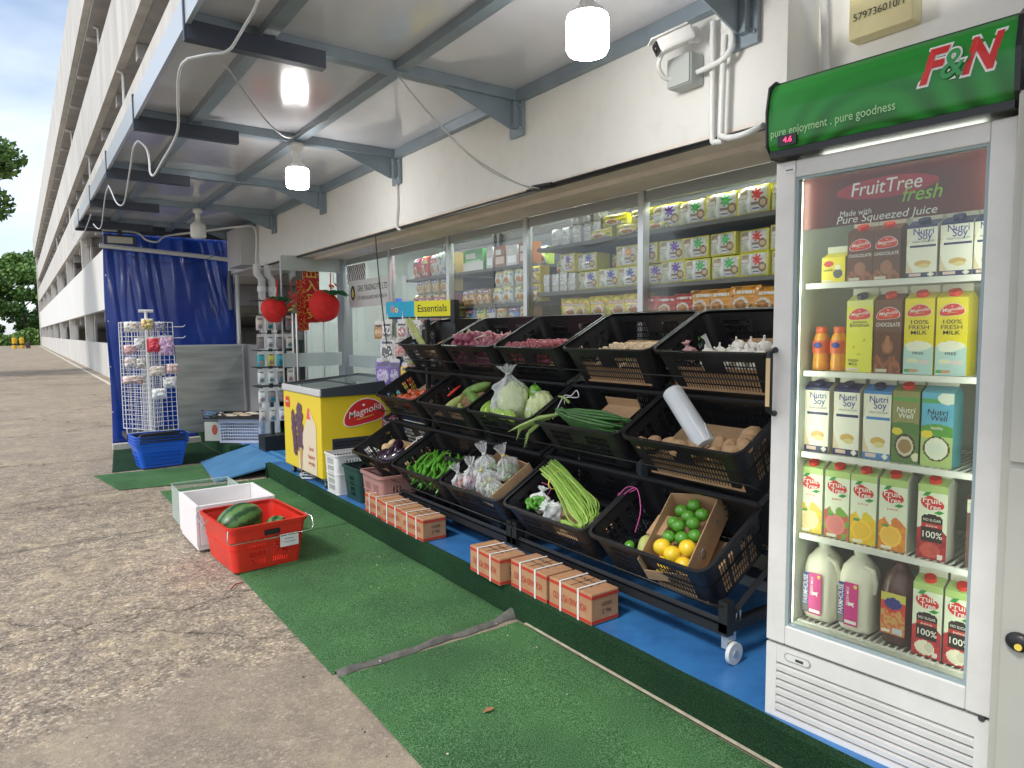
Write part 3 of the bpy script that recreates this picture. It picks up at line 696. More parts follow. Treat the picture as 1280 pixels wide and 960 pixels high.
# ------------------------------------------------------------------ blue curtain
ct = thing('tarpaulin_curtain', 'blue tarpaulin curtain hanging in folds at the far end of the canopy', 'curtain', (0, 9.65, 0))
mb = MB(); nx, nz2 = 150, 44; vs_ = []; fs = []
for jj in range(nz2 + 1):
    v = jj / nz2
    for i in range(nx + 1):
        u = i / nx
        x = .875 + u * (2.36 - .875) + .01 * math.sin(v * 7) * (1 - u)
        fan = u + (v - .6) * .30 * (.4 + u)
        y = -.022 * abs(noise.noise(V((fan * 9, v * .5, 7)))) ** .5 * (.4 + v) + .030 * noise.noise(V((fan * 5, v * 1.6, 5))) + .006 * noise.noise(V((u * 14, v * 5, 9)))
        z = .03 + v * (2.63 - .03) - (.1 * (u) ** 2 if v > .999 else 0) * 0
        vs_.append((x, y, z))
for jj in range(nz2):
    for i in range(nx): a = jj * (nx + 1) + i; fs.append((a, a + 1, a + nx + 2, a + nx + 1))
mb.add(vs_, fs, M_tarp, True); mb.build('sheet', ct, solid=.002)
for z in (.45, 1.0, 1.55, 2.1): MB().ell(.008, .004, .008, M_alu, T(.89, -.06, z)).build('eyelet', ct)
wire([(.83, 9.50, 2.44), (1.5, 9.50, 2.40), (2.30, 9.50, 2.345), (2.37, 9.50, 2.30), (2.37, 9.50, 1.8), (2.37, 9.50, .16)], .028, M_pipe, 'white plastic pipe frame running across and down the blue curtain', 'pipe', 'pipe')
wire([(.87, 9.48, 2.40), (1.3, 9.46, 2.30), (1.8, 9.46, 2.27), (2.2, 9.47, 2.45), (2.3, 9.48, 2.55)], .003, M_blackm, 'thin dark cord sagging in front of the blue curtain')
b = MB(); b.tube([(2.26, 9.42, 2.2), (2.25, 9.41, 2.0), (2.26, 9.42, 1.7)], [.02, .028, .022], mat('folded_fabric', (.16, .17, .18), .8), 8); one(b, 'folded_umbrella', 'dark grey folded umbrella hanging on the curtain pipe', 'umbrella')
# metal sheet leaning
ms = thing('metal_sheet', 'large dull galvanised metal sheet standing in front of the blue curtain', 'metal sheet', T(1.96, 9.25, .16) @ RX(-2) @ S(1, 1, 1))
m_g, n_, l_, p_ = nodes_of('galvanised', .33); p_.inputs['Metallic'].default_value = .75
t_ = N(n_, 'TexCoord'); mp_ = n_.new('ShaderNodeMapping'); mp_.inputs['Scale'].default_value = (.6, 1, 5); a_ = n_.new('ShaderNodeTexNoise'); a_.inputs['Scale'].default_value = 2.5; a_.inputs['Detail'].default_value = 5
l_.new(t_.outputs['Object'], mp_.inputs[0]); l_.new(mp_.outputs[0], a_.inputs['Vector']); r_ = ramp(n_, [(.3, (.32, .33, .32)), (.7, (.58, .59, .56))]); l_.new(a_.outputs[0], r_.inputs[0]); l_.new(r_.outputs[0], p_.inputs['Base Color'])
MB().box(-.40, 0, 0, .40, .012, 1.09, m_g).build('panel', ms)
MB().box(-.41, -.006, 1.075, .41, .018, 1.095, M_alu).build('top_trim', ms)
MB().box(.385, -.006, 0, .405, .018, 1.074, M_alu).build('side_trim', ms)
b = MB(); b.box(.86, 9.44, .004, 1.84, 9.56, .07, mat('concrete_block', (.5, .48, .43), .9, var=.2, vscale=9)); one(b, 'concrete_sill', 'pale concrete sill lying under the blue curtain', 'sill')
# rear opening objects: clutter shelf behind, grey low wall
gw = MB(); gw.box(2.42, 8.55, .15, 2.50, 9.6, 1.25, mat('grey_board', (.36, .36, .34), .7, var=.12, vscale=3)); one(gw, 'partition', 'plain grey partition board beside the metal sheet', 'partition')
rk = thing('goods_shelf', 'dim shelf of clutter and pink packets behind the grey partition', 'shelf', (3.1, 9.3, .15))
MB().box(-.3, -.5, 0, .3, .5, 1.15, M_blackm).build('frame', rk)
for i in range(14):
    b = MB(); c = R.choice([(.5, .08, .1), (.6, .55, .5), (.35, .1, .1), (.3, .33, .35)])
    b.ell(.05, .05, .06, mat('pk%d' % (i % 5), c, .4), T(-.24 + .12 * (i % 3), -.45 + .065 * i, 1.2), 8, 6, .3, 2, i); b.build('packet', rk)

# ------------------------------------------------------------------ grid rack with hanging accessories
gr = thing('wire_grid_stand', 'white wire grid display stand with a T shaped post in front of the blue curtain', 'display stand', (1.13, 8.35, .02))
b = MB(); b.tube([(0, 0, .3), (0, 0, 1.62)], .018, M_white, 10); b.tube([(-.07, 0, 1.62), (.07, 0, 1.62)], .016, M_white, 8); b.build('post', gr)
def grid_panel(w, h, step=.05):
    m = MB(); n = round(w / step); k = round(h / step)
    for i in range(n + 1): m.tube([(-w / 2 + w * i / n, 0, 0), (-w / 2 + w * i / n, 0, h)], .0026 if 0 < i < n else .005, M_white, 5)
    for i in range(k + 1): m.tube([(-w / 2, .003, h * i / k), (w / 2, .003, h * i / k)], .0026 if 0 < i < k else .005, M_white, 5)
    return m
for dx, dy, a in ((0, -.14, 4), (.05, .15, 60), (-.10, .14, -60)):
    o = grid_panel(.50, 1.17).build('grid_panel', gr); o.matrix_local = T(dx, dy, .33) @ RZ(a) @ RX(-3 if a == 4 else 0)
b = MB(); b.box(-.26, -.20, .27, .26, .2, .32, M_blackm); b.build('base', gr)
b = MB()
for zz in (1.45, 1.33): b.tube([(.24, -.15, zz), (.33, -.17, zz), (.35, -.18, zz + .02)], .004, M_white, 6)
b.build('hook', gr)
def packet(w, h, d, shapes, base, nu=16, nv=16, card=None):
    m = MB(); m.art(shapes, nu, nv, w, h, T(-w / 2, -d / 2, 0) @ RX(90), M_artg, d * .5, base)
    m.art([], 6, 6, w, h, T(w / 2, d / 2, 0) @ RZ(180) @ RX(90), M_artg, d * .5, base)
    m.box(-w / 2, -d / 2 + .001, 0, w / 2, d / 2 - .001, h, mat('pkt_%.2f_%.2f_%.2f' % base, base, .4))
    if card: m.box(-w * .45, -.001, h, w * .45, .001, h + card, M_white)
    return m
acc_specs = [(-.17, 1.40, .12, .09, (.75, .72, .66), 'beige hair clips'), (-.02, 1.42, .10, .10, (.62, .5, .2), 'yellow and brown hair clips'), (.10, 1.41, .09, .08, (.3, .3, .38), 'dark patterned hair ties'),
             (-.19, 1.17, .10, .08, (.62, .36, .38), 'pink hair bands'), (-.10, 1.22, .09, .1, (.68, .66, .64), 'pale hair ties'), (.03, 1.18, .11, .14, (.75, .04, .07), 'bright red ribbon bow'), (.15, 1.15, .13, .18, (.66, .42, .62), 'lilac pink bag of bows'),
             (-.19, 1.03, .10, .09, (.62, .58, .58), 'grey hair ties'), (-.10, 1.02, .09, .09, (.7, .62, .58), 'cream scrunchies'), (.05, .93, .13, .09, (.66, .56, .48), 'tan hair clips on white backing'), (.20, .95, .10, .09, (.66, .46, .44), 'rose hair clips'),
             (-.17, .86, .18, .07, (.60, .46, .42), 'row of brown and pink bobbles'), (.17, .80, .12, .1, (.78, .72, .72), 'white and pink ribbons'), (.06, .68, .12, .1, (.75, .74, .70), 'folded cream ribbons, lowest on the stand')]
for i, (x, z, w, h, c, d) in enumerate(acc_specs):
    m = MB(); w *= 1.15; c2 = tuple(min(1, v_ * 1.35 + .12) for v_ in c); c3 = tuple(v_ * .45 for v_ in c)
    m.art([('f', lambda u, v: c if noise.noise(V((u * 5, v * 5, i))) > .0 else None), ('f', lambda u, v: c3 if noise.noise(V((u * 9, v * 9, i + 5))) > .28 else None), ('r', 0, .9, 1, 1, (.8, .8, .78))], 16, 14, w, h * 1.15, T(-w / 2, -.045, 0) @ RX(90), M_artg, .030, c2)
    for q in range(4): m.ell(w * .18, .014, h * .26, mat('acc%d_%d' % (i, q % 2), tuple(min(1, max(0, v_ * (.7 + .5 * R.random()))) for v_ in c), .45), T(R.uniform(-w, w) * .28, -.062, h * .5 + R.uniform(-h, h) * .2) @ RY(R.uniform(0, 90)), 9, 6, .5, 3, q + i)
    m.tube([(0, -.045, h * 1.13), (0, .0, h * 1.25), (0, .02, h * 1.2)], .003, M_white, 5)
    one(m, 'accessory_packet', 'small packet of %s hung on the white wire stand' % d, 'accessory', (1.13 + x, 8.18 + .0, z + .02), 'hair accessories on the wire stand')

# blue shopping baskets (stack)
def shop_basket():
    m = MB(); basket(m, .50, .36, .25, .05, M_bluep, .80, .003, ((.02, .05), (.06, .09), (.10, .13), (.14, .165)), .016, .006, (), .014, .018, 'flat'); return m
bs = thing('shopping_basket', 'blue shopping basket at the bottom of the stack beside the wire stand', 'basket', T(1.15, 8.03, .015) @ RZ(4), 'stacked blue shopping baskets')
shop_basket().build('basket_body', bs)
h = MB(); h.tube([(-.24, -.17, .24), (-.20, -.19, .275), (.20, -.19, .275), (.24, -.17, .24)], .009, M_blackm, 8); hb = h.build('handle', bs)
for i in range(1, 4): copy(bs, T(1.15, 8.03, .015 + i * .028) @ RZ(4 + i * .6), 'blue shopping basket, %s from the bottom of the stack' % ORD[i], 'stacked blue shopping baskets')

# white lattice crate with tray
M_lil = mat('pale_lilac_plastic', (.50, .55, .70), .5)
m = MB(); basket(m, .52, .36, .27, .03, M_lil, .97, .004, ((.03, .055), (.065, .09), (.10, .125), (.135, .16), (.17, .195), (.205, .23)), .028, .006, (), .008, .012, 'flat')
one(m, 'plastic_crate', 'pale lilac lattice crate on the green step holding a black tray', 'crate', T(2.10, 8.22, .153) @ RZ(-40))
b = MB(); b.box(-.32, -.24, 0, .32, .24, .006, M_black); b.box(-.33, -.25, 0.001, -.321, .25, .035, M_black).box(.321, -.25, 0.001, .33, .25, .035, M_black).box(-.321, -.25, 0.001, .321, -.241, .035, M_black).box(-.321, .241, 0.001, .321, .25, .035, M_black)
one(b, 'tray', 'shallow black tray lying on the lilac crate', 'tray', T(2.06, 8.26, .432) @ RZ(-40))
for i in range(9):
    b = MB(); b.ell(.07, .05, .012, mat('cookie%d' % (i % 2), [(.55, .42, .3), (.62, .55, .45)][i % 2], .6), None, 10, 6, .3, 2, i)
    one(b, 'packet', 'flat beige packet lying in the black tray', 'packet', T(2.06, 8.26, .452) @ RZ(-40) @ T(-.22 + .055 * i, -.13 + .13 * (i % 3), .002 * i), 'beige packets in the black tray')
b = MB()
basket(b, .22, .16, .07, .02, M_chrome, .8, .002, ((.01, .03), (.035, .06)), .015, .002, (), .003, .003); one(b, 'wire_tray', 'small wire basket sticking out of the black tray', 'basket', T(1.74, 8.30, .44) @ RY(12))
b = MB(); b.box(-.12, -.01, 0, .12, .01, .22, mat('paper_print', (.72, .73, .64), .6)); b.ell(.035, .004, .06, mat('flowerred', (.6, .12, .08), .6), T(0, -.011, .13)); one(b, 'printed_carton', 'white carton with a red flower print beside the lilac crate', 'carton', T(1.80, 8.44, .153) @ RZ(-40))

# ------------------------------------------------------------------ black accessory rack by the door
ar = thing('hook_rack', 'tall black rotating hook rack of small goods beside the glass door', 'display rack', (2.17, 7.45, .15))
b = MB(); b.tube([(0, 0, 0), (0, 0, 1.63)], .02, M_blackm, 8); b.box(-.12, -.12, 0, .12, .12, .16, M_black)
b.build('post', ar)
for k_, z in enumerate((1.58, 1.43, 1.24, 1.06, .88, .68)):
    b = MB(); b.box(-.17, -.12, z, .17, .12, z + .008, M_blackm)
    for xx in (-.15, -.05, .05, .15): b.tube([(xx, -.12, z), (xx, -.2, z), (xx, -.21, z + .02)], .004, M_blackm, 5)
    b.build('hook_row', ar)
cols_ = [(.72, .66, .6), (.55, .5, .48), (.7, .72, .72), (.25, .22, .22), (.05, .42, .48), (.62, .60, .12), (.6, .4, .35)]
for k_, z in enumerate((1.43, 1.24, 1.06, .88, .68, .48)):
    for i in range(4):
        c = cols_[R.randrange(4)]
        if k_ == 2: c = cols_[4 + (i % 2)] if i < 3 else cols_[6]
        w, h_ = .07, .12
        m = packet(w, h_, .02, [('r', .1, .55, .9, .85, tuple(min(1, q * 1.3) for q in c)), ('e', .5, .3, .3, .18, (R.random() * .6, .25, .3)), ('r', .2, .9, .8, .97, (.1, .1, .1))], c, 10, 12, .03)
        one(m, 'accessory_card', 'small carded item, %s from the left, %s row of the hook rack' % (ORD[i], ORD[k_]), 'carded item', T(2.02 + i * .1, 7.27, .15 + z - .15 - .005), 'carded goods on the black hook rack')
# red plush tomato decorations
def plush(name, loc, r, seed, label, capdir=.3):
    t = thing(name, label, 'decoration', loc)
    m = MB(); m.ell(r, r * .8, r * 1.05, M_redcloth, None, 22, 14, .10, 2.2, seed); m.build('body', t)
    l = MB()
    for a in range(5):
        l.add([(0, 0, .0), (.5 * r, .28 * r, .12 * r), (1.15 * r, 0, -.25 * r), (.5 * r, -.28 * r, .1 * r)], [(0, 1, 2, 3)], M_leaf, True, T(capdir * r, -.45 * r, r * .86) @ RZ(a * 72 + 20))
    l.ell(.3 * r, .3 * r, .18 * r, M_leaf, T(capdir * r, -.45 * r, r * .86)); l.build('leaves', t, solid=.006)
    c = MB(); c.tube([(capdir * r, 0, r), (capdir * r, 0, r + .18)], .006, M_redcloth, 6); c.build('cord', t)
M_redcloth = mat('red_plush', (.74, .022, .018), .7, var=.15, vscale=20, bump=.3, bscale=90); M_leaf = mat('leaf_cloth', (.012, .16, .06), .7)
plush('plush_tomato', (2.09, 7.0, 1.63), .125, 1, 'round red plush tomato hanging left of the glass door')
plush('plush_tomato', (2.53, 6.80, 1.665), .155, 4, 'larger red plush fruit hanging in front of the glass door', .5)
for i, (x, y, z, w, h_, lb) in enumerate(((2.505, 7.08, 1.50, .17, .60, 'long red and gold vertical banner with characters in the doorway'), (2.42, 7.12, 1.42, .12, .52, 'red and gold patterned banner left of the character banner'))):
    t = thing('red_banner', lb, 'banner', (x, y, z))
    MB().art([('f', lambda u, v: (.70, .45, .10) if (noise.noise(V((u * 14, v * 46, i * 5))) > .22 and (i == 1 or u < .12 or u > .88)) else None)], 16, 60, w, h_, T(-w / 2, -.003, 0) @ RX(90), M_art, 0, (.50, .015, .02)).box(-w / 2, -.001, 0, w / 2, .002, h_, M_redcloth).build('panel', t)
    if i == 0:
        l = MB()
        for q, chh in enumerate('出入平安'): l.text(chh, .13, T(.0, -.006, h_ - .09 - q * .14) @ RX(90), M_txty, .01)
        l.build('lettering', t)
    else: MB().tube([(0, 0, h_), (0, 0, h_ + .1)], .003, M_redcloth, 5).build('cord', t)
for i, (x, y, z) in enumerate(((2.24, 6.9, 1.72), (2.66, 6.86, 1.80))):
    t = thing('paper_ornament', 'red and gold paper ornament hanging %s' % ('beside the first plush tomato' if i == 0 else 'above the larger plush fruit'), 'ornament', (x, y, z))
    m = MB()
    for q in range(16): m.ell(.010, .006, .022, [M_redcloth, M_redcloth, M_redcloth, M_txty][q % 4], T(R.uniform(-.04, .04), R.uniform(-.02, .02), R.uniform(-.14, .1)) @ RY(q * 40), 6, 4)
    m.build('charms', t); MB().tube([(0, 0, .1), (0, 0, .2)], .003, M_redcloth, 5).build('cord', t)

# ------------------------------------------------------------------ ice cream freezer
fz = thing('ice_cream_freezer', 'yellow chest freezer with charcoal lid and ice cream prints on castors', 'freezer', (1.90, 5.25, .15))
MB().box(0, 0, .085, .70, .92, .74, M_yellow).build('cabinet', fz, bevel=.008)
m = MB(); m.box(-.012, -.012, .741, .012, .93, .80, M_greymet); m.build('front_rim', fz, bevel=.01)
m = MB(); m.add([(.0125, -.015, .741), (.72, -.015, .741), (.72, -.015, .86), (.0125, -.015, .805), (.0125, .03, .741), (.72, .03, .741), (.72, .03, .86), (.0125, .03, .805)], [(0, 1, 2, 3), (7, 6, 5, 4), (3, 2, 6, 7), (1, 5, 6, 2), (0, 3, 7, 4)], M_lid)
m.add([(.0125, .89, .741), (.72, .89, .741), (.72, .89, .86), (.0125, .89, .805), (.0125, .935, .741), (.72, .935, .741), (.72, .935, .86), (.0125, .935, .805)], [(0, 1, 2, 3), (7, 6, 5, 4), (3, 2, 6, 7), (1, 5, 6, 2), (0, 3, 7, 4)], M_lid)
m.box(.70, -.014, .742, .735, .934, .862, M_lid); m.build('lid_frame', fz)
for q in range(2):
    m = MB(); x0, x1 = (.013, .36) if q == 0 else (.35, .699); z0, z1 = (.790, .815) if q == 0 else (.820, .85)
    m.add([(x0, .031, z0), (x1, .031, z1), (x1, .889, z1), (x0, .889, z0)], [(0, 1, 2, 3)], glass_mat('lid_glass%d' % q, (.8, .88, .88), 1.2, .12, (.6, .68, .66))); m.build('sliding_lid', fz)
MB().box(.02, .04, .60, .69, .88, .64, mat('icecream_stock', (.45, .42, .36), .6, var=.6, vscale=14)).build('contents', fz)
for (x, y) in ((.06, .06), (.64, .06), (.06, .86), (.64, .86)):
    m = MB(); m.cyl((x - .012, y, .035), (x + .012, y, .035), .034, M_blackm, 16); m.cyl((x - .014, y, .035), (x + .014, y, .035), .018, M_alu, 12); m.box(x - .02, y - .02, .06, x + .02, y + .02, .084, M_alu); m.build('castor', fz)
# grille on the right face (facing -Y)
m = MB(); m.box(.09, -.006, .15, .60, -.001, .40, M_steeld)
for q in range(8): m.box(.10, -.014, .165 + q * .029, .59, -.0065, .177 + q * .029, M_blackm, )
m.build('grille', fz)
def FY(x, z, d=-.004): return T(x, d, z) @ RX(90)
def FX(y, z, d=-.004): return T(d, y, z) @ RZ(-90) @ RX(90)
def bean(sx, sy, n=40):
    pts = []
    for k_ in range(n):
        t = 2 * PI * k_ / n; x = math.cos(t); y = math.sin(t)
        pts.append((x * sx, (y * .72 + .33 * (1 - x * x) - .18 + .10 * x) * sy))
    return pts
def magn(m, M, s):
    m.prism(bean(.5 * s, .38 * s), 0, .0006, M_txtw, M @ T(0, 0, 0)); m.prism(bean(.475 * s, .355 * s), .0007, .0012, M_txtr, M)
    m.text('Magnolia', .2 * s, M @ T(0, .06 * s, .0018) @ RZ(8), M_txtw, .006, .3, .78 * s)
    m.box(-.2 * s, -.085 * s, .0015, .2 * s, -.07 * s, .0019, M_txty, M @ RZ(6))
    m.ell(.04 * s, .03 * s, .002, M_txtw, M @ T(0, .19 * s, 0)); return m
m = MB(); magn(m, FY(.37, .585) @ RZ(6), .38); m.build('logo', fz)
m = MB(); m.box(.52, -.006, .455, .72, -.0045, .555, mat('sticker_pink', (.62, .16, .27), .5)); m.text('SALE', .075, FY(.61, .50, -.0075), M_txtw, .012); m.box(.60, -.007, .60, .695, -.0052, .70, M_txtr); m.build('sticker', fz)
M_choc = mat('choc_purple', (.045, .010, .035), .4, vscale=55, col2=(.20, .10, .16)); M_cone = mat('wafer', (.62, .35, .13), .6, var=.3, vscale=40)
m = MB()
def flat_ell(m, cy_, cz, ry, rz_, mm, d=-.005, rot=0, n=28):
    m.prism([(math.cos(2 * PI * k_ / n) * ry, math.sin(2 * PI * k_ / n) * rz_ * (1 + .06 * math.sin(k_ * 2.3))) for k_ in range(n)], 0, .001, mm, FX(cy_, cz, d) @ RZ(rot))
m.prism([(-.20, -.3), (.24, -.3), (.24, .1), (.1, .22), (-.05, .05), (-.2, -.12)], 0, .0006, mat('pale_panel', (.72, .60, .44), .5), FX(.34, .395, -.003))
for q in range(26):
    a_ = q / 25; flat_ell(m, .50 + .03 * math.sin(q * 2.4) - .02 * a_, .625 - .36 * a_, (.045 + .035 * math.sin(min(1, a_ * 1.4) * PI)), .035, M_choc, -.0045 - .0001 * q, q * 31, 12)
    flat_ell(m, .66 + .018 * math.sin(q * 1.9) - .05 * a_, .56 - .34 * a_, (.024 + .030 * math.sin(a_ * PI)), .03, M_choc, -.0046 - .0001 * q, q * 47, 12)
m.prism([(-.04, .08), (.04, .08), (.004, -.13), (-.004, -.13)], 0, .001, M_cone, FX(.47, .20, -.0075)); m.build('ice_cream_print', fz)
m = MB(); m.prism([(-.05, 0), (.05, 0), (.06, .03), (.04, .09), (-.04, .09), (-.06, .03)], 0, .001, M_txtr, FX(.80, .60, -.004)); m.text('Magnolia', .03, FX(.80, .65, -.0065), M_txtw, .003, .2, .085)
m.prism([(-.045, 0), (.045, 0), (.015, .09), (-.015, .09)], 0, .001, mat('pinkred', (.72, .12, .10), .5), FX(.27, .54, -.004))
for q, (tx, zz, w) in enumerate((('Spread', .30, .10), ('happiness', .235, .16), ('everyday', .18, .15))): m.text(tx, .05, FX(.22, zz, -.005), M_redband, .002, .2, w)
m.build('side_print', fz)
m = MB(); 
for q in range(14): m.tube([(-.02 + .05 * math.cos(q * 1.3 + a / 3), .42 + .07 * math.sin(q * 1.1 + a / 3), .008 + .003 * q) for a in range(8)], .004, M_wirew, 5)
one(m, 'coiled_cable', 'tangled white cable lying on the platform under the freezer', 'cable', (1.97, 5.25 + .05, .155))

# crates next to freezer
m = MB(); basket(m, .38, .24, .31, .03, M_white, .93, .003, ((.03, .07), (.08, .12), (.13, .17), (.18, .22), (.23, .28)), .024, .008, ((0, .12, None, 0, 1), (.88, 1, None, 0, 1)), .008, .01)
one(m, 'plastic_crate', 'white lattice crate between the freezer and the dark green crate', 'crate', T(2.10, 5.10, .153))
m = MB(); basket(m, .38, .30, .25, .03, M_dgreen, .88, .005, ((.03, .06), (.07, .10), (.11, .14), (.15, .18)), .02, .006, ((0, .3, None, 0, 1), (.7, 1, None, 0, 1)), .012, .014)
one(m, 'plastic_crate', 'dark green ribbed crate standing beside the white lattice crate', 'crate', T(2.16, 4.80 + .1, .154) @ RZ(0) @ T(0, 0, 0))
bpy.data.objects['plastic_crate.002'].matrix_world = T(2.14, 4.80, .154) @ RZ(2)
m = MB(); basket(m, .38, .36, .26, .03, M_pink, .88, .005, ((.03, .08), (.09, .13), (.14, .19)), .025, .012, ((0, .12, None, 0, 1), (.4, .6, None, 0, 1), (.88, 1, None, 0, 1)), .014, .016)
one(m, 'plastic_crate', 'dusty pink slatted crate behind the first potato box', 'crate', T(2.14, 4.43, .154) @ RZ(-2))

# ------------------------------------------------------------------ potato cartons on the platform edge
def carton(seed, txt=True):
    t = thing('potato_carton', '', 'carton'); L, D, H = .285, .158, .135
    rr = random.Random(seed)
    m = MB(); vs_ = []; 
    m.box(0, 0, 0, D, L, H, M_cardt); m.build('box', t, bevel=.004)
    b_ = MB()
    for z in (.006, H - .022):
        b_.box(-.0012, .002, z, -.0004, L - .002, z + .013, M_redband); b_.box(.002, -.0012, z, D - .002, -.0004, z + .013, M_redband)
    b_.build('red_band', t)
    if txt:
        q = MB(); q.text('HOLLAND POTATO', .045, FX(L / 2, H / 2, -.0016) @ RZ(180), M_redband, .004, 0, L * .78)
        q.text('SEED', .022, FY(D * .55, H * .62, -.0016) @ RZ(180), M_txtk, .004, 0, .06); q.text('No. 2', .03, FY(D * .55, H * .38, -.0016) @ RZ(180), M_txtk, .004, 0, .05)
        q.text('FRESH PRODUCE', .02, T(D * .4, L * .5, H + .0006) @ RZ(-90), M_txtk, .003, 0, .15); q.text('HOLLAND', .03, T(D * .7, L * .5, H + .0006) @ RZ(-90), M_txtk, .003, 0, .14); q.build('lettering', t)
    s_ = MB()
    for y in (.085 + rr.uniform(-.01, .01), .19 + rr.uniform(-.01, .01)):
        s_ = MB(); s_.box(-.0035, y, 0.001, -.0015, y + .011, H + .003, M_white); s_.box(-.0035, y + .0002, H + .0029, D + .003, y + .0108, H + .0046, M_white); s_.build('strap', t)
    f_ = MB(); f_.box(.01, L * .5 - .002, H + .0004, D - .01, L * .5 + .002, H + .0012, M_txtk); f_.box(D * .5 - .001, .01, H + .0005, D * .5 + .001, L - .01, H + .0013, M_card); f_.build('seam', t)
    return t
ct0 = carton(1)
nm = ['nearest potato carton in the front row of three, its end face showing', 'middle potato carton of the three nearest the viewer', 'furthest potato carton of the front three, slightly apart',
      'nearest potato carton of the far three, beside the bare blue deck', 'middle potato carton of the far three', 'furthest potato carton of the far three, touching the pink crate']
for i, (x, y, a) in enumerate(((1.905, 2.10, 0), (1.90, 2.40, -1), (1.855, 2.71, -2), (1.89, 3.56, 0), (1.90, 3.86, 1), (1.905, 4.16, -1))):
    if i == 0: ct0.matrix_world = T(x, y, .153); ct0['label'] = nm[0]; ct0['group'] = 'potato cartons on the platform edge'
    else: copy(ct0, T(x, y, .153) @ RZ(a), nm[i], 'potato cartons on the platform edge')

# ------------------------------------------------------------------ display racks
YC = [1.915, 2.575, 3.245, 3.895, 4.565]          # column centres, near to far
TIER = {'bottom': (2.0, .51, 30), 'middle': (2.2, .925, 30), 'top': (2.4, 1.305, 27)}
CW, CD, CH = .63, .41, .225
def frame_of(tier, col):
    x, z, a = TIER[tier]; c, s_ = math.cos(math.radians(a)), math.sin(math.radians(a))
    X, Y, Z = V((0, -1, 0)), V((c, 0, s_)), V((-s_, 0, c))
    O = V((x, YC[col], z)) + Y * (CD / 2) - Z * CH
    return Mx(((X.x, Y.x, Z.x, O.x), (X.y, Y.y, Z.y, O.y), (X.z, Y.z, Z.z, O.z), (0, 0, 0, 1)))
def cframe(tier, col): return frame_of(tier, col) @ S(-1, 1, 1)
def rack(y0, y1, label):
    t = thing('display_rack', label, 'display rack', (0, 0, .15))
    for y in (y0, y1):
        m = MB(); m.box(2.74, y - .02, .12, 2.78, y + .02, 1.28, M_blackm); m.build('post', t)
        m = MB(); m.box(2.08, y - .02, .11, 2.12, y + .02, .24, M_blackm); m.build('front_strut', t)
        for z in (.12,): MB().box(2.08, y - .019, z, 2.76, y + .019, z + .035, M_blackm).build('base_rail', t)
        for x, z, a in TIER.values():
            c, s_ = math.cos(math.radians(a)), math.sin(math.radians(a)); bx, bz = x + .205 * s_, z - .205 * c - .15 - .012
            MB().tube([(bx - .01, y, bz - .014), (bx + .42 * c, y, bz - .014 + .42 * s_)], .014, M_blackm, 4).build('side_arm', t)
        for x in (2.115, 2.74):
            ca = MB(); ca.box(x - .025, y - .016, .085, x + .025, y - .012, .119, M_alu).box(x - .02, y - .0115, .055, x + .02, y + .016, .118, M_alu)
            co_ = ca.build('castor', t); w = MB(); w.cyl((x - .012 * 0, y - .034, .043), (x, y - .018, .043), .042, mat('castor_white', (.62, .63, .62), .4), 20)
            w.cyl((x, y - .037, .043), (x, y - .015, .043), .014, M_alu, 12); w.build('wheel', co_)
            for dx in (-.015, .015, .04): MB().cyl((x + dx + .03, y, .155), (x + dx + .03, y, .185), .005, M_chrome, 6).build('bolt', t)
    for x, z, a in TIER.values():
        c, s_ = math.cos(math.radians(a)), math.sin(math.radians(a)); bx, bz = x + .205 * s_, z - .205 * c - .15 - .03
        m = MB(); m.tube([(bx, y0, bz), (bx, y1, bz)], .012, M_blackm, 4); m.build('front_rail', t)
        m = MB(); m.tube([(bx + .38 * c, y0, bz + .38 * s_), (bx + .38 * c, y1, bz + .38 * s_)], .012, M_blackm, 4); m.build('rear_rail', t)
        m = MB(); gx, gz = x + .035, z - .115 - .15; m.tube([(gx + .06, y0, gz - .03), (gx - .018, y0, gz), (gx - .018, y1, gz), (gx + .06, y1, gz - .03)], .003, M_blackm, 6); m.build('guard_wire', t)
    MB().box(2.10, y0, .10, 2.14, y1, .135, M_blackm).build('base_front_rail', t)
    MB().box(2.72, y0, .10, 2.76, y1, .135, M_blackm).build('base_rear_rail', t)
rack(1.57, 2.90, 'black steel tiered rack on castors next to the drinks fridge')
rack(2.95, 4.92, 'black steel tiered rack holding the crates next to the freezer')

# black crates
m = MB(); basket(m, CW, CD, CH, .045, M_black, .88, .0018, ((.018, .046), (.052, .080), (.086, .114), (.120, .148), (.154, .176)), .0165, .0050,
                 ((0, .08, None, 0, 1), (.92, 1, None, 0, 1), (.40, .60, (1, 3), .08, 1), (.27, .33, (1, 3), 0, 1), (.67, .73, (1, 3), 0, 1), (.40, .60, (0, 2), .12, 1)), .014, .012)
m.tube([(-.05, CD / 2 + .016, CH - .03), (.05, CD / 2 + .016, CH - .03)], .004, M_black, 5)
crate0 = thing('black_crate', '', 'crate')
m.build('crate_body', crate0)
cont = {('top', 4): 'lemongrass and ginger', ('top', 3): 'large red onions', ('top', 2): 'small red shallots', ('top', 1): 'small ginger pieces', ('top', 0): 'white garlic bulbs',
        ('middle', 4): 'tomatoes', ('middle', 3): 'bitter gourds', ('middle', 2): 'bagged cabbage and green vegetables', ('middle', 1): 'dark green leek leaves', ('middle', 0): 'potatoes and a roll of bags',
        ('bottom', 4): 'aubergines', ('bottom', 3): 'green chillies', ('bottom', 2): 'knotted plastic bags of greens', ('bottom', 1): 'a bundle of long beans', ('bottom', 0): 'a carton of lemons and limes'}
first = True
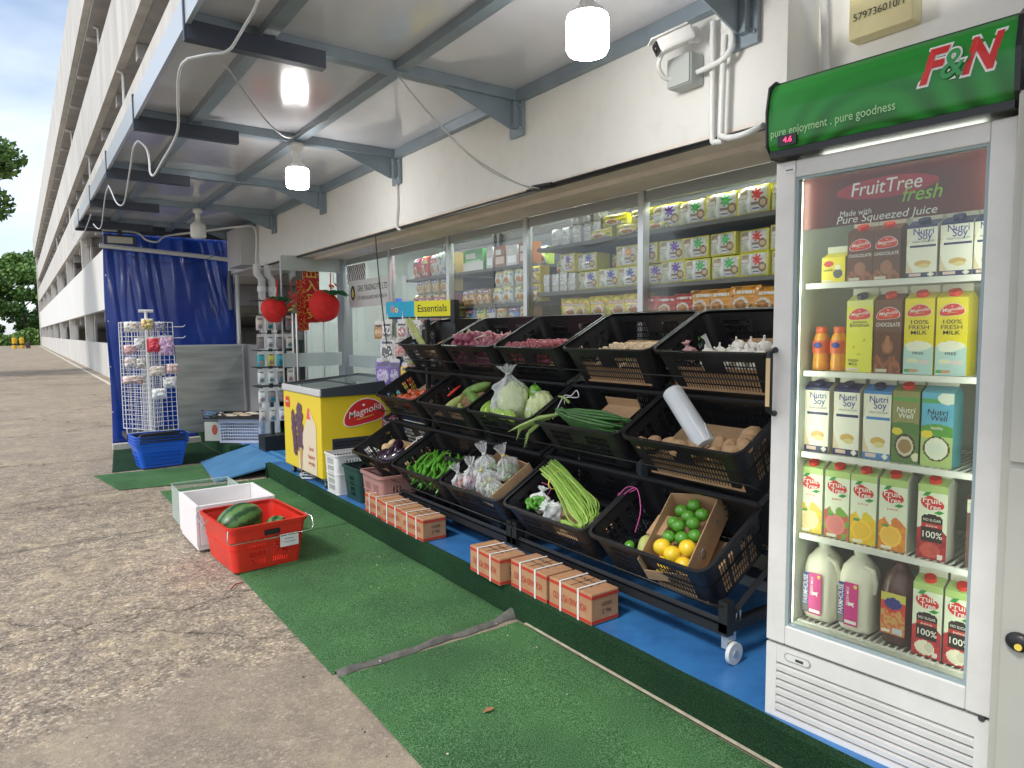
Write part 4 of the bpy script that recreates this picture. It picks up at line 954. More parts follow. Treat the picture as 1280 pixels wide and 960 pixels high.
for (tr, c_), what in cont.items():
    lb = 'black slotted crate on the %s tier holding %s' % (tr, what)
    if first: crate0.matrix_world = frame_of(tr, c_); crate0['label'] = lb; crate0['group'] = 'black crates on the display racks'; first = False
    else: copy(crate0, frame_of(tr, c_), lb, 'black crates on the display racks')
copy(crate0, T(2.42, 3.55, .16) @ RZ(90), 'empty black crate standing flat on the deck under the far rack', 'black crates under the rack')
copy(crate0, T(2.40, 4.22, .16) @ RZ(90), 'dark black crate under the far rack behind the pink crate', 'black crates under the rack')
copy(crate0, T(2.42, 3.56, .37) @ RZ(90), 'black crate stacked on another under the far rack', 'black crates under the rack')

def liner(F, x0, x1, y0, y1, z, label, fold=.05, m=None):
    b = MB(); b.box(x0, y0, z, x1, y1, z + .003, m or M_card); b.box(x0, y1 - .003, z + .0031, x1, y1, z + fold, m or M_card)
    return one(b, 'cardboard_sheet', label, 'cardboard', F)
def heap(F, r, x0, x1, y0, y1, z0, hf, make, jit=.3, seed=0):
    rr = random.Random(seed); out = 0; k_ = 0
    while k_ < 8:
        z = z0 + r + k_ * r * 1.5; any_ = False
        ny = int((y1 - y0) / (2 * r * .95)); nx_ = int((x1 - x0) / (2 * r))
        for j_ in range(ny + 1):
            for i in range(nx_ + 1):
                x = x0 + r + i * 2 * r + (r if (j_ + k_) % 2 else 0); y = y0 + r + j_ * 2 * r * .92 + (k_ % 2) * r * .5
                if x > x1 - r or y > y1 - r or z > hf(x, y): continue
                any_ = True; make(F @ T(x + rr.uniform(-jit, jit) * r, y + rr.uniform(-jit, jit) * r, z + rr.uniform(-jit, jit) * r * .5), rr); out += 1
        if not any_: break
        k_ += 1
    return out
def variants(name, cat, label, group, builders):
    protos = []
    def make(M, rr, sc=1):
        i = rr.randrange(len(builders))
        rot = Mx.Rotation(rr.uniform(0, 6.28), 4, 'Z') @ Mx.Rotation(rr.uniform(-1, 1), 4, 'X') @ S(sc * rr.uniform(.85, 1.12))
        while len(protos) <= i: protos.append(None)
        if protos[i] is None:
            o = one(builders[i](), name, label, cat, M @ rot, group); protos[i] = o; return o
        o = protos[i].copy(); C.objects.link(o); o.matrix_world = M @ rot; return o
    return make
# vegetables
def front_liner(tier, col, x0, x1, z0, z1, label, side=0):
    b = MB(); b.box(x0, -.183, z0, x1, -.1805, z1, M_card)
    if side: b.box(-.279, -.14, z0, -.276, .12, z1 + .02, M_card)
    return one(b, 'cardboard_sheet', label, 'cardboard', cframe(tier, col))
M_card2 = M_card
front_liner('top', 0, -.26, .26, .012, .13, 'cardboard strip standing behind the front slots of the garlic crate')
front_liner('top', 1, -.24, .22, .012, .13, 'cardboard strip standing behind the front slots of the ginger crate')
front_liner('middle', 0, -.26, .24, .012, .12, 'cardboard strip behind the front slots of the potato crate', 1)
front_liner('bottom', 0, -.25, .0, .012, .10, 'cardboard strip behind the side slots of the citrus crate', 1)
M_onion = mat('onion_skin', (.40, .10, .16), .35, col2=(.19, .035, .07), vscale=14)
M_shal = mat('shallot_skin', (.42, .10, .12), .38, col2=(.24, .04, .06), vscale=30)
M_ging = mat('ginger_skin', (.62, .46, .30), .7, var=.3, vscale=40)
M_garl = mat('garlic_skin', (.78, .74, .66), .6, var=.12, vscale=40)
M_tom = mat('tomato_skin', (.62, .09, .02), .22, var=.25, vscale=6, coat=.4)
M_pot = mat('potato_skin', (.50, .31, .16), .75, var=.28, vscale=25, bump=.3, bscale=90)
M_aub = mat('aubergine_skin', (.018, .008, .022), .15, coat=.5)
M_chil = mat('chilli_green', (.10, .32, .03), .28, col2=(.045, .19, .012), vscale=18, coat=.4)
M_bean = mat('long_bean_green', (.27, .44, .07), .45, col2=(.16, .32, .045), vscale=30)
M_bean2 = mat('long_bean_pale', (.38, .52, .12), .45, var=.2, vscale=20)
M_leek = mat('leaf_dark_green', (.075, .20, .045), .4, col2=(.03, .11, .02), vscale=16)
M_leekl = mat('leaf_pale_green', (.33, .47, .14), .4, var=.2, vscale=20)
M_cab = mat('cabbage_leaf', (.50, .62, .20), .5, col2=(.72, .78, .45), vscale=8, bump=.5, bscale=25)
M_lime = mat('lime_skin', (.055, .22, .015), .32, col2=(.10, .33, .03), vscale=12, bump=.12, bscale=160, coat=.2)
M_lem = mat('lemon_skin', (.88, .60, .03), .35, var=.12, vscale=8, bump=.15, bscale=160, coat=.2)
M_gourd = mat('gourd_green', (.24, .38, .08), .45, col2=(.12, .25, .04), vscale=30, bump=.9, bscale=70)
M_cuc = mat('cucumber_pale', (.58, .60, .22), .4, col2=(.38, .47, .12), vscale=12)
M_green = mat('pepper_green', (.22, .48, .03), .25, col2=(.10, .34, .02), vscale=10, coat=.4)
M_lgr = mat('lemongrass', (.48, .50, .20), .6, col2=(.33, .38, .12), vscale=30)
M_string = mat('white_string', (.75, .74, .70), .7); M_pstring = mat('pink_string', (.65, .10, .35), .6)

F = cframe('top', 3)
def onion(sd):
    def f():
        m = MB(); m.ell(.037, .037, .033, M_onion, None, 16, 10, .06, 2, sd); m.tube([(0, 0, .030), (.002, 0, .042), (.004, .002, .052)], [.010, .005, .003], M_ging, 6); return m
    return f
mk = variants('red_onion', 'onion', 'large red onion with papery skin heaped in a top tier crate', 'red onions heaped in the top crate', [onion(i) for i in range(3)])
heap(F, .036, -.27, .25, -.185, .15, .05, lambda x, y: .265 - (y + .18) * .40 + .02 * math.sin(x * 9), mk, seed=3)
liner(F, -.24, .24, -.16, .15, .045, 'cardboard sheet lying under the red onions', .004)
F = cframe('top', 2)
liner(F, -.24, .20, -.175, .14, .09, 'cardboard sheet under the shallots', .004)
mk = variants('shallot', 'shallot', 'small shiny red shallot in the heap on the top tier', 'small red shallots heaped in the top crate', [lambda sd=i: MB().ell(.017, .017, .019, M_shal, None, 10, 7, .08, 2, sd) for i in range(3)])
heap(F, .0185, -.14, .27, -.185, .12, .094, lambda x, y: .21 - (y + .16) * .36 - .5 * max(0, -x - .12) * 0, mk, seed=4)
F = cframe('top', 1)
liner(F, -.23, .15, -.165, .12, .10, 'torn cardboard scrap under the ginger pieces', .004)
mk = variants('ginger_piece', 'ginger', 'knobbly beige ginger piece in the shallow heap on the top tier', 'ginger pieces in the top crate', [lambda sd=i: MB().ell(.028, .015, .013, M_ging, None, 10, 7, .5, 3, sd) for i in range(3)])
heap(F, .018, -.26, .12, -.185, .06, .104, lambda x, y: .20 - (y + .16) * .32, mk, seed=5)
F = cframe('top', 0)
liner(F, -.25, .05, -.165, .15, .10, 'plain cardboard sheet behind the garlic bulbs', .004)
def garlic(sd):
    def f():
        m = MB(); m.ell(.030, .030, .024, M_garl, None, 18, 9, .10, 3.5, sd); m.tube([(0, 0, .02), (.002, 0, .032), (.006, .002, .046)], [.012, .005, .004], M_garl, 6); return m
    return f
mk = variants('garlic_bulb', 'garlic', 'white garlic bulb in the top tier crate beside the fridge', 'garlic bulbs in the top crate', [garlic(i) for i in range(3)])
heap(F, .034, -.28, .16, -.185, .04, .09, lambda x, y: .225 - (y + .18) * .45 - max(0, x) * .25, mk, seed=6)
F = cframe('top', 4)
b = MB(); rr = random.Random(5)
for i in range(11):
    b = MB(); e = i * .009
    b.tube([(-.05 + e * .6, -.17, .19 + .004 * (i % 3)), (.05 + e, -.13, .27 + .006 * (i % 4)), (.16 + e * 1.2 + rr.uniform(-.01, .02), -.08, .37 + rr.uniform(-.02, .02))], [.010, .008, .004], M_lgr, 6)
    one(b, 'lemongrass_stalk', 'thin yellow green lemongrass stalk leaning out of the far top crate', 'lemongrass', F, 'lemongrass stalks')
liner(F, -.24, .2, -.165, .12, .09, 'cardboard sheet in the far top crate under the ginger', .004)
mk = variants('galangal_piece', 'ginger', 'pale knobbly root in the far top crate with the lemongrass', 'pale roots in the far top crate', [lambda sd=i: MB().ell(.035, .028, .026, M_ging, None, 12, 8, .35, 2.5, sd) for i in range(3)])
heap(F, .032, -.22, .20, -.165, -.03, .094, lambda x, y: .145, mk, seed=8)
F = cframe('middle', 4)
def tomato(sd):
    def f():
        m = MB(); m.ell(.036, .036, .030, M_tom, None, 18, 11, .05, 2, sd); m.ell(.012, .012, .003, M_leek, T(0, 0, .028), 5, 4); return m
    return f
mk = variants('tomato', 'tomato', 'orange red tomato in the middle tier crate above the freezer corner', 'tomatoes in the far middle crate', [tomato(i) for i in range(2)])
liner(F, -.26, .2, -.165, .15, .09, 'cardboard sheet under the tomatoes', .004)
heap(F, .037, -.20, .22, -.185, .06, .094, lambda x, y: .165 - y * .1, mk, seed=9)
F = cframe('middle', 3)
liner(F, -.25, .25, -.165, .14, .09, 'cardboard sheet under the bitter gourds', .004)
for i, (x, y, z, a, mm, L, rad, lb) in enumerate(((.08, -.09, .135, 100, M_cuc, .20, .030, 'plump pale yellow cucumber in the gourd crate'), (-.06, -.11, .130, 30, M_cuc, .17, .022, 'slim yellow green cucumber in the gourd crate'),
        (-.12, -.02, .16, 20, M_gourd, .22, .035, 'bumpy green bitter gourd lying at the front of its crate'), (-.06, .06, .18, 150, M_gourd, .24, .033, 'bumpy green bitter gourd lying across the back of its crate'), (-.20, -.07, .15, 60, M_gourd, .18, .032, 'bumpy bitter gourd touching the plastic bag'))):
    b = MB(); b.ell(L / 2, rad, rad, mm, None, 22, 14, .14 if mm is M_gourd else .05, 3 if mm is M_gourd else 1.5, i); one(b, 'gourd' if mm is M_gourd else 'cucumber', lb, 'vegetable', F @ T(x, y, z) @ RZ(a) @ RY(-6))
for i, (x, lb) in enumerate(((.22, 'thin red chilli tucked at the side of the gourd crate'),)):
    b = MB(); b.tube([(x, -.02, .15), (x - .02, .04, .165), (x - .03, .09, .17)], [.008, .009, .003], M_red, 8); one(b, 'red_chilli', lb, 'chilli', F)

def bag(name, label, M, rx, ry, rz, seed=0, m=None, neck=.5, group=None, knot=True, tie=None):
    b = MB(); nu, nv = 44, 26; vs_ = []; fs = []
    for jj in range(nv + 1):
        v = jj / nv
        if v < .62: q = v / .62; rad = math.sin(min(1, q * 1.25 + .0) * PI * .5) * (1 - .55 * max(0, q - .45)); z = -1 + q * 1.5
        elif v < .78: q = (v - .62) / .16; rad = .70 * (1 - q) ** 1.5 + .09; z = .5 + q * .5
        else: q = (v - .78) / .22; rad = .09 + .34 * q ** .8; z = 1 + neck * q
        pl = .05 if v < .6 else .30
        for i in range(nu):
            t_ = 2 * PI * i / nu; nn = noise.noise(V((math.cos(t_) * 1.6 + seed * 5, math.sin(t_) * 1.6, z * 1.6))) * .42 + noise.noise(V((math.cos(t_) * 5 + seed, math.sin(t_) * 5, z * 4))) * .26
            pleat = 1 + pl * math.sin(t_ * 9 + seed + z * 2) * (.6 if v > .55 else .3)
            k2 = (1 + nn) * pleat
            vs_.append((rx * rad * k2 * math.cos(t_) + .12 * rx * max(0, z - .6) * math.sin(seed * 2.1), ry * rad * k2 * math.sin(t_), rz * z * (1 + .12 * nn)))
    for jj in range(nv):
        for i in range(nu): fs.append((jj * nu + i, jj * nu + (i + 1) % nu, (jj + 1) * nu + (i + 1) % nu, (jj + 1) * nu + i))
    b.add(vs_, fs, m or M_bag, True); t = thing(name, label, 'bag', M, group); b.build('bag_film', t)
    if knot: k2 = MB(); k2.tube([(.11 * rx * math.cos(a) + .05 * rx * math.sin(seed * 2.1), .11 * ry * math.sin(a), rz * 1.0) for a in [q * .7 for q in range(10)]], .004, tie or M_string, 6); k2.build('tie', t)
    return t
F = cframe('middle', 2)
bag('plastic_bag', 'large knotted clear plastic bag of cabbage standing up in the middle tier', F @ T(.02, -.06, .22) @ RX(-24), .125, .12, .16, 1, plastic_film('cab_bag', .12), .30)
for i in range(3):
    b = MB(); b.ell((.105, .06, .055)[i], (.10, .06, .05)[i], (.13, .07, .06)[i], M_cab, None, 22, 14, .22, 2.5, i)
    for q in range(9): b.ell(.05, .012, .08, M_cab, T(.0, .0, .0) @ RZ(q * 40) @ T(.0, (.07, .05, .045)[i], .01) @ RX(14), 10, 7, .3, 2, q)
    one(b, 'cabbage', ('whole pale green cabbage inside the large clear bag', 'small lettuce head in the right white bag', 'green lettuce poking out of its bag by the crate edge')[i], 'cabbage', F @ T((.02, -.20, -.23)[i], (-.05, -.06, -.03)[i], (.19, .17, .18)[i]) @ RX(-24))
bag('plastic_bag', 'smaller white plastic bag wrapped round lettuce in the cabbage crate', F @ T(-.20, -.06, .18) @ RX(-30) @ RZ(40), .075, .065, .085, 4, M_bagw, .2)
for i, (x, y, z, a, L, lb) in enumerate(((.02, -.17, .205, 12, .26, 'long light green aubergine lying along the front rim'), (.16, -.14, .20, 62, .15, 'rounded light green guava like vegetable at the front rim'), (.22, -.12, .19, 75, .14, 'pale green vegetable at the left front of the cabbage crate'), (-.09, -.17, .2, 22, .18, 'slender green aubergine beside the bag'))):
    b = MB(); b.ell(L / 2, .028, .028, mat('pale_green_veg', (.42, .60, .12), .28, col2=(.30, .50, .06), vscale=9, coat=.3), None, 18, 12, .06, 1.5, i, .0); b.tube([(L / 2 - .01, 0, 0), (L / 2 + .02, .004, .004)], .006, M_leek, 6); one(b, 'green_aubergine', lb, 'vegetable', F @ T(x, y, z) @ RZ(a))
for i, (x, y, z) in enumerate(((-.10, .04, .22), (-.15, -.01, .20))):
    b = MB(); b.ell(.038, .038, .045, M_green, None, 20, 12, .18, 2, i + 3); b.tube([(0, 0, .04), (.004, 0, .06)], .005, M_leek, 6); one(b, 'green_pepper', ('bright green bell pepper behind the cabbage bag', 'bright green bell pepper between the two bags')[i], 'pepper', F @ T(x, y, z) @ RX(-30))
for i in range(5):
    b = MB(); b.tube([(.22 - .03 * i, -.15, .12), (.20 - .03 * i, -.05, .16 + .01 * i), (.14 - .03 * i, .05, .22)], [.012, .016, .006], M_green, 8); one(b, 'green_chilli', 'long green chilli lying behind the bagged cabbage', 'chilli', F, 'long chillies behind the cabbage bag')
# leeks
F = cframe('middle', 1); rr = random.Random(21)
liner(F, -.18, .05, -.10, .10, .15, 'brown cardboard piece behind the dark green leaves', .05)
for i in range(26):
    z = .155 + (i % 5) * .013; y = -.15 + (i // 5) * .024
    b = MB(); p = [(-.26 + rr.uniform(-.02, .03), y + rr.uniform(-.01, .01), z + rr.uniform(-.01, .02)), (-.08, y + .004, z + .01), (.10, y * .7 - .03, z + .018), (.20 + rr.uniform(-.01, .02), -.10 + rr.uniform(-.02, .02), .225 + rr.uniform(-.01, .015))]
    b.tube(p, [.004, .009, .009, .006], M_leek, 6); one(b, 'leek', 'dark green leek leaf in the bunch laid across the middle crate', 'leek', F, 'dark leek leaves in a bunch')
for i in range(5):
    b = MB(); a_ = rr.uniform(-.02, .02)
    b.tube([(.18, -.11, .22), (.27, -.17 + a_, .235 - i * .006), (.36 + .02 * (i % 3), -.24 + a_ * 2, .225 - .02 * i), (.44 - .05 * (i % 2), -.30 + .01 * i, .20 - .035 * i)], [.006, .011, .008, .001], M_leekl, 7)
    one(b, 'leek', 'pale pointed green stem sticking out over the crate rim to the left', 'leek', F, 'pale stems over the crate rim')
b = MB(); b.tube([(.16, -.05, .25), (.17, -.06, .29), (.20, -.07, .30)], [.008, .008, .003], M_leekl, 6); one(b, 'leek', 'small upright curled green tip on the leek bunch', 'leek', F)
def cord(F, pts, label, m=None, r=.003): 
    b = MB(); P_ = [V(p) for p in pts]; out = []
    for i in range(len(P_) - 1):
        p0, p1, p2, p3 = P_[max(i - 1, 0)], P_[i], P_[i + 1], P_[min(i + 2, len(P_) - 1)]
        for k_ in range(5):
            t_ = k_ / 5; out.append(.5 * ((2 * p1) + (-p0 + p2) * t_ + (2 * p0 - 5 * p1 + 4 * p2 - p3) * t_ ** 2 + (-p0 + 3 * p1 - 3 * p2 + p3) * t_ ** 3))
    b.tube(out + [P_[-1]], r, m or M_string, 6); return one(b, 'string', label, 'string', F)
cord(F, [(.30, -.10, .16), (.305, .0, .21), (.30, .04, .225), (.28, .06, .21), (.24, .08, .235), (.20, .05, .22), (.25, .06, .20), (.29, .03, .215), (.315, .01, .15), (.31, .0, .06)], 'white string tied between the cabbage and leek crates')
F = cframe('bottom', 4)
cord(F, [(-.27, .02, .215), (-.30, .05, .225), (-.33, .03, .215), (-.30, .07, .24), (-.33, .10, .23), (-.28, .08, .22)], 'white string tied between the aubergine and chilli crates')
F = cframe('top', 3)
cord(F, [(.18, -.10, .19), (.05, -.15, .215), (-.03, -.12, .235), (-.07, -.06, .235)], 'white string lying over the red onions')
F = cframe('bottom', 1)
cord(F, [(-.28, .08, .21), (-.31, .05, .225), (-.33, .10, .24), (-.36, .12, .22), (-.34, .06, .23), (-.42, .08, .27), (-.52, -.02, .25), (-.50, -.08, .17)], 'pink string tied to the crate rim beside the long beans', M_pstring, .002)
cord(F, [(.25, .02, .20), (.20, .03, .17), (.18, -.03, .16)], 'pink string looped at the left of the long bean crate', M_pstring, .002)
# potatoes and roll
F = cframe('middle', 0)
liner(F, -.27, .20, -.17, .10, .10, 'brown cardboard lining in the potato crate', .004)
mk = variants('potato', 'potato', 'brown potato lying on the cardboard in the crate beside the fridge', 'potatoes in the near middle crate', [lambda sd=i: MB().ell(.046, .036, .032, M_pot, None, 16, 10, .16, 1.6, sd) for i in range(4)])
rr = random.Random(2)
for (x, y, z) in ((.22, -.13, .12), (.16, -.12, .13), (.03, -.13, .13), (-.05, -.13, .135), (-.02, -.07, .12), (-.13, -.13, .13), (-.17, -.07, .125), (-.21, -.12, .145), (-.23, -.04, .14), (-.20, .03, .12), (-.11, -.06, .12), (-.25, -.09, .16), (.09, -.10, .12)): mk(F @ T(x * 1.12, y - .035, z + .040), rr)
t = thing('bag_roll', 'thick roll of clear produce bags leaning across the potato crate', 'bag roll', frame_of('middle', 0) @ T(-.03, -.05, .245) @ RZ(-33) @ RY(27))
b = MB(); b.cyl((-.16, 0, 0), (.16, 0, 0), .046, mat('bag_roll_white', (.66, .69, .70), .3, var=.1, vscale=3, bump=.3, bscale=20), 36); b.build('roll', t)
b = MB(); b.cyl((.168, 0, 0), (.175, 0, 0), .018, M_card, 14); b.tube([(.17, .0, .0), (.24, .006, -.015)], .005, M_white, 6); b.tube([(.16, .02, .045), (.10, .03, .075)], .003, M_white, 5); b.build('core', t)
# aubergines etc
F = cframe('bottom', 4)
liner(F, -.26, .26, -.165, .15, .075, 'cardboard sheet under the aubergines', .004)
for i, (x, y, z, a) in enumerate(((.06, -.10, .13, 60), (-.01, -.06, .14, 80), (-.10, -.06, .135, 110), (.02, .02, .14, 40))):
    b = MB(); b.ell(.098, .045, .045, M_aub, None, 22, 14, .04, 1.2, i, 0); b.ell(.018, .024, .024, M_leek, T(.075, 0, 0), 10, 6); b.tube([(.08, 0, 0), (.11, .004, .004)], .006, M_leek, 6)
    one(b, 'aubergine', ('dark purple aubergine at the front left of its crate', 'glossy dark aubergine in the middle of its crate', 'dark aubergine nearest the chilli crate', 'dark aubergine lying at the back of its crate')[i], 'aubergine', F @ T(x, y, z) @ RZ(a))
mk = variants('yellow_potato', 'potato', 'pale round potato beside the aubergines in the far bottom crate', 'pale potatoes with the aubergines', [lambda sd=i: MB().ell(.04, .034, .03, mat('pale_potato', (.58, .42, .22), .6, var=.15, vscale=20), None, 14, 9, .12, 1.6, sd) for i in range(2)])
rr = random.Random(4)
for p in ((.17, .05, .13), (.20, .0, .12), (-.16, -.14, .13), (-.19, .02, .15), (-.20, .06, .15)): mk(F @ T(*p), rr)
# green chillies
F = cframe('bottom', 3); rr = random.Random(31)
liner(F, -.26, .26, -.165, .15, .075, 'cardboard sheet under the green chillies', .004)
def chil(sd):
    def f():
        q = random.Random(sd); m = MB(); pts = []; L = .17
        for k_ in range(8):
            t_ = k_ / 7; pts.append(((t_ - .5) * L, .012 * math.sin(t_ * 3 + sd) * (1 + sd % 2), .008 * math.sin(t_ * 2.4 + sd * 2)))
        m.tube(pts, [.006, .0105, .0115, .011, .010, .0085, .006, .0015], M_chil, 8); m.tube([(-.5 * L, pts[0][1], pts[0][2]), (-.5 * L - .03, pts[0][1] + .005, .004)], .0025, M_leek, 5); return m
    return f
pr = []
for i in range(4): pr.append(None)
for i in range(70):
    k_ = i % 4; lay = i // 24; x = -.18 + (i % 24) % 8 * .052 + rr.uniform(-.012, .012); y = -.13 + ((i % 24) // 8) * .075 + rr.uniform(-.015, .015)
    Mm = F @ T(x, y, .10 + lay * .022 + .018 + rr.uniform(0, .012) - .03 * max(0, y) ) @ RZ(55 + rr.uniform(-28, 28)) @ RY(rr.uniform(-10, 10))
    if pr[k_] is None: pr[k_] = one(chil(k_)(), 'green_chilli', 'glossy green chilli in the heap on the bottom tier', 'chilli', Mm, 'green chillies heaped in the bottom crate')
    else: o = pr[k_].copy(); C.objects.link(o); o.matrix_world = Mm
# bagged greens in cardboard tray
F = cframe('bottom', 2)
b = MB(); W_, D_, H_ = .34, .28, .13
b.box(-W_ / 2, -D_ / 2, 0, W_ / 2, D_ / 2, .004, M_card); b.box(-W_ / 2, -D_ / 2, .0041, -W_ / 2 + .004, D_ / 2, H_, M_card); b.box(W_ / 2 - .004, -D_ / 2, .0041, W_ / 2, D_ / 2, H_, M_card); b.box(-W_ / 2 + .0041, D_ / 2 - .004, .0041, W_ / 2 - .0041, D_ / 2, H_ * .9, M_card)
one(b, 'cardboard_tray', 'open cardboard tray of bagged greens in the bottom crate', 'carton', F @ T(-.04, .0, .085) @ RZ(6) @ RX(4))
for i, (x, y, z, sc, lb) in enumerate(((.07, .0, .20, 1.0, 'tall knotted clear bag with a white twisted top in the cardboard tray'), (-.10, .04, .21, .9, 'knotted clear bag of greens at the rear of the tray'), (-.03, -.08, .19, .9, 'clear bag with yellow tie at the front of the tray'), (.12, -.09, .19, .8, 'clear bag of purple greens by the left side of the tray'), (.22, -.12, .16, .75, 'clear bag of red chillies in the crate corner left of the tray'), (-.12, -.10, .17, .75, 'small clear bag of leaves in the right front of the tray'))):
    bag('plastic_bag', lb, F @ T(x, y, z) @ RX(-18 + 10 * (i % 3)) @ RZ(i * 50) @ S(sc * 1.35), .062, .056, .075, i + 7, M_bag, .65, None, True, M_txty if i in (1, 2, 5) else M_string)
    g_ = MB(); rr = random.Random(i)
    col = [(.30, .42, .20), (.22, .34, .14), (.42, .50, .28), (.42, .26, .34), (.6, .10, .06), (.50, .55, .38)][i]
    for q in range(26): g_.ell(.022, .007, .012, mat('veg_bits%d' % i, col, .4, var=.4, vscale=20), T(rr.uniform(-.035, .035), rr.uniform(-.035, .035), rr.uniform(-.055, .02)) @ RZ(rr.uniform(0, 180)) @ RY(rr.uniform(-60, 60)), 8, 5, .3, 2, q)
    tag(one(g_, 'bagged_greens', None, None, F @ T(x, y, z) @ RX(-18 + 10 * (i % 3)) @ S(sc * 1.2)), 'chopped produce inside the %s' % lb.split(' in the')[0].split(' at the')[0], 'vegetable')
# long beans
F = cframe('bottom', 1); rr = random.Random(8)
liner(F, -.26, .12, -.165, .04, .075, 'brown cardboard lining under the long beans', .004)
for i in range(60):
    a_ = rr.uniform(-1, 1); h_ = (i // 13) * .009 + rr.uniform(-.004, .006); o_ = (i % 13 - 6) * .0085 + rr.uniform(-.006, .006)
    P_ = [(.24 + rr.uniform(-.015, .02), .10 + o_, .235 + h_ * .8), (.12, .06 + o_, .22 + h_), (-.02 + rr.uniform(-.01, .01), .0 + o_ * 1.15 + a_ * .016, .19 + h_ + rr.uniform(-.006, .008)), (-.14 + rr.uniform(-.02, .02), -.05 + o_ * 1.35 + a_ * .024, .16 + h_), (-.215 + rr.uniform(-.02, .015), -.10 + o_ * .9, .15 + h_ * .7), (-.17 + a_ * .02, -.15, .15 + h_ * .5), (-.08 + a_ * .04, -.155 + rr.uniform(0, .02), .15 + h_ * .4)]
    if i % 3 == 0: P_ = P_[:5]
    b = MB(); out = []
    Q = [V(p) for p in P_]
    for k2 in range(len(Q) - 1):
        p0, p1, p2, p3 = Q[max(k2 - 1, 0)], Q[k2], Q[k2 + 1], Q[min(k2 + 2, len(Q) - 1)]
        for e in range(5):
            t_ = e / 5; out.append(.5 * ((2 * p1) + (-p0 + p2) * t_ + (2 * p0 - 5 * p1 + 4 * p2 - p3) * t_ ** 2 + (-p0 + 3 * p1 - 3 * p2 + p3) * t_ ** 3))
    b.tube(out + [Q[-1]], rr.uniform(.0036, .0052), M_bean if i % 4 else M_bean2, 6); one(b, 'long_bean', 'thin green yard long bean in the curved bundle', 'bean', F, 'yard long beans in one bundle')
for x in (.13, .03):
    b = MB(); b.tube([(x + .03 * math.sin(a) * .2, .045 - (.13 - x) * .3 + .062 * math.cos(a), .225 - (.13 - x) * .3 + .036 * math.sin(a)) for a in [q * .45 for q in range(15)]], .003, M_txty, 6)
    one(b, 'rubber_band', 'yellow rubber band round the long bean bundle, %s' % ('nearer its cut ends' if x > .1 else 'nearer its middle'), 'rubber band', F)
bag('plastic_bag', 'open white plastic bag with green chillies left of the long beans', F @ T(.17, -.08, .165) @ RX(-40) @ RZ(20), .085, .06, .06, 14, M_bagw, .3, None, False)
bag('plastic_bag', 'crumpled clear bag of green produce in front of the long beans', F @ T(.03, -.115, .16) @ RX(20) @ RZ(80), .07, .05, .06, 15, M_bagw, .3, None, False)
for i in range(12):
    o = pr[i % 4].copy(); C.objects.link(o); o.matrix_world = F @ T(.13 + rr.uniform(-.05, .05), -.12 + rr.uniform(-.02, .03), .20 + rr.uniform(-.01, .012)) @ RZ(rr.uniform(0, 60)) @ S(.55, 1, 1)
    o['label'] = 'short green chilli spilling from the white bag in the bean crate'; o['group'] = 'chillies in the white bag'
# citrus carton
F = cframe('bottom', 0)
liner(F, -.27, -.02, -.17, .12, .03, 'brown cardboard sheet lying under the citrus carton', .004)
b = MB(); W_, D_, H_ = .23, .38, .12
b.box(-W_ / 2, -D_ / 2, 0, W_ / 2, D_ / 2, .004, M_card); b.box(-W_ / 2, -D_ / 2, .0041, -W_ / 2 + .004, D_ / 2, H_, M_card); b.box(W_ / 2 - .004, -D_ / 2, .0041, W_ / 2, D_ / 2, H_, M_card); b.box(-W_ / 2 + .0041, D_ / 2 - .004, .0041, W_ / 2 - .0041, D_ / 2, H_, M_card); b.box(-W_ / 2 + .0041, -D_ / 2, .0041, W_ / 2 - .0041, -D_ / 2 + .004, H_ * .45, M_card)
M_faint = mat('faint_print', (.22, .21, .20), .8)
b.lathe([(.012, 0), (.022, 0.0005), (.022, .001), (.012, .001)], M_faint, 18, T(-W_ / 2 - .0012, -.08, .06) @ RY(90)); b.prism([(0, 0), (.014, .012), (0, .024), (-.014, .012)], 0, .0008, M_faint, T(-W_ / 2 - .0003, .08, .06) @ RY(-90))
FB = F @ T(-.045, .0, .085) @ RZ(-14) @ RX(5)
one(b, 'cardboard_carton', 'open cardboard carton of lemons and limes in the near bottom crate', 'carton', FB)
fr = [(-.045, -.14, .05, 1), (.045, -.15, .05, 1), (.0, -.12, .085, 1), (.055, -.09, .09, 1), (-.055, -.08, .085, 1)]
nmL = ['lemon at the front right of the carton', 'lemon at the front left of the carton', 'lemon in the middle front of the carton', 'lemon against the left wall of the carton', 'lemon against the right wall of the carton']
for i, (x, y, z, k_) in enumerate(fr):
    b = MB(); b.ell(.037, .035, .034, M_lem, None, 22, 14, .03, 2, i); one(b, 'lemon', 'round yellow ' + nmL[i], 'lemon', FB @ T(x, y, z) @ RZ(i * 50), 'lemons in the carton')
li = [(.05, -.03, .075), (-.01, -.03, .075), (-.06, -.01, .07), (.02, .02, .09), (-.04, .04, .09), (.06, .05, .075), (0, .08, .085), (-.055, .10, .08), (.05, .12, .075), (.0, .15, .08)]
for i, (x, y, z) in enumerate(li):
    b = MB(); b.ell(.030, .028, .027, M_lime, None, 20, 12, .04, 2, i); one(b, 'lime', 'green lime heaped behind the lemons in the carton, %s from the lemons' % ORD[i], 'lime', FB @ T(x, y, z + .01), 'limes in the carton')
for i, (x, y, lb) in enumerate(((.10, -.10, 'cut pale green squash piece beside the citrus carton'), (.17, -.13, 'small round green vegetable at the left front of the citrus crate'))):
    b = MB(); b.ell((.06, .026)[i], (.032, .024)[i], (.03, .022)[i], (M_cuc, M_lime)[i], None, 16, 10, .1, 2, i); one(b, 'squash', lb, 'vegetable', F @ T(x, y, .13) @ RZ(60))
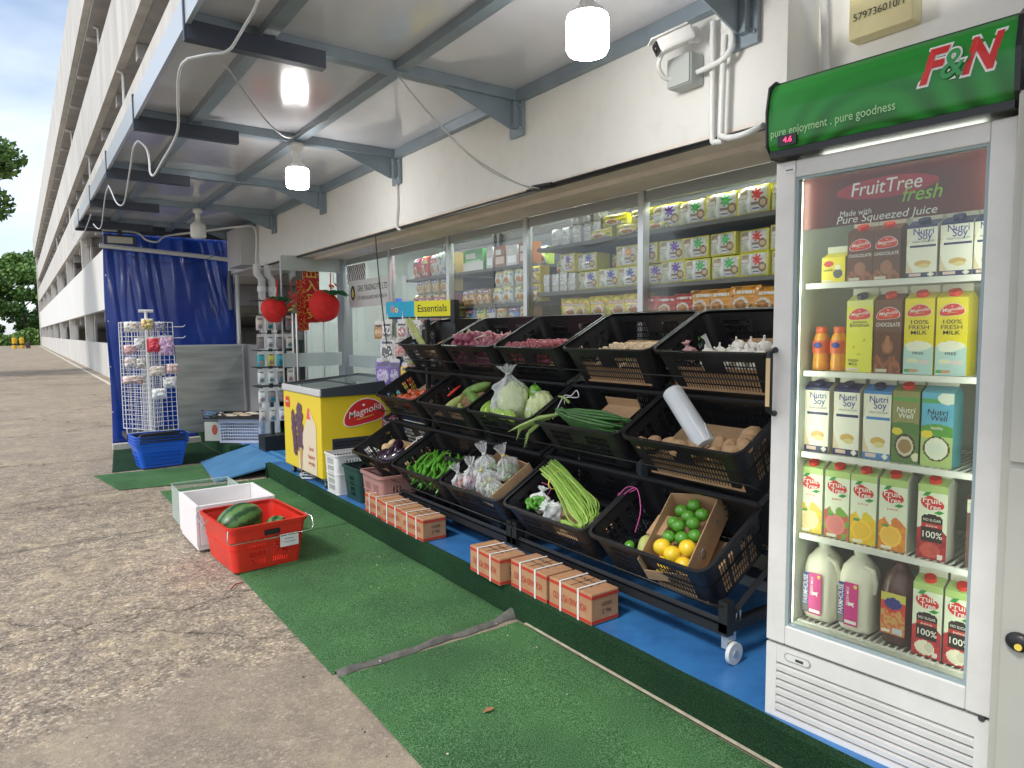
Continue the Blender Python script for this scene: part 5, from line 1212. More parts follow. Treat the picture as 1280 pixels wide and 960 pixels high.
b = MB(); b.box(-.04, -.06, 0, .04, .06, .10, M_card); one(b, 'small_carton', 'small cardboard box leaning on the citrus carton', 'carton', F @ T(.08, .0, .07) @ RZ(-10), bevel=.003)
# red white bag in garlic crate
bag('plastic_bag', 'small red and white packet in the left corner of the garlic crate', cframe('top', 0) @ T(.20, -.10, .15), .04, .035, .045, 21, mat('red_white_bag', (.75, .72, .70), .35, col2=(.5, .02, .06), vscale=12), .4)
b = MB(); b.tube([(.0, 0, 0), (.0, .0, .05), (.01, 0, .07)], [.012, .008, .014], M_bagw, 8); one(b, 'bag_knot', 'white knotted bag top standing up among the garlic', 'bag', cframe('top', 0) @ T(.06, -.12, .19))

# ------------------------------------------------------------------ red crate, foam box, clear tub
rc = thing('red_crate', 'bright red plastic crate with wire handles and a melon inside, on the green mat', 'crate', T(1.12, 4.32, .018) @ RZ(4))
m = MB(); basket(m, .46, .56, .275, .04, M_red, .85, .002, ((.03, .062), (.075, .107), (.12, .152), (.165, .19)), .0155, .0065, ((0, .14, (0, 2), 0, 1), (.44, .56, (0, 2), 0, 1), (.86, 1, (0, 2), 0, 1), (0, 1, (1, 3), 0, 1)), .012, .02, 'flat'); m.build('crate_body', rc)
m = MB(); m.tube([(-.24, -.292, .27), (-.25, -.31, .22), (-.24, -.31, .195), (.0, -.315, .19), (.24, -.31, .195), (.255, -.31, .22), (.25, -.30, .27), (.25, -.2, .275)], .004, M_chrome, 8); m.build('wire_handle', rc)
m = MB(); m.tube([(-.24, .292, .27), (-.262, .25, .24), (-.262, .10, .22), (-.25, .05, .265)], .004, M_chrome, 8); m.build('wire_handle', rc)
m = MB(); m.box(.06, -.283, .115, .17, -.279, .19, M_white); m.box(.085, -.285, .14, .15, -.2835, .143, M_faint); m.box(.085, -.285, .16, .14, -.2835, .163, M_faint); lo = m.build('paper_label', rc)
m = MB(); m.box(-.03, -.2810, .202, .06, -.2775, .234, M_blackm); m.build('hand_slot', rc)
def melon_mat():
    m, n, l, p = nodes_of('watermelon', .35); t = N(n, 'TexCoord'); w = n.new('ShaderNodeTexWave'); w.wave_type = 'BANDS'; w.bands_direction = 'Y'
    gr_ = n.new('ShaderNodeSeparateXYZ'); l.new(t.outputs['Object'], gr_.inputs[0])
    at = n.new('ShaderNodeMath'); at.operation = 'ARCTAN2'; l.new(gr_.outputs[1], at.inputs[0]); l.new(gr_.outputs[2], at.inputs[1])
    nn = n.new('ShaderNodeTexNoise'); nn.inputs['Scale'].default_value = 38; nn.inputs['Detail'].default_value = 4; l.new(t.outputs['Object'], nn.inputs['Vector'])
    mu = n.new('ShaderNodeMath'); mu.operation = 'MULTIPLY_ADD'; mu.inputs[1].default_value = 9; l.new(at.outputs[0], mu.inputs[0]); 
    m3 = n.new('ShaderNodeMath'); m3.operation = 'MULTIPLY'; m3.inputs[1].default_value = 4.2; l.new(nn.outputs[0], m3.inputs[0]); l.new(m3.outputs[0], mu.inputs[2])
    si = n.new('ShaderNodeMath'); si.operation = 'SINE'; l.new(mu.outputs[0], si.inputs[0])
    r = ramp(n, [(.0, (.10, .22, .055)), (.45, (.075, .18, .045)), (.75, (.018, .065, .018))]); mr = n.new('ShaderNodeMapRange'); mr.inputs[1].default_value = -1; l.new(si.outputs[0], mr.inputs[0]); l.new(mr.outputs[0], r.inputs[0]); l.new(r.outputs[0], p.inputs['Base Color']); return m
M_mel = melon_mat()
b = MB(); b.ell(.155, .115, .112, M_mel, None, 32, 20, .02, 1.2, 1); one(b, 'watermelon', 'large striped green watermelon sticking out of the red crate', 'watermelon', T(1.05, 4.37, .235) @ RZ(20) @ RY(-14))
b = MB(); b.ell(.09, .08, .08, M_mel, None, 24, 16, .03, 1.2, 2); one(b, 'watermelon', 'smaller green melon low in the right of the red crate', 'watermelon', T(1.24, 4.25, .19) @ RZ(50))
fb = thing('foam_box', 'white styrofoam box open at the top behind the red crate', 'box', T(1.10, 4.90, .018) @ RZ(1))
m = MB(); L_, W_, H_, t_ = .25, .255, .29, .022
m.box(-L_ + .01, -W_ + .01, 0, L_ - .01, W_ - .01, .03, M_foam); m.build('base', fb)
m = MB()
for s_ in (-1, 1):
    m.box(s_ * L_ - (t_ if s_ > 0 else 0), -W_, .0305, s_ * L_ + (t_ if s_ < 0 else 0), W_, H_, M_foam)
    m.box(-L_ + t_ + .0005, s_ * W_ - (t_ if s_ > 0 else 0), .0305, L_ - t_ - .0005, s_ * W_ + (t_ if s_ < 0 else 0), H_ - .001, M_foam)
m.build('walls', fb, bevel=.004)
ctb = thing('clear_tub', 'clear greenish plastic tub half hidden behind the white foam box', 'tub', T(1.08, 5.42, .018))
m = MB()
for s_ in (-1, 1):
    m.box(s_ * .2 - .002, -.22, .004, s_ * .2 + .002, .22, .25, M_clear); m.box(-.197, s_ * .22 - .002, .004, .197, s_ * .22 + .002, .25, M_clear)
m.box(-.2, -.22, 0, .2, .22, .0035, M_clear); m.build('tub_body', ctb)
m = MB(); m.tube([(-.205, -.225, .252), (.205, -.225, .252), (.205, .225, .252), (-.205, .225, .252), (-.205, -.225, .252)], .006, M_clear, 6); m.build('rim', ctb)
for i, (x, y) in enumerate(((.02, .05), (.1, .0), (-.06, -.03), (.05, -.1))):
    b = MB(); b.ell(.045, .04, .038, mat('orange_fruit', (.72, .25, .08), .45, var=.2, vscale=8), None, 16, 10, .05, 2, i); one(b, 'fruit', 'orange fruit lying in the clear tub, %s from the door side' % ORD[i], 'fruit', (1.08 + x, 5.42 + y, .065 + (.10 if i == 0 else 0)))
b = MB(); b.tube([(1.33, 5.25, .31), (1.40, 5.3, .20), (1.47, 5.35, .02)], [.003, .003, .003], M_wiret, 6); one(b, 'wire_loop', 'bent wire leaning behind the foam box', 'wire')

# ------------------------------------------------------------------ upright drinks fridge
FR = T(1.924, 1.283, .15) @ Mx.Rotation(math.atan2(-.9968, .0797), 4, 'Z')
fr_ = thing('drinks_fridge', 'tall white upright fridge with green lit sign and glass door full of cartons', 'fridge', FR)
W_ = .62; M_fd = mat('fridge_shadow_gap', (.05, .05, .05), .7)
m = MB()
m.box(.0, .05, .33, .045, .58, 1.915, M_fridge).box(.575, .05, .33, .62, .58, 1.915, M_fridge).box(.0452, .54, .33, .5748, .58, 1.915, M_fridge).box(.0452, .05, 1.875, .5748, .5398, 1.915, M_fridge).box(.0452, .05, .25, .5748, .5398, .285, M_fridge)
m.build('cabinet', fr_)
m = MB(); m.box(.0455, .535, .2855, .5745, .5395, 1.8745, M_fridgein).box(.0455, .052, .2855, .048, .5345, 1.8745, M_fridgein).box(.572, .052, .2855, .5745, .5345, 1.8745, M_fridgein); m.build('inner_liner', fr_)
m = MB(); m.box(0, .0, .25, .062, .045, 1.757, M_fridge).box(.562, .0, .25, .62, .045, 1.757, M_fridge).box(.0622, .0005, .25, .5618, .0445, .312, M_fridge).box(.0622, .0005, 1.705, .5618, .0445, 1.7565, M_fridge)
m.build('door', fr_, bevel=.004)
dd = [o for o in fr_.children if o.name.startswith('door')][0]
m = MB(); m.box(.0625, .018, .3125, .5615, .022, 1.7045, M_fglass); m.build('glass_pane', dd)
m = MB()
for a in ((.0622, .006, .3122, .070, .03, 1.7045), (.554, .006, .3122, .5618, .03, 1.7045), (.0702, .006, .3122, .5538, .03, .319), (.0702, .006, 1.698, .5538, .03, 1.7045)): m.box(*a, mat('door_gasket', (.30, .38, .40), .4))
m.build('gasket', dd)
m = MB(); m.tube([(.012, -.002, .985), (.012, -.035, .995), (.012, -.035, 1.175), (.012, -.002, 1.185)], .010, M_blackm, 10); m.build('handle', dd)
m = MB(); m.box(.004, -.0268, 1.01, .012, -.0245, 1.16, mat('handle_tan', (.62, .45, .24), .5)).box(.005, -.045, 1.01, .019, -.0455, 1.16, MATS['handle_tan']); m.build('handle_insert', dd)
# lower grille
m = MB(); m.box(.0, .004, .0, .62, .03, .018, M_fridge); m.box(0, .004, .018, .035, .03, .24, M_fridge); m.box(.585, .004, .018, .62, .03, .24, M_fridge); m.box(.0352, .03, .0, .5848, .04, .24, M_fd)
for q in range(6):
    z = .024 + q * .0265; m.add([(.0352, .006, z), (.5848, .006, z), (.5848, .024, z + .021), (.0352, .024, z + .021), (.0352, .004, z + .016), (.5848, .004, z + .016)], [(0, 1, 5, 4), (4, 5, 2, 3), (0, 4, 3), (1, 2, 5)], M_fridge)
m.box(.0352, .005, .185, .5848, .0298, .24, M_fridge); m.build('base_grille', fr_)
m = MB(); pts = []
for k_ in range(24):
    a = 2 * PI * k_ / 24; pts.append((.105 + (.03 if math.cos(a) > 0 else -.03) + .013 * math.cos(a), .213 + .013 * math.sin(a)))
m.prism(pts, 0, .0015, mat('badge_rim', (.35, .35, .34), .5), T(0, .0035, 0) @ RX(90)); m.prism([(.105 + (x - .105) * .9, .213 + (y - .213) * .8) for x, y in pts], .0016, .0022, M_fridge, T(0, .0035, 0) @ RX(90)); m.box(.10, .0, .208, .125, .0012, .216, M_fd); m.build('badge', fr_)
m = MB(); m.box(.0, .046, .0, .62, .58, .249, M_fridge); m.build('motor_housing', fr_)
m = MB(); m.cyl((.60, .0, .243), (.60, .02, .243), .008, M_fd, 10); m.build('hinge', fr_)
m = MB(); m.box(.027, -.0012, 1.722, .062, -.0004, 1.742, M_white); m.box(.031, -.0016, 1.728, .055, -.0013, 1.732, M_faint); m.build('sticker', dd)
# shelves
SH = [1.392, 1.118, .858, .592, .304]
for z in SH:
    m = MB(); m.box(.052, .10, z - .018, .57, .112, z - .001, M_white)
    for q in range(27): m.box(.056 + q * .019, .1125, z - .006, .060 + q * .019, .50, z - .001, M_white)
    m.box(.052, .50, z - .014, .57, .51, z - .001, M_white); m.build('shelf', fr_)
m = MB(); m.box(.052, .07, .286, .57, .10, .30, M_fridgein); m.build('drip_tray', fr_)
m = MB(); m.box(.049, .075, 1.555, .571, .083, 1.72, mat('header_brown', (.13, .022, .016), .35, var=.35, vscale=5))
def FF(x, z, d): return T(x, d, z) @ RX(90)
m.prism([(math.cos(q * PI / 14) * .11 * (1 + .25 * abs(math.cos(q * PI / 14))), math.sin(q * PI / 14) * .03) for q in range(28)], 0, .0006, mat('header_red', (.42, .03, .05), .4), FF(.29, 1.65, .0745))
m.text('FruitTree', .055, FF(.29, 1.652, .0735), M_txtw, .006, .15, .19); m.text('fresh', .055, FF(.385, 1.618, .0733), mat('ink_lime', (.28, .55, .06), .5), .006, .25, .10)
m.text('Made with', .024, FF(.21, 1.588, .0735), M_txtw, .001, .1, .09); m.text('Pure Squeezed Juice', .032, FF(.29, 1.57, .0735), M_txtw, .003, .2, .27); m.build('header_panel', fr_)
MB().box(.049, .05, .30, .056, .062, 1.70, M_ftube).box(.564, .05, .30, .571, .062, 1.70, M_ftube).build('light_strip', fr_)
MB().box(.10, .09, 1.735, .52, .12, 1.75, M_ftube).build('light_strip', fr_)
# sign box on top
m = MB(); prof = [(.16, 1.765), (-.02, 1.765), (-.055, 1.80), (-.06, 1.90), (-.045, 1.975), (-.01, 2.0), (.16, 2.0)]
for x0, x1 in ((-.006, .0), (.62, .632)):
    vs_ = [(x0, y, z) for y, z in prof] + [(x1, y, z) for y, z in prof]; n_ = len(prof)
    m.add(vs_, [tuple(range(n_ - 1, -1, -1)), tuple(range(n_, 2 * n_))] + [(q, (q + 1) % n_, n_ + (q + 1) % n_, n_ + q) for q in range(n_)], M_blackm)
m.box(.0005, -.04, 1.766, .6195, .16, 1.785, M_blackm).box(.0005, .0, 1.785, .6195, .16, 1.995, M_blackm); m.build('sign_housing', fr_)
sg = MB(); fr2 = [(-.038, 1.786), (-.050, 1.80), (-.0545, 1.86), (-.0535, 1.90), (-.047, 1.94), (-.036, 1.968), (-.018, 1.985)]
# printed curved face
NU, NV = 120, 40; vs_ = []; fs = []; o0 = len(sg.f)
def signp(v):
    t_ = v * (len(fr2) - 1); i = min(int(t_), len(fr2) - 2); f_ = t_ - i; return fr2[i][0] + (fr2[i + 1][0] - fr2[i][0]) * f_, fr2[i][1] + (fr2[i + 1][1] - fr2[i][1]) * f_
for jj in range(NV + 1):
    y_, z_ = signp(jj / NV)
    for i in range(NU + 1): vs_.append((.001 + .618 * i / NU, y_, z_))
for jj in range(NV):
    for i in range(NU):
        a = jj * (NU + 1) + i; fs.append((a, a + 1, a + NU + 2, a + NU + 1)); u, v = i / NU, jj / NV
        d = math.hypot((u - .45) * 2.6, (v + .25) * 1.0); w_ = math.sin(d * 22 - u * 5) * .5 + .5
        k_ = max(0, min(1, (1.05 - v * 1.55) * w_)) * (1 if u > .18 else max(0, u - .05) * 7)
        b0 = (.02, .27, .035); b1 = (.008, .10, .014); sg.col[o0 + len(fs) - 1] = tuple(b0[c] + (b1[c] - b0[c]) * k_ + (.03 if c == 1 else .0) * (v > .7) for c in range(3))
sg.add(vs_, fs, M_art, True); sg.build('sign_face', fr_)
def SF(x, z, d=.0025):
    for q in range(len(fr2) - 1):
        if fr2[q][1] <= z <= fr2[q + 1][1]: f_ = (z - fr2[q][1]) / (fr2[q + 1][1] - fr2[q][1]); y = fr2[q][0] + (fr2[q + 1][0] - fr2[q][0]) * f_
    return T(x, y - d, z) @ RX(90)
def bend(mb, i0):    # wrap lettering on to the curved sign face
    for q in range(i0, len(mb.v)):
        v = mb.v[q]; z = min(max(v.z, fr2[0][1]), fr2[-1][1] - 1e-5)
        for k_ in range(len(fr2) - 1):
            if fr2[k_][1] <= z <= fr2[k_ + 1][1]:
                f_ = (z - fr2[k_][1]) / (fr2[k_ + 1][1] - fr2[k_][1]); y = fr2[k_][0] + (fr2[k_ + 1][0] - fr2[k_][0]) * f_; mb.v[q] = V((v.x, v.y + y, v.z)); break
m = MB()
def BT(x, z, d): return T(x, -d, z) @ RX(90)
m.text('pure enjoyment . pure goodness', .034, BT(.185, 1.832, .003), M_txtlg, .002, 0, .35)
for st, x, w, sc in (('F', .437, .066, .115), ('N', .545, .084, .115)):
    m.text(st, sc, BT(x, 1.903, .002), M_txtw, .085, .28, w, 'CENTER', .035); m.text(st, sc, BT(x, 1.903, .0035), M_txtr, .035, .28, w)
m.text('&', .10, BT(.488, 1.898, .0045), M_txtw, .06, .15, .052, 'CENTER', .01); m.text('&', .10, BT(.488, 1.898, .006), mat('amp_green', (.05, .33, .10), .4), .01, .15, .052)
bend(m, 0); m.build('lettering', fr_)
m = MB(); m.box(.034, -.0585, 1.79, .092, -.0505, 1.822, M_blackm); m.text('4.6', .022, T(.066, -.0592, 1.806) @ RX(90), mat('led_red', (1, .03, .12), .5, emit=3), .003); m.build('display', fr_)

# cartons
def carton_thing(name, label, w, h, shapes, side, base, texts, capc, fin=(.75, .75, .66), x=0, z=0, y=.125, depth=.078, roof=.03, cap=True, group=None):
    t = thing(name, label, 'carton', FR @ T(x, y, z), group)
    m = MB(); hb = h - roof
    m.art(shapes, 28, 72, w, hb, T(0, 0, 0) @ RX(90), M_art, 0, base)
    m.add([(0, 0, 0), (0, depth, 0), (0, depth, hb), (0, 0, hb)], [(0, 1, 2, 3)], side); m.add([(w, 0, 0), (w, 0, hb), (w, depth, hb), (w, depth, 0)], [(0, 1, 2, 3)], side); m.add([(0, depth, 0), (w, depth, 0), (w, depth, hb), (0, depth, hb)], [(0, 1, 2, 3)], side)
    yr = depth * .5
    m.art([s_ for s_ in shapes if s_[0] == 'top'], 4, 4, w, math.hypot(yr, roof - .012), T(0, 0, hb) @ RX(math.degrees(math.atan2(roof - .012, yr))), M_art, 0, shapes[0][5] if shapes and shapes[0][0] == 'r' and shapes[0][1] < -1 else base)
    m.add([(0, yr, h - .012), (w, yr, h - .012), (w, depth, hb), (0, depth, hb), (0, 0, hb), (w, 0, hb)], [(0, 1, 2, 3), (0, 3, 4), (1, 5, 2)], side); m.build('pack', t)
    fm = MB(); fm.box(.001, yr - .002, h - .012, w - .001, yr + .002, h + .008, mat('fin_%.2f%.2f%.2f' % fin, fin, .5)); fm.build('top_seam', t)
    if cap:
        a = math.degrees(math.atan2(roof - .012, yr)); c = MB(); c.cyl((0, 0, 0), (0, 0, .012), .0155, capc, 20, T(w * .5, yr * .5, hb + (roof - .012) * .5) @ RX(a)); c.build('cap', t)
    if texts:
        tm = MB()
        for st, cx_, cz_, sz, mm, bd, sh_, fit in texts:
            if st == '@bean': magn(tm, T(cx_ * w, -.0008, cz_ * hb) @ RX(90), fit)
            elif st == '@leaf':
                tm.prism([(math.cos(q * PI / 12) * .40 * w, math.sin(q * PI / 12) * .085 * h * (1.0 if math.cos(q * PI / 12) < 0 else .8)) for q in range(24)], 0, .0004, M_txtr, T(cx_ * w, -.0006, cz_ * hb) @ RX(90) @ RZ(-12))
                tm.text('Fruit', .024, T(cx_ * w - .002, -.0016, cz_ * hb + .008) @ RX(90), M_txtw, .01, 0, .62 * w); tm.text('Tree', .024, T(cx_ * w + .002, -.0016, cz_ * hb - .011) @ RX(90), M_txtw, .01, 0, .52 * w)
                tm.prism([(-.014, 0), (0, .006), (.014, 0), (0, -.006)], 0, .0004, M_txtg, T(cx_ * w + .018, -.0016, cz_ * hb - .024) @ RX(90) @ RZ(10)); tm.prism([(-.014, 0), (0, .006), (.014, 0), (0, -.006)], 0, .0004, M_txtg, T(cx_ * w - .014, -.0016, cz_ * hb + .026) @ RX(90) @ RZ(30))
            else: tm.text(st, sz, T(cx_ * w, -.0008, cz_ * hb) @ RX(90), mm, bd, sh_, fit)
        tm.build('label_print', t)
    return t
Y_, BR, CRM, WH, NV_, BL = (.80, .68, .03), (.13, .045, .025), (.80, .74, .58), (.80, .80, .74), (.02, .03, .12), (.05, .22, .55)
M_cs = {k_: mat('side_' + k_, c, .4) for k_, c in dict(yellow=Y_, brown=BR, cream=(.62, .60, .52), white=(.66, .70, .60), green=(.10, .25, .06), blue=(.10, .35, .42), grey=(.5, .5, .47), red=(.4, .05, .05)).items()}
def splash(c1, c2, top):
    def f(u, v):
        if v < top + .05 * math.sin(u * 11) + .04 * noise.noise(V((u * 6, v * 9, 1))): return c1 if noise.noise(V((u * 7, v * 12, 4))) > 0 else c2
    return ('f', f)
def nutri(x, z, h, label, band, light=False):
    shp = [('r', 0, 0, 1, 1, (.80, .77, .66)), ('r', 0, 0, .22, .72, (.74, .60, .42)), ('e', .62, .5, .62, .46, (.84, .82, .74)), ('r', .12, .58, .98, .63, band), ('e', .55, .27, .28, .06, (.66, .42, .12)), ('e', .6, .22, .2, .04, (.72, .62, .30)), ('r', 0, 0, 1, .10, band), ('r', .1, .03, .5, .08, (.75, .55, .5)), ('e', .82, .055, .10, .04, (.85, .8, .75)), ('r', 0, .965, 1, 1, band)]
    return carton_thing('soy_carton', label, .078, h, shp, M_cs['cream'], band, [('Nutri', .55, .88, .026, M_txtb, .006, 0, .052), ('Soy', .60, .79, .030, M_txtb, .006, 0, .036), ('HIGH CALCIUM', .55, .69, .008, M_txtk, 0, 0, .055)], mat('cap_navy', (.02, .03, .10), .4), x=x, z=z, group='soy milk cartons')
def choc(x, z, label):
    return carton_thing('milk_carton', label, .074, .245, [('r', 0, 0, 1, 1, BR), splash((.32, .11, .05), (.20, .06, .03), .20), ('e', .5, .36, .22, .10, (.30, .12, .06)), ('e', .5, .42, .08, .10, (.42, .18, .09)), ('e', .5, .35, .14, .06, (.42, .18, .09)), ('r', .06, .01, .5, .06, (.6, .6, .5))], M_cs['brown'], BR,
        [('@bean', .5, .80, 0, None, 0, 0, .066), ('CHOCOLATE', .5, .66, .016, M_txtw, .006, 0, .066)], M_red, x=x, z=z, group='chocolate milk cartons')
def fruit(x, z, label, c1, c2, pulp, kind=0):
    dk = kind == 1
    shp = [('r', 0, 0, 1, 1, (.78, .82, .68)), ('r', 0, .90, 1, 1, (.45, .62, .22)), splash(c1, c2, .40)]
    if not dk: shp += [('e', .45, .2, .40, .15, tuple(min(1, q * 1.15) for q in pulp)), ('e', .45, .2, .33, .12, pulp), ('e', .62, .40, .16, .07, c2), ('e', .25, .34, .14, .025, (.10, .33, .08)), ('r', .1, .02, .5, .06, (.8, .8, .7))]
    else: shp += [('r', .16, .24, .84, .56, (.03, .02, .02)), ('e', .5, .56, .34, .05, (.03, .02, .02)), ('r', .16, .43, .84, .48, (.5, .04, .04)), ('e', .45, .12, .34, .10, pulp), ('e', .8, .05, .10, .04, (.8, .72, .7)), ('e', .60, .14, .16, .07, tuple(q * .8 for q in pulp))]
    tx = [('@leaf', .5, .76, 0, None, 0, 0, 0)]
    if dk: tx += [('NO SUGAR', .5, .53, .011, M_txtw, .002, 0, .045), ('100%', .5, .33, .026, M_txtw, .006, 0, .05), ('juice', .5, .455, .009, M_txtw, 0, 0, .03)]
    else: tx += [('juice', .5, .585, .010, M_txtr, .001, 0, .03)]
    return carton_thing('juice_carton', label, .076, .243, shp, M_cs['grey' if dk else 'white'], (.45, .62, .22), tx, M_red, x=x, z=z, group='fruit juice cartons')
Z1, Z2, Z3, Z4, Z5 = SH
carton_thing('milk_carton', 'small yellow milk carton, leftmost on the top fridge shelf', .072, .105, [('r', 0, 0, 1, 1, Y_), ('e', .3, .75, .22, .12, (.6, .05, .04)), ('e', .7, .35, .2, .18, (.1, .1, .12)), ('e', .68, .6, .12, .1, (.8, .8, .7)), ('r', .05, .05, .45, .1, (.8, .8, .8))], M_cs['yellow'], Y_, [('milk', .3, .5, .012, M_txtk, .002, 0, .03)], M_red, (.7, .72, .6), .090, Z1, cap=False, roof=.028)
for i, x in enumerate((.168, .243)):
    carton_thing('milk_carton', 'brown chocolate milk carton, %s of the pair on the top fridge shelf' % ('left' if i == 0 else 'right'), .074, .175, [('r', 0, 0, 1, 1, BR), splash((.32, .11, .05), (.20, .06, .03), .16), ('e', .5, .25, .22, .14, (.35, .14, .08)), ('r', .06, .01, .5, .07, (.6, .6, .5))], M_cs['brown'], BR, [('@bean', .5, .72, 0, None, 0, 0, .062), ('CHOCOLATE', .5, .52, .013, M_txtw, .005, 0, .066)], M_red, x=x, z=Z1, group='chocolate milk cartons')
nutri(.334, Z1, .175, 'cream soy milk carton with navy edge, left one on the top fridge shelf', NV_); nutri(.420, Z1, .175, 'cream soy milk carton with navy edge, right one on the top fridge shelf', NV_); 
nutri(.501, Z1, .175, 'cream soy milk carton cut off by the fridge door frame on the top shelf', NV_).scale = (.8, 1, 1)
for i, x in enumerate((.058, .114)):
    t = thing('juice_bottle', 'small orange juice bottle with red collar, %s one at the left of the second shelf' % ('left' if i == 0 else 'right'), 'bottle', FR @ T(x + .026, .15, Z2), 'small orange juice bottles')
    m = MB(); m.lathe([(.001, 0), (.025, .001), (.026, .01), (.023, .05), (.026, .09), (.020, .112), (.012, .125)], mat('orange_drink', (.68, .22, .03), .2, col2=(.75, .38, .04), vscale=30, coat=.4), 20); m.build('bottle_body', t)
    m = MB(); m.lathe([(.0265, .055), (.0270, .06), (.0270, .09), (.0265, .095)], mat('orange_label', (.62, .12, .04), .4), 20); m.ell(.013, .003, .009, M_txtb, T(0, -.0265, .08) @ RX(0)); m.build('label', t)
    MB().lathe([(.016, .118), (.017, .12), (.017, .138), (.0, .138)], mat('cap_orange', (.7, .12, .03), .4), 16).build('cap', t)
carton_thing('milk_carton', 'yellow banana milk carton with blue cap on the second fridge shelf', .076, .245, [('r', 0, 0, 1, 1, (.74, .72, .08)), ('r', 0, .92, 1, 1, (.7, .72, .25)), ('r', .2, .70, .8, .705, (.1, .1, .05)), ('r', .05, .01, .5, .06, (.7, .6, .6)), ('e', .3, .35, .06, .02, (.6, .5, .02)), ('e', .7, .45, .06, .02, (.6, .5, .02)), ('e', .5, .25, .07, .02, (.6, .5, .02))], M_cs['yellow'], (.7, .72, .25), [('@bean', .5, .80, 0, None, 0, 0, .066), ('BANANA', .5, .655, .016, M_txtk, .005, 0, .056), ('FRESH', .3, .16, .012, M_txtk, .003, 0, .03), ('MILK', .3, .11, .012, M_txtk, .003, 0, .026)], mat('cap_navy', (.02, .03, .10), .4), x=.172, z=Z2)
choc(.254, Z2, 'tall brown chocolate milk carton on the second fridge shelf')
for i, x in enumerate((.336, .418)):
    carton_thing('milk_carton', 'yellow and pale blue fresh milk carton with red cap, %s of the pair' % ('left' if i == 0 else 'right'), .076, .245, [('r', 0, 0, 1, 1, (.80, .66, .02)), ('r', 0, 0, 1, .38, (.46, .66, .66)), ('e', .5, .38, .45, .06, (.82, .80, .68)), ('e', .4, .34, .3, .04, (.80, .80, .72)), ('e', .3, .18, .2, .03, (.72, .72, .5)), ('e', .7, .17, .2, .03, (.72, .6, .6)), ('e', .35, .05, .2, .02, (.6, .3, .2)), ('r', .05, .03, .2, .07, (.1, .35, .1))], M_cs['yellow'], (.72, .60, .02),
        [('@bean', .5, .83, 0, None, 0, 0, .064), ('100%', .5, .69, .016, M_txtk, .006, 0, .046), ('FRESH', .5, .62, .016, M_txtk, .006, 0, .052), ('MILK', .5, .55, .016, M_txtk, .006, 0, .042), ('FREE', .5, .28, .011, M_txtk, .001, 0, .028)], M_red, x=x, z=Z2, group='fresh milk cartons')
nutri(.047, Z3, .235, 'white soy milk carton with navy band, leftmost on the third fridge shelf', NV_); nutri(.140, Z3, .235, 'white soy milk carton with navy band, second on the third fridge shelf', NV_); nutri(.230, Z3, .235, 'white soy milk carton with bright blue band on the third fridge shelf', BL)
carton_thing('coconut_carton', 'olive green coconut drink carton with red cap on the third fridge shelf', .072, .240, [('r', 0, 0, 1, 1, (.28, .27, .10)), ('r', 0, .86, 1, .92, (.12, .35, .08)), ('e', .5, .45, .9, .12, (.08, .20, .05)), ('r', 0, 0, 1, .42, (.10, .20, .06)), ('e', .5, .24, .38, .17, (.05, .03, .02)), ('e', .5, .24, .32, .14, (.62, .55, .42)), ('e', .5, .24, .24, .10, (.32, .20, .09)), ('e', .2, .44, .2, .05, (.75, .6, .05)), ('e', .9, .1, .14, .06, (.75, .7, .5))], M_cs['green'], (.20, .24, .08), [('Nutri', .5, .74, .022, M_txtw, .004, .1, .05), ('Well', .5, .66, .022, M_txtw, .004, .1, .04)], M_red, x=.312, z=Z3)
carton_thing('coconut_carton', 'sky blue and green coconut drink carton on the third fridge shelf', .080, .240, [('r', 0, 0, 1, 1, (.12, .42, .62)), ('r', 0, .86, 1, .91, (.1, .38, .12)), ('e', .8, .93, .3, .08, (.75, .8, .7)), ('e', .5, .45, .7, .13, (.10, .32, .05)), ('r', 0, 0, 1, .42, (.42, .55, .20)), ('e', .5, .25, .42, .17, (.06, .05, .02)), ('e', .5, .25, .37, .15, (.78, .78, .66)), ('e', .5, .25, .24, .09, (.70, .76, .66)), ('e', .18, .44, .2, .05, (.78, .62, .05))], M_cs['blue'], (.15, .45, .60), [('Nutri', .5, .74, .022, M_txtk, .004, .1, .052), ('Well', .55, .66, .022, M_txtk, .004, .1, .042), ('healthy', .5, .53, .012, M_txtw, .002, 0, .03)], M_cs['white'], x=.390, z=Z3, cap=False)
for i, (x, c1, c2, pl, lb) in enumerate(((.036, (.80, .62, .04), (.74, .5, .06), (.82, .66, .36), 'leftmost, pale citrus print'), (.120, (.60, .12, .10), (.2, .4, .06), (.72, .22, .22), 'second from the left, pink guava print'), (.200, (.85, .48, .02), (.80, .58, .03), (.85, .52, .04), 'third from the left, yellow mango print'), (.284, (.80, .30, .03), (.72, .22, .05), (.88, .52, .08), 'fourth from the left, orange print'))):
    fruit(x, Z4, 'fruit juice carton on the fourth fridge shelf, ' + lb, c1, c2, pl)
fruit(.389, Z4, 'fruit juice carton with dark 100% panel and pomegranate print on the fourth shelf', (.42, .03, .04), (.30, .02, .03), (.62, .10, .08), 1)
carton_thing('juice_carton', 'dark carton cut off behind the right edge of the fridge door', .04, .22, [('r', 0, 0, 1, 1, (.15, .08, .06)), ('r', 0, .8, 1, 1, (.6, .6, .5))], M_cs['brown'], BR, [], M_red, x=.512, z=Z4, cap=False)
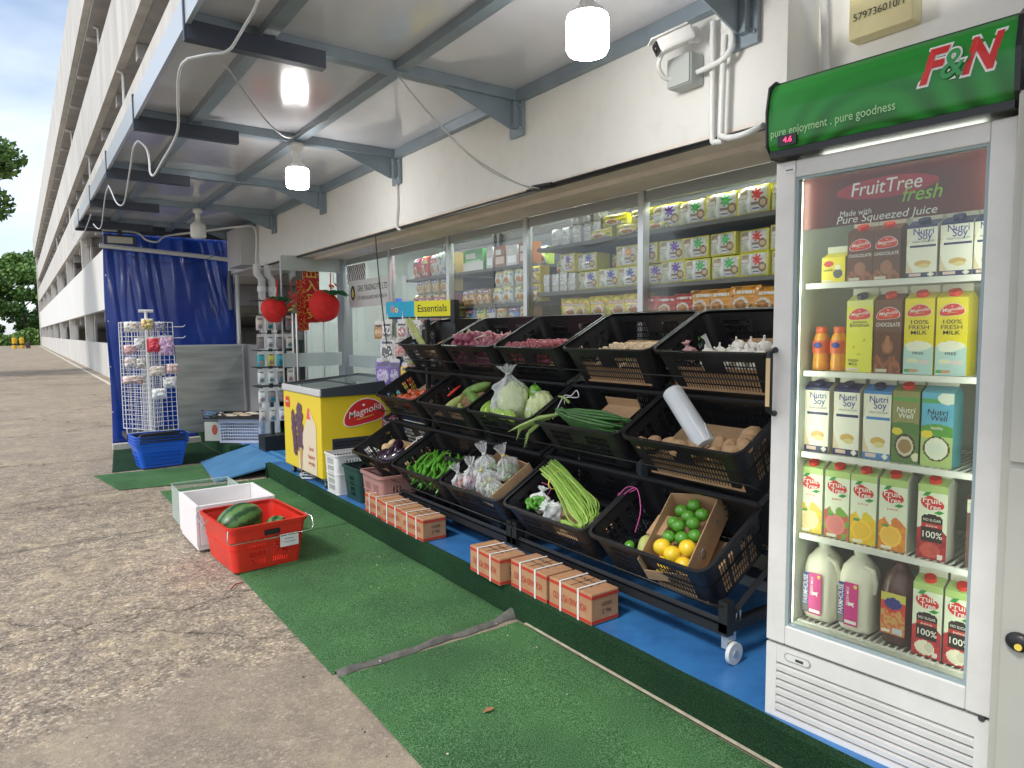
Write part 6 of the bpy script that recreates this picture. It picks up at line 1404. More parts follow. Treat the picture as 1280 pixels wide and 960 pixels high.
for i, x in enumerate((.046, .160)):
    t = thing('milk_jug', 'white milk jug with pink label, %s of the two on the bottom shelf' % ('left' if i == 0 else 'right'), 'milk jug', FR @ T(x, .125, Z5), 'milk jugs on the bottom shelf')
    m = MB(); prof = [(0, 0), (.050, .002), (.055, .012), (.055, .17), (.048, .20), (.030, .225), (.019, .235), (.019, .243)]
    vs_ = []; fs = []; n_ = 28
    for r_, z_ in prof:
        for q in range(n_):
            a = 2 * PI * q / n_; c_, s_ = math.cos(a), math.sin(a); k_ = (abs(c_) ** 4 + abs(s_) ** 4) ** -.25 if z_ < .21 else 1; k_ = 1 + (k_ - 1) * .8
            vs_.append((.055 + r_ * k_ * c_ * .96, .055 + r_ * k_ * s_ * .96, z_))
    for q in range(len(prof) - 1):
        for e in range(n_): fs.append((q * n_ + e, q * n_ + (e + 1) % n_, (q + 1) * n_ + (e + 1) % n_, (q + 1) * n_ + e))
    m.add(vs_, fs, mat('milk_white', (.78, .76, .64), .3), True); m.build('jug_body', t)
    m = MB(); m.tube([(.075, .02, .215), (.10, .03, .20), (.108, .035, .165), (.104, .035, .13)], .010, MATS['milk_white'], 8); m.build('handle', t)
    MB().cyl((.055, .055, .24), (.055, .055, .256), .021, M_cs['white'], 20).build('cap', t)
    m = MB(); m.box(.012, -.0028, .025, .031, -.0012, .155, M_txtb).box(.0312, -.0030, .022, .072, -.0012, .158, mat('magenta', (.62, .03, .25), .4)).box(.034, -.0034, .028, .069, -.0032, .038, M_txtw).box(.013, -.0032, .027, .030, -.0029, .05, M_faint)
    m.text('FARMHOUSE', .022, T(.0215, -.0034, .100) @ RX(90) @ RZ(90), M_txtw, .008, 0, .095); m.text('FRESH MILK', .012, T(.042, -.0034, .115) @ RX(90) @ RZ(90), M_txtw, .003, 0, .06)
    m.prism([(-.008, -.006), (.0, -.002), (.008, -.008), (.006, .002), (.010, .008), (-.002, .005), (-.009, .007)], 0, .0005, M_txtw, T(.053, -.0032, .090) @ RX(90)); m.ell(.006, .001, .006, M_txty, T(.064, -.0034, .148)); m.build('label', t)
t = thing('juice_jug', 'dark red fruit drink jug with red label on the bottom fridge shelf', 'juice jug', FR @ T(.285, .125, Z5))
m = MB(); m.lathe([(0, 0), (.044, .002), (.048, .015), (.048, .16), (.042, .195), (.024, .225), (.017, .235), (.017, .25), (0, .25)], mat('dark_juice', (.09, .035, .035), .25, coat=.3), 24, T(.048, .05, 0)); m.build('jug_body', t)
m = MB(); m.art([('r', 0, .8, 1, 1, (.62, .55, .12)), ('e', .5, .75, .36, .14, (.03, .04, .25)), splash((.66, .16, .06), (.6, .35, .12), .55), ('r', .5, .04, .9, .18, (.55, .6, .7)), ('r', .05, .03, .4, .10, (.8, .75, .7))], 20, 30, .068, .125, T(.014, -.001, .035) @ RX(90), M_art, 0, (.60, .05, .04)); m.build('label', t)
fruit(.386, Z5, 'apple juice carton with dark 100% panel and red cap, left one on the bottom shelf', (.55, .04, .05), (.40, .03, .05), (.85, .80, .66), 1)
fruit(.468, Z5, 'apple juice carton with dark 100% panel, cut by the door frame on the bottom shelf', (.55, .04, .05), (.40, .03, .05), (.85, .80, .66), 1)

# cabinet right of the fridge
cb = thing('grey_cabinet', 'beige grey metal cabinet with black lock at the right edge beside the fridge', 'cabinet', (1.925, .622, .15))
M_beige = mat('beige_metal', (.46, .45, .40), .45, var=.06, vscale=3)
MB().box(.0, -.9, 0, .6, .030, 1.80, M_beige).build('body', cb, bevel=.003)
MB().box(-.012, -.88, .93, -.001, .010, 1.76, M_beige).box(-.012, -.88, .03, -.001, .010, .915, M_beige).build('door', cb, bevel=.002)
m = MB(); m.ell(.014, .028, .024, M_black, T(-.02, -.030, .50)); m.cyl((-.036, -.034, .493), (-.018, -.034, .493), .008, M_txty, 12); m.build('lock', cb)
wc = thing('red_machine', 'red panel edge of a machine seen above the beige cabinet beside the green sign', 'machine', (2.02, .44, 1.98)); MB().box(-.05, -.5, 0, .3, .12, .20, M_blackm).box(-.055, -.5, .05, -.051, .10, .16, M_red).build('panel', wc)

# ------------------------------------------------------------------ products on shelves behind the glass
stars = {'green': (.05, .42, .10), 'red': (.66, .05, .04), 'purple': (.14, .04, .36), 'blue': (.04, .06, .40), 'orange': (.72, .28, .04)}
def noodle(col):
    sc = stars[col]; W, H, D = .171, .118, .12
    def star(u, v):
        x, y = (u - .66) / .17, (v - .68) / .24; a = math.atan2(y, x); r_ = math.hypot(x, y)
        if r_ < .80 + .30 * math.cos(a * 7): return sc if r_ > .3 or col == 'red' else tuple(q_ * 1.5 for q_ in sc)
    m = MB(); m.art([('r', .0, .0, .05, 1, (.65, .62, .08)), ('r', .93, 0, 1, 1, (.60, .56, .10)), ('r', .06, .55, .36, .92, (.38, .30, .20)), ('r', .08, .60, .34, .72, (.66, .63, .56)), ('r', .06, .1, .36, .5, (.60, .62, .55)), ('f', lambda u, v: (.25, .4, .15) if .06 < u < .36 and .1 < v < .5 and noise.noise(V((u * 40, v * 30, 2))) > .25 else None), ('r', .36, 0, .46, 1, (.78, .79, .78)), ('f', star), ('e', .84, .36, .12, .20, (.24, .14, .08)), ('e', .84, .36, .07, .12, (.55, .40, .22)), ('r', .50, .30, .74, .42, (.22, .16, .12)), ('r', .52, .10, .72, .26, (.16, .18, .30)), ('f', lambda u, v: (.80, .80, .78) if .52 < u < .72 and .10 < v < .26 and (int(v * 50) % 2) else None), ('r', 0, .95, 1, 1, (.66, .62, .03)), ('r', 0, 0, 1, .05, (.66, .62, .03))], 44, 32, W, H, RX(90), M_artg, .016, (.60, .61, .58))
    m.box(.001, .001, .001, W - .001, D, H - .001, mat('noodle_yellow', (.62, .58, .05), .3)); return m
def yellowpack(c, w=.15, h=.115, d=.1, seed=0):
    m = MB(); c2 = tuple(q * .45 for q in c); ac = [(.62, .05, .04), (.05, .30, .10), (.06, .08, .42), (.70, .32, .03), (.30, .05, .22), (.74, .66, .06)][seed % 6]
    rq = random.Random(seed); bx_, by_ = rq.uniform(.3, .6), rq.uniform(.6, .75)
    m.art([('f', lambda u, v: c2 if noise.noise(V((u * 5, v * 5, seed))) > .25 else None), ('r', .08, by_, .92, by_ + .2, ac), ('f', lambda u, v: (.78, .78, .74) if .14 < u < .86 and by_ + .05 < v < by_ + .15 and noise.noise(V((u * 28, v * 6, seed))) > -.15 else None),
           ('e', bx_, .34, .27, .26, (.76, .72, .62)), ('f', lambda u, v: tuple(q * (.5 + .8 * abs(noise.noise(V((u * 12, v * 12, seed + 3)))) * 2) for q in (.62, .28, .08)) if ((u - bx_) / .20) ** 2 + ((v - .34) / .18) ** 2 < 1 else None), ('r', .72, .08, .92, .26, (.75, .75, .72)), ('f', lambda u, v: (.08, .08, .08) if .72 < u < .92 and .08 < v < .26 and int(u * 90) % 2 else None), ('r', 0, .955, 1, 1, ac)], 34, 28, w, h, RX(90), M_artg, .026, c)
    m.art([], 4, 4, d, h, T(0, d, 0) @ RZ(-90) @ RX(90), M_artg, .0, c); m.box(.002, .003, .002, w - .002, d, h - .002, mat('pk_%.2f_%.2f_%.2f' % c, c, .35)); return m
def silverpack(w=.07, h=.12, d=.06):
    m = MB(); m.art([('f', lambda u, v: (.35, .36, .38) if noise.noise(V((u * 9, v * 15, 2))) > .12 else None), ('r', .2, .3, .8, .4, (.5, .45, .4))], 12, 18, w, h, RX(90), M_artg, .01, (.72, .73, .74)); m.box(.001, .002, .001, w - .001, d, h - .001, M_alu); return m
PB = {}
def place(key, builder, name, cat, label, y, z, x=2.93, rot=0, group=None, sc=1):
    # artwork faces -X: local x runs towards -Y
    Mm = T(x + R.uniform(0, .02), y + R.uniform(-.008, .008), z) @ RZ(-90 + rot) @ S(sc * R.uniform(.95, 1.03), sc, sc * R.uniform(.93, 1.03))
    if key not in PB: PB[key] = one(builder(), name, cat=cat, label=label, M=Mm, group=group)
    else:
        o = PB[key].copy(); C.objects.link(o); o.matrix_world = Mm; o['label'] = label; PB[key + '_'] = o
        if group: o['group'] = group
M_shelf = mat('shelf_grey', (.12, .12, .11), .5); M_shelfd = mat('shelf_dark', (.05, .05, .055), .4)
gon = thing('goods_shelf', 'grey metal shelving packed with goods right behind the shop glass', 'shelf', (0, 0, 0))
for (y0, y1, zz) in ((1.62, 3.75, (1.10, 1.47, 1.655, 1.955)), (3.83, 4.80, (1.10, 1.45, 1.60, 1.87)), (4.88, 5.70, (1.10, 1.62, 1.87))):
    for z in zz: MB().box(2.90, y0, z - .022, 3.32, y1, z, M_shelf).build('shelf_board', gon)
    for y in (y0, y1): MB().box(3.30, y - .015, .16, 3.33, y + .015, 2.3, M_shelfd).build('upright', gon)
    MB().box(3.325, y0, .2, 3.335, y1, 2.2, M_shelfd).build('back_panel', gon)
seq = ['red', 'red', 'green', 'green', 'purple', 'purple', 'blue', 'blue', 'blue', 'purple', 'blue']
for row, (z, nme) in enumerate(((1.657, 'lower middle'), (1.776, 'upper middle'))):
    for i in range(10):
        y = 1.98 + i * .172 + .02 * (row)
        if row == 1 and i == 7: continue
        c = seq[min(i, 10)] if not (row == 1 and i == 6) else 'orange'
        place('n' + c, lambda c=c: noodle(c), 'noodle_pack', 'noodle pack', 'noodle multipack with %s star, %s from the fridge in the %s row' % (c, ORD[i], nme), y, z + (.0 if row == 0 else 0), 2.93 + R.uniform(0, .012), R.uniform(-7, 7), 'noodle multipacks behind the glass')
for i, c in enumerate(['red', 'red', 'green', 'green', 'purple']):
    place('n' + c, lambda c=c: noodle(c), 'noodle_pack', 'noodle pack', 'noodle multipack with %s star, %s from the fridge on the top shelf' % (c, ORD[i]), 1.98 + i * .19, 1.957, 2.93, R.uniform(-4, 4), 'noodle multipacks behind the glass', 1.12)
for i in range(5):
    place('ylong', lambda: yellowpack((.62, .58, .04), .2, .07, .14, 5), 'noodle_pack', 'noodle pack', 'flat yellow noodle pack, %s from the window mullion on the top shelf' % ORD[i], 2.80 + i * .12, 1.957 + (.07 if i % 2 else 0), 2.95, R.uniform(-8, 8), 'flat yellow packs on the top shelf')
for i in range(8):
    place('silver', silverpack, 'silver_packet', 'packet', 'silver foil packet, %s of the far group on the top shelf' % ORD[i], 3.22 + (i % 5) * .10 + .02, 1.957 + (.0 if i < 5 else .0) + (.12 if i >= 5 else 0), 2.94, R.uniform(-6, 6), 'silver packets on the top shelf')
for i in range(4):
    place('silver', silverpack, 'silver_packet', 'packet', 'silver foil packet, %s in the lower middle row by the second mullion' % ORD[i], 3.45 + i * .085 + .25 * 0, 1.657, 2.915, R.uniform(-6, 6), 'silver packets on the middle shelf')
for i in range(5):
    place('snk', lambda: yellowpack((.72, .30, .03), .18, .14, .09, 9), 'snack_bag', 'snack bag', 'orange snack bag, %s from the fridge on the shelf just above the crates' % ORD[i], 1.95 + i * .13, 1.472, 2.94, R.uniform(-12, 12), 'orange snack bags')
for i in range(3):
    place('snr', lambda: yellowpack((.55, .06, .03), .15, .12, .09, 12), 'snack_bag', 'snack bag', 'red snack bag, %s from the fridge beside the orange bags' % ORD[i], 2.58 + i * .12, 1.472, 2.94, R.uniform(-12, 12), 'red snack bags')
for i in range(5):
    place('sny', lambda: yellowpack((.80, .68, .06), .17, .14, .09, 15), 'snack_bag', 'snack bag', 'pale yellow snack bag, %s past the mullion above the crates' % ORD[i], 2.96 + i * .15, 1.472, 2.94, R.uniform(-14, 14), 'yellow snack bags')
# pane 3
bx = [('green', (.10, .38, .08), .28, .16), ('pale', (.62, .66, .68), .09, .17), ('brown', (.32, .12, .05), .14, .17), ('white', (.66, .68, .68), .14, .15), ('brown ', (.34, .13, .05), .14, .16)]
y = 4.75
for i, (nm_, c, w, h_) in enumerate(bx):
    place('bx' + nm_, lambda: (lambda mm: (mm.art([('r', .1, .2, .9, .5, tuple(min(1, q + .4) for q in c)), ('r', .15, .6, .6, .8, (.75, .75, .7)), ('f', lambda u, v: (.75, .76, .74) if nm_ == 'green' and v < .45 else None)], 16, 12, w, h_, RX(90), M_artg, 0, c), mm.box(.001, .001, .001, w - .001, .1, h_ - .001, mat('bxc' + nm_, c, .5)), mm)[-1])(MB()), 'goods_box', 'box', '%s box on the top shelf of the third pane, %s from its left mullion' % (nm_.strip(), ORD[i]), y, 1.872, 2.93, 0); y -= w + .02
for i in range(4):
    place('kraft', lambda: yellowpack((.60, .34, .10), .09, .13, .08, 20), 'goods_packet', 'packet', 'kraft orange packet, %s from the left in the lower row of the third pane' % ORD[i], 4.76 - i * .10, 1.602, 2.93, 0, 'kraft orange packets')
for i in range(6):
    place('whp', lambda: yellowpack((.62, .70, .68), .12, .125, .08, 23), 'goods_packet', 'packet', 'white packet, %s of the white group in the third pane' % ORD[i], 4.32 - (i % 3) * .125, 1.602 + .126 * (i // 3), 2.93, 0, 'white packets in the third pane')
for i in range(4):
    place('yep', lambda: yellowpack((.74, .62, .04), .12, .125, .08, 26), 'goods_packet', 'packet', 'bright yellow packet, %s of the four by the second mullion' % ORD[i], 3.98 - (i % 2) * .0 + .0 - .0 * i - (.125 if i % 2 else 0) + .03, 1.602 + .126 * (i // 2), 2.93, 0, 'bright yellow packets in the third pane')
for i in range(6):
    c = [(.12, .3, .62), (.72, .62, .1), (.62, .62, .6), (.5, .4, .2), (.12, .3, .62), (.7, .35, .1)][i]
    place('low%d' % i, lambda: yellowpack(c, .13, .14, .1, 30 + i), 'goods_packet', 'packet', '%s packet low behind the crates in the third pane, %s from the left' % (['blue', 'yellow', 'grey', 'brown', 'second blue', 'orange'][i], ORD[i]), 4.74 - i * .15, 1.452, 2.94)
# pane 4 : red frames, gold packets
for i in range(5):
    c = [(.55, .05, .06), (.55, .05, .06), (.55, .62, .68), (.60, .66, .72), (.50, .38, .14)][i]
    place('p4%d' % i, lambda: yellowpack(c, .13, .19, .08, 40 + i), 'goods_box', 'box', '%s box on the top shelf of the fourth pane' % ['red framed', 'second red framed', 'pale blue', 'light blue', 'olive gold'][i], 5.64 - i * .145, 1.872, 2.95)
for i in range(5):
    place('gold', lambda: yellowpack((.52, .40, .16), .13, .14, .08, 50), 'goods_packet', 'packet', 'gold packet, %s from the left on the middle shelf of the fourth pane' % ORD[i], 5.6 - i * .14, 1.73, 2.95, R.uniform(-12, 12), 'gold packets in the fourth pane')
for i in range(6):
    place('pkr', lambda: yellowpack((.52, .16, .22), .1, .10, .08, 53), 'goods_packet', 'packet', 'pink red packet, %s from the left on the low shelf of the fourth pane' % ORD[i], 5.66 - i * .12, 1.622, 2.95, 0, 'pink red packets in the fourth pane')
# extra mixed packets filling the shelves
EX = [('emerald', (.04, .34, .14)), ('crimson', (.52, .03, .05)), ('cobalt', (.04, .12, .48)), ('tan', (.52, .36, .18)), ('ivory', (.70, .68, .58)), ('amber', (.72, .40, .04)), ('violet', (.24, .08, .38)), ('lime', (.42, .58, .08)), ('charcoal', (.09, .09, .10))]
cnt = 0
for (ya, yb, z, hh, where) in ((2.75, 3.70, 1.10, .20, 'low shelf of the second pane'), (2.58, 3.72, 1.776, .10, 'back of the second pane'), (3.86, 4.76, 1.872, .14, 'back of the third pane'), (3.86, 4.76, 1.10, .25, 'low shelf of the third pane'), (4.92, 5.68, 1.872, .14, 'back of the fourth pane'), (4.92, 5.68, 1.30, .22, 'low part of the fourth pane'), (1.70, 2.6, 1.10, .26, 'low shelf of the first pane')):
    y = yb; k_ = 0
    while y > ya and k_ < 12:
        nm2, c = EX[(cnt * 5 + k_ * 4) % 9]; w = .10 + .02 * ((cnt + k_) % 3)
        xx = 2.93 if 'low' in where else (3.06 if 'back' in where else 2.98)
        place('ex%s%d' % (nm2, int(hh * 100)), lambda: yellowpack(c, .11, hh, .06, cnt * 7 + k_), 'goods_packet', 'packet', '%s packet, %s from the left at the %s' % (nm2, ORD[min(k_, 13)], where), y, z, xx, R.uniform(-9, 9))
        y -= w + R.uniform(.0, .02); k_ += 1
    cnt += 1
# sign in glass and zebra print
sn = thing('shop_sign', 'white company sign with a gold emblem stuck inside the shop glass', 'sign', (2.836, 6.40, 1.80))
m = MB(); m.box(0, -.50, -.15, .006, .48, .125, M_white); m.build('board', sn)
MS = T(-.001, 0, 0) @ RZ(-90) @ RX(90)
m = MB(); m.text('GP65 TRADING PTE LTD', .085, MS @ T(.09, .035, 0), M_txtk, .002, 0, .70); m.text('71 WOODLANDS IND PARK E9', .05, MS @ T(.09, -.06, 0), M_txtk, .001, 0, .66)
m.prism([(math.cos(q * PI / 12) * .055, math.sin(q * PI / 12) * .075) for q in range(24)], 0, .0005, M_txtk, MS @ T(-.38, 0, 0)); m.prism([(-.02, -.045), (.02, -.045), (.03, 0), (0, .05), (-.03, 0)], .0006, .001, M_txty, MS @ T(-.38, 0, 0)); m.build('lettering', sn)
zb = thing('zebra_print', 'black and white striped poster above the company sign', 'poster', (2.838, 6.70, 1.99))
MB().art([('f', lambda u, v: (.03, .03, .03) if math.sin((u + .25 * v) * 60 + 3 * noise.noise(V((u * 4, v * 4, 0)))) > .2 else None)], 60, 14, .46, .19, T(0, .22, -.095) @ RZ(-90) @ RX(90), M_art, 0, (.75, .77, .76)).box(.001, -.24, -.095, .003, .22, .095, M_white).build('print', zb)
# interior display near the door: blue gondola
ig = thing('blue_shelf', 'blue edged shop shelf seen through the glass below the company sign', 'shelf', (3.45, 6.35, .15))
for z in (.35, .75, 1.12, 1.45): MB().box(-.2, -.55, z, .25, .5, z + .02, mat('shelf_blue', (.08, .18, .58), .4)).build('shelf_board', ig)
MB().box(-.21, .30, 0, -.12, .42, 1.6, MATS['shelf_blue']).box(.22, -.55, 0, .25, .5, 1.6, M_in).build('post', ig)
for i in range(12):
    c = [(.10, .08, .35), (.25, .45, .05), (.62, .58, .1), (.10, .08, .30), (.5, .3, .3), (.4, .25, .12)][i % 6]; lv = [1.14, 1.14, .77, .77, 1.14, .37][i % 6]
    place('ig%d' % (i % 6), lambda: yellowpack(c, .14, .12, .08, 60 + i), 'goods_packet', 'packet', '%s packet on the blue edged shelf, %s along' % (['dark blue', 'lime green', 'yellow', 'navy', 'pink', 'brown'][i % 6], ORD[i]), 6.78 - (i) * .075, .15 + lv, 3.27)
for i in range(14):
    c = [(.6, .1, .1), (.1, .3, .6), (.7, .6, .1), (.5, .5, .5), (.15, .4, .2), (.6, .35, .1), (.65, .65, .6)][i % 7]
    b = MB(); b.box(-.15, -.10, 0, .15, .10, R.uniform(.15, .35), mat('gd%d' % (i % 7), c, .5)); one(b, 'stock_box', '%s stock carton stacked at the back of the shop, %s in line' % (['red', 'blue', 'yellow', 'grey', 'green', 'orange', 'white'][i % 7], ORD[i]), 'box', (6.2, 1.2 + i * .42, .151 + .4 * (i % 3)), None)
    b = MB() ; 
# tall shelves mid-store to give depth
ms_ = thing('goods_shelf', 'tall dark shelving full of small goods deeper inside the shop', 'shelf', (4.4, 4.2, .15))
for z in (.1, .5, .9, 1.3, 1.7): MB().box(-.2, -2.2, z, .2, 2.3, z + .025, M_shelf).build('shelf_board', ms_)
for i in range(100):
    z = (.126, .526, .926, 1.326, 1.726)[i % 5]; yy = -2.15 + (i // 5) * .225; c = [(.6, .1, .1), (.1, .2, .5), (.7, .6, .1), (.6, .6, .6), (.15, .4, .2), (.6, .35, .1), (.5, .5, .65)][R.randrange(7)]
    MB().box(-.19, yy, z, .0, yy + .19, z + R.uniform(.15, .30), mat('gd_%.1f%.1f%.1f' % c, c, .45)).build('goods', ms_)

# ------------------------------------------------------------------ essentials display
es = thing('essentials_display', 'black wire display stand with cyan and yellow essentials header sign', 'display stand', (2.50, 5.05, .15))
m = MB(); m.box(.02, -.42, .12, .30, .10, .15, M_blackm).box(.27, -.42, .15, .30, .10, 1.34, M_shelfd).box(.02, -.42, 0, .05, -.39, 1.34, M_blackm).box(.02, .08, 0, .05, .10, 1.34, M_blackm); m.build('frame', es)
ES = T(2.506, 5.30, 1.52) @ RZ(-69)
hd = thing('header_sign', 'cyan and yellow sign reading Essentials above the black hook display', 'sign', ES)
m = MB(); m.box(0, 0, 0, .31, .06, .125, mat('cyan_print', (.01, .42, .66), .45)); m.box(.3102, 0, 0, .68, .06, .125, mat('yellow_print', (.86, .80, .01), .45)); m.box(.6803, .0, -.06, .72, .06, .125, M_blackm); m.box(0, 0.001, -.012, .68, .06, -.0005, M_blackm); m.build('sign_box', hd)
m = MB(); m.text('Essentials', .082, T(.495, -.001, .062) @ RX(90), M_txtk, .006, 0, .30)
for ch_, x_, mm in (('B', .075, mat('ink_orange', (.85, .22, .10), .5)), ('o', .115, mat('ink_yel', (.85, .75, .1), .5)), ('s', .150, mat('ink_blu', (.10, .25, .75), .5))): m.text(ch_, .075, T(x_, -.001, .062) @ RX(90), mm, .016)
m.text('.', .06, T(.18, -.001, .055) @ RX(90), M_txtw, .01); m.build('lettering', hd)
def hang(w, h_, c, c2, seed, cardh=.03):
    def f(): 
        m = packet(w, h_, .025, [('e', .5, .45, .38, .30, c2), ('f', lambda u, v: tuple(min(1, q * 1.4) for q in c) if noise.noise(V((u * 8, v * 8, seed))) > .15 else None), ('r', .15, .82, .85, .94, (.1, .1, .12))], c, 14, 18, cardh); m.add([(-.008, 0, h_ + cardh), (.008, 0, h_ + cardh), (0, 0, h_ + cardh + .05)], [(0, 1, 2)], M_alu); return m
    return f
hs = [(0, 5.20, 1.34, .09, .12, (.42, .24, .10), (.7, .5, .3), 'brown'), (1, 5.10, 1.33, .09, .14, (.66, .66, .66), (.2, .2, .2), 'white and black'), (2, 4.92, 1.34, .10, .13, (.62, .60, .60), (.5, .2, .2), 'white and red'), (3, 4.76, 1.34, .08, .12, (.66, .64, .62), (.3, .3, .4), 'pale grey'),
      (4, 5.10, 1.16, .13, .17, (.64, .64, .64), (.12, .12, .12), 'large scribble printed white'), (5, 4.95, 1.20, .10, .12, (.60, .46, .42), (.6, .2, .2), 'salmon'),
      (6, 5.16, .95, .14, .20, (.24, .16, .48), (.65, .6, .72), 'purple toy'), (7, 5.02, .96, .10, .19, (.16, .12, .32), (.5, .45, .6), 'dark violet toy'), (8, 4.86, .94, .13, .18, (.78, .50, .05), (.75, .06, .04), 'yellow and red toy'), (9, 5.18, .86, .13, .09, (.20, .45, .70), (.6, .7, .7), 'light blue'), (10, 4.92, .84, .12, .09, (.10, .52, .55), (.6, .7, .7), 'turquoise'), (11, 4.80, 1.12, .10, .10, (.50, .30, .28), (.2, .4, .1), 'pink and green')]
for i, y, z, w, h_, c, c2, lb in hs:
    one(hang(w, h_, c, c2, i)(), 'hanging_packet', '%s packet hung on the black display under the essentials sign' % lb, 'packet', T(2.42 + (5.3 - y) * .25, y + .10, z) @ RZ(-52), 'packets under the essentials sign')

# ------------------------------------------------------------------ far end: trees, bushes, bollards
M_leaf1 = mat('foliage_mid', (.13, .26, .06), .55, col2=(.07, .17, .035), vscale=.6); M_leaf2 = mat('foliage_light', (.22, .36, .08), .55, col2=(.07, .15, .03), vscale=.7)
M_leaf3 = mat('foliage_dark', (.05, .12, .03), .6, col2=(.014, .04, .012), vscale=.6); M_bark = mat('bark', (.12, .09, .07), .9, var=.3, vscale=3)
def tree(x, y, h, cr_, label, nleaf, ls, lm, seed, trunk=.25, base=.25, group='trees at the end of the road'):
    rr = random.Random(seed); t = thing('tree', label, 'tree', (x, y, 0), group)
    m = MB(); m.tube([(0, 0, 0), (.1, .05, h * .3), (-.1, .1, h * .6), (0, 0, h * .85)], [trunk, trunk * .8, trunk * .5, trunk * .2], M_bark, 8)
    cl = []
    for q in range(16):
        a = rr.uniform(0, 2 * PI); zz = h * rr.uniform(base + .08, .93); f_ = math.sin(PI * min(1, max(.12, (zz / h - base + .08) / (1.08 - base)))) ; r_ = cr_ * f_ * rr.uniform(.25, .9)
        cl.append((r_ * math.cos(a), r_ * math.sin(a), zz, cr_ * rr.uniform(.24, .42)))
        if q < 9: m.tube([(0, 0, zz * .7), (r_ * math.cos(a) * .5, r_ * math.sin(a) * .5, zz * .88), (r_ * math.cos(a), r_ * math.sin(a), zz)], [trunk * .35, trunk * .2, trunk * .06], M_bark, 5)
    m.build('trunk', t); m = MB(); vs_ = {k_: ([], []) for k_ in range(len(lm))}
    for q in range(nleaf):
        c = cl[rr.randrange(len(cl))]; d = V((rr.gauss(0, 1), rr.gauss(0, 1), rr.gauss(0, 1))).normalized() * c[3] * (rr.random() ** .4)
        p = V(c[:3]) + V((d.x, d.y, d.z * .7)); n_ = V((rr.gauss(0, 1), rr.gauss(0, 1), rr.gauss(0, 1))).normalized(); a = n_.orthogonal().normalized() * ls * rr.uniform(.6, 1.3); b_ = n_.cross(a) * .6
        vv, ff = vs_[min(len(lm) - 1, int(rr.random() * len(lm)))]; o = len(vv); vv += [p - a, p - b_ * .8, p + a, p + b_]; ff.append((o, o + 1, o + 2, o + 3))
    for k_, (vv, ff) in vs_.items(): m.add(vv, ff, lm[k_])
    m.build('crown', t)
tree(-3.5, 30, 10.8, 3.6, 'tall tree with a round dark green crown cut by the left edge of the photo', 20000, .13, [M_leaf1, M_leaf2, M_leaf1], 1, .3, .35, 'tall trees on the left')
tree(0.8, 118, 12.5, 5.2, 'bright green feathery tree beside the far corner of the building', 7000, .34, [M_leaf1, M_leaf2, M_leaf2], 2, .3, .1)
tree(-3.5, 112, 9.5, 5.0, 'mid green tree left of the feathery one at the road end', 7000, .32, [M_leaf1, M_leaf2, M_leaf3], 3, .3, .05)
tree(-8, 116, 12, 5.5, 'broad green tree at the left end of the far tree row', 6000, .34, [M_leaf1, M_leaf3], 4, .3, .05)
tree(2.6, 128, 14, 6, 'dark green tree partly behind the building corner', 6000, .36, [M_leaf3, M_leaf1], 5, .3, .05)
tree(-14, 122, 15, 7, 'large dark tree beyond the far left of the road', 5000, .4, [M_leaf3, M_leaf1], 6, .3, .05)
rr = random.Random(77)
m = MB(); vv = []; ff = []
for q in range(16000):
    x = rr.uniform(-30, 9); y = rr.uniform(106, 112); z = rr.random() ** 1.3 * (1.7 + .9 * noise.noise(V((x * .4, 0, 0)))); p = V((x, y, z)); n_ = V((rr.gauss(0, 1), rr.gauss(0, 1), rr.gauss(0, 1))).normalized(); a = n_.orthogonal().normalized() * .28; b_ = n_.cross(a) * .6; o = len(vv); vv += [p - a, p - b_, p + a, p + b_]; ff.append((o, o + 1, o + 2, o + 3))
m.add(vv, ff, M_leaf2); one(m, 'undergrowth', 'low green undergrowth along the end of the road', 'bushes')['kind'] = 'stuff'
m = MB(); m.box(-60, 104.5, 0.003, 30, 135, .012, mat('grass_ground', (.10, .17, .04), .9, var=.3, vscale=.8)); tag(m.build('grass'), kind='structure')
M_byel = mat('bollard_yellow', (.75, .45, .02), .5)
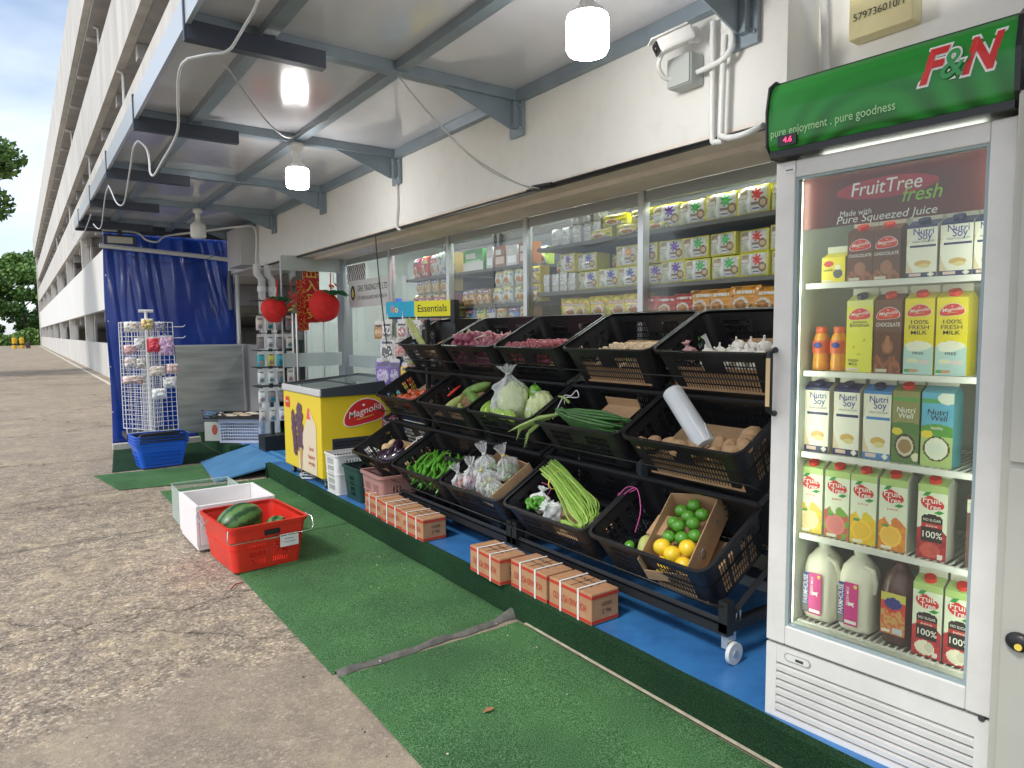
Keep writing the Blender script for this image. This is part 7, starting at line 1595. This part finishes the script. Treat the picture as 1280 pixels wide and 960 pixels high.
for i, (x, h_) in enumerate(((-.35, 1.0), (.25, 1.0), (.75, .6))):
    t = thing('bollard', ('left yellow bollard with dark base at the end of the road', 'right yellow bollard with dark base at the end of the road', 'short dark marker post beside the yellow bollards')[i], 'bollard', (x, 84, 0))
    m = MB(); m.tube([(0, 0, 0), (0, 0, h_)], .20, M_byel if i < 2 else M_bark, 12); m.ell(.2, .2, .08, M_byel if i < 2 else M_bark, T(0, 0, h_)); m.build('post', t)
    MB().tube([(0, 0, .35 * h_), (0, 0, .5 * h_)], .207, M_black, 12, False).build('band', t)
# small litter on the ground
rr = random.Random(5); chips = [mat('chip_pale', (.62, .56, .44), .8), mat('chip_grey', (.30, .27, .24), .8), mat('chip_dark', (.10, .09, .08), .8)]
m = MB()
for q in range(900):
    x, y = rr.uniform(-3.5, .95), rr.uniform(1.2, 9) ** 1.0; r_ = rr.uniform(.0022, .0062)
    m.ell(r_, r_ * rr.uniform(.6, 1), r_ * .6, chips[rr.randrange(3)], T(x, y, .001) @ RZ(rr.uniform(0, 180)), 6, 4, .3, 2, q)
for q in range(36): r_ = rr.uniform(.002, .005); m.ell(r_, r_, r_ * .6, chips[0], T(rr.uniform(1.6, 1.88) if q % 3 else rr.uniform(1.0, 1.88), rr.uniform(1.8, 6.6), .019), 6, 4, .3, 2, q)
one(m, 'gravel_chips', 'loose stone chips and grit scattered over the concrete and mats', 'gravel')['kind'] = 'stuff'
b = MB(); b.tube([(.62, 2.5, .01), (.66, 2.56, .012), (.70, 2.57, .01)], .004, mat('dry_red', (.35, .04, .03), .7), 5); one(b, 'dry_leaf', 'small dark red dry leaf stalk on the concrete beside the mats', 'leaf', (0.25, 1.36, 0))
b = MB(); b.add([(0, 0, 0), (.03, .012, .006), (.055, .0, .002), (.03, -.012, .004)], [(0, 1, 2, 3)], mat('dry_leaf_tan', (.36, .17, .08), .7)); one(b, 'dry_leaf', 'single tan leaf lying on the nearest green mat', 'leaf', (1.30, 2.02, .018))
b = MB(); b.add([(0, 0, 0), (.04, .02, .008), (.08, .0, .003), (.04, -.02, .004)], [(0, 1, 2, 3)], MATS['dry_red']); one(b, 'dry_leaf', 'small red leaf on the rough concrete at the far left', 'leaf', (-.62, 2.6, .004))
b = MB(); b.ell(.018, .014, .010, mat('pebble', (.5, .46, .38), .8), None, 8, 6, .2, 2, 1); one(b, 'pebble', 'pale pebble on the smooth concrete in the foreground', 'pebble', (.35, 1.95, .006))
for o in bpy.data.objects:
    if o.type == 'MESH' and any(mm and mm.name.startswith('art') for mm in o.data.materials): pass
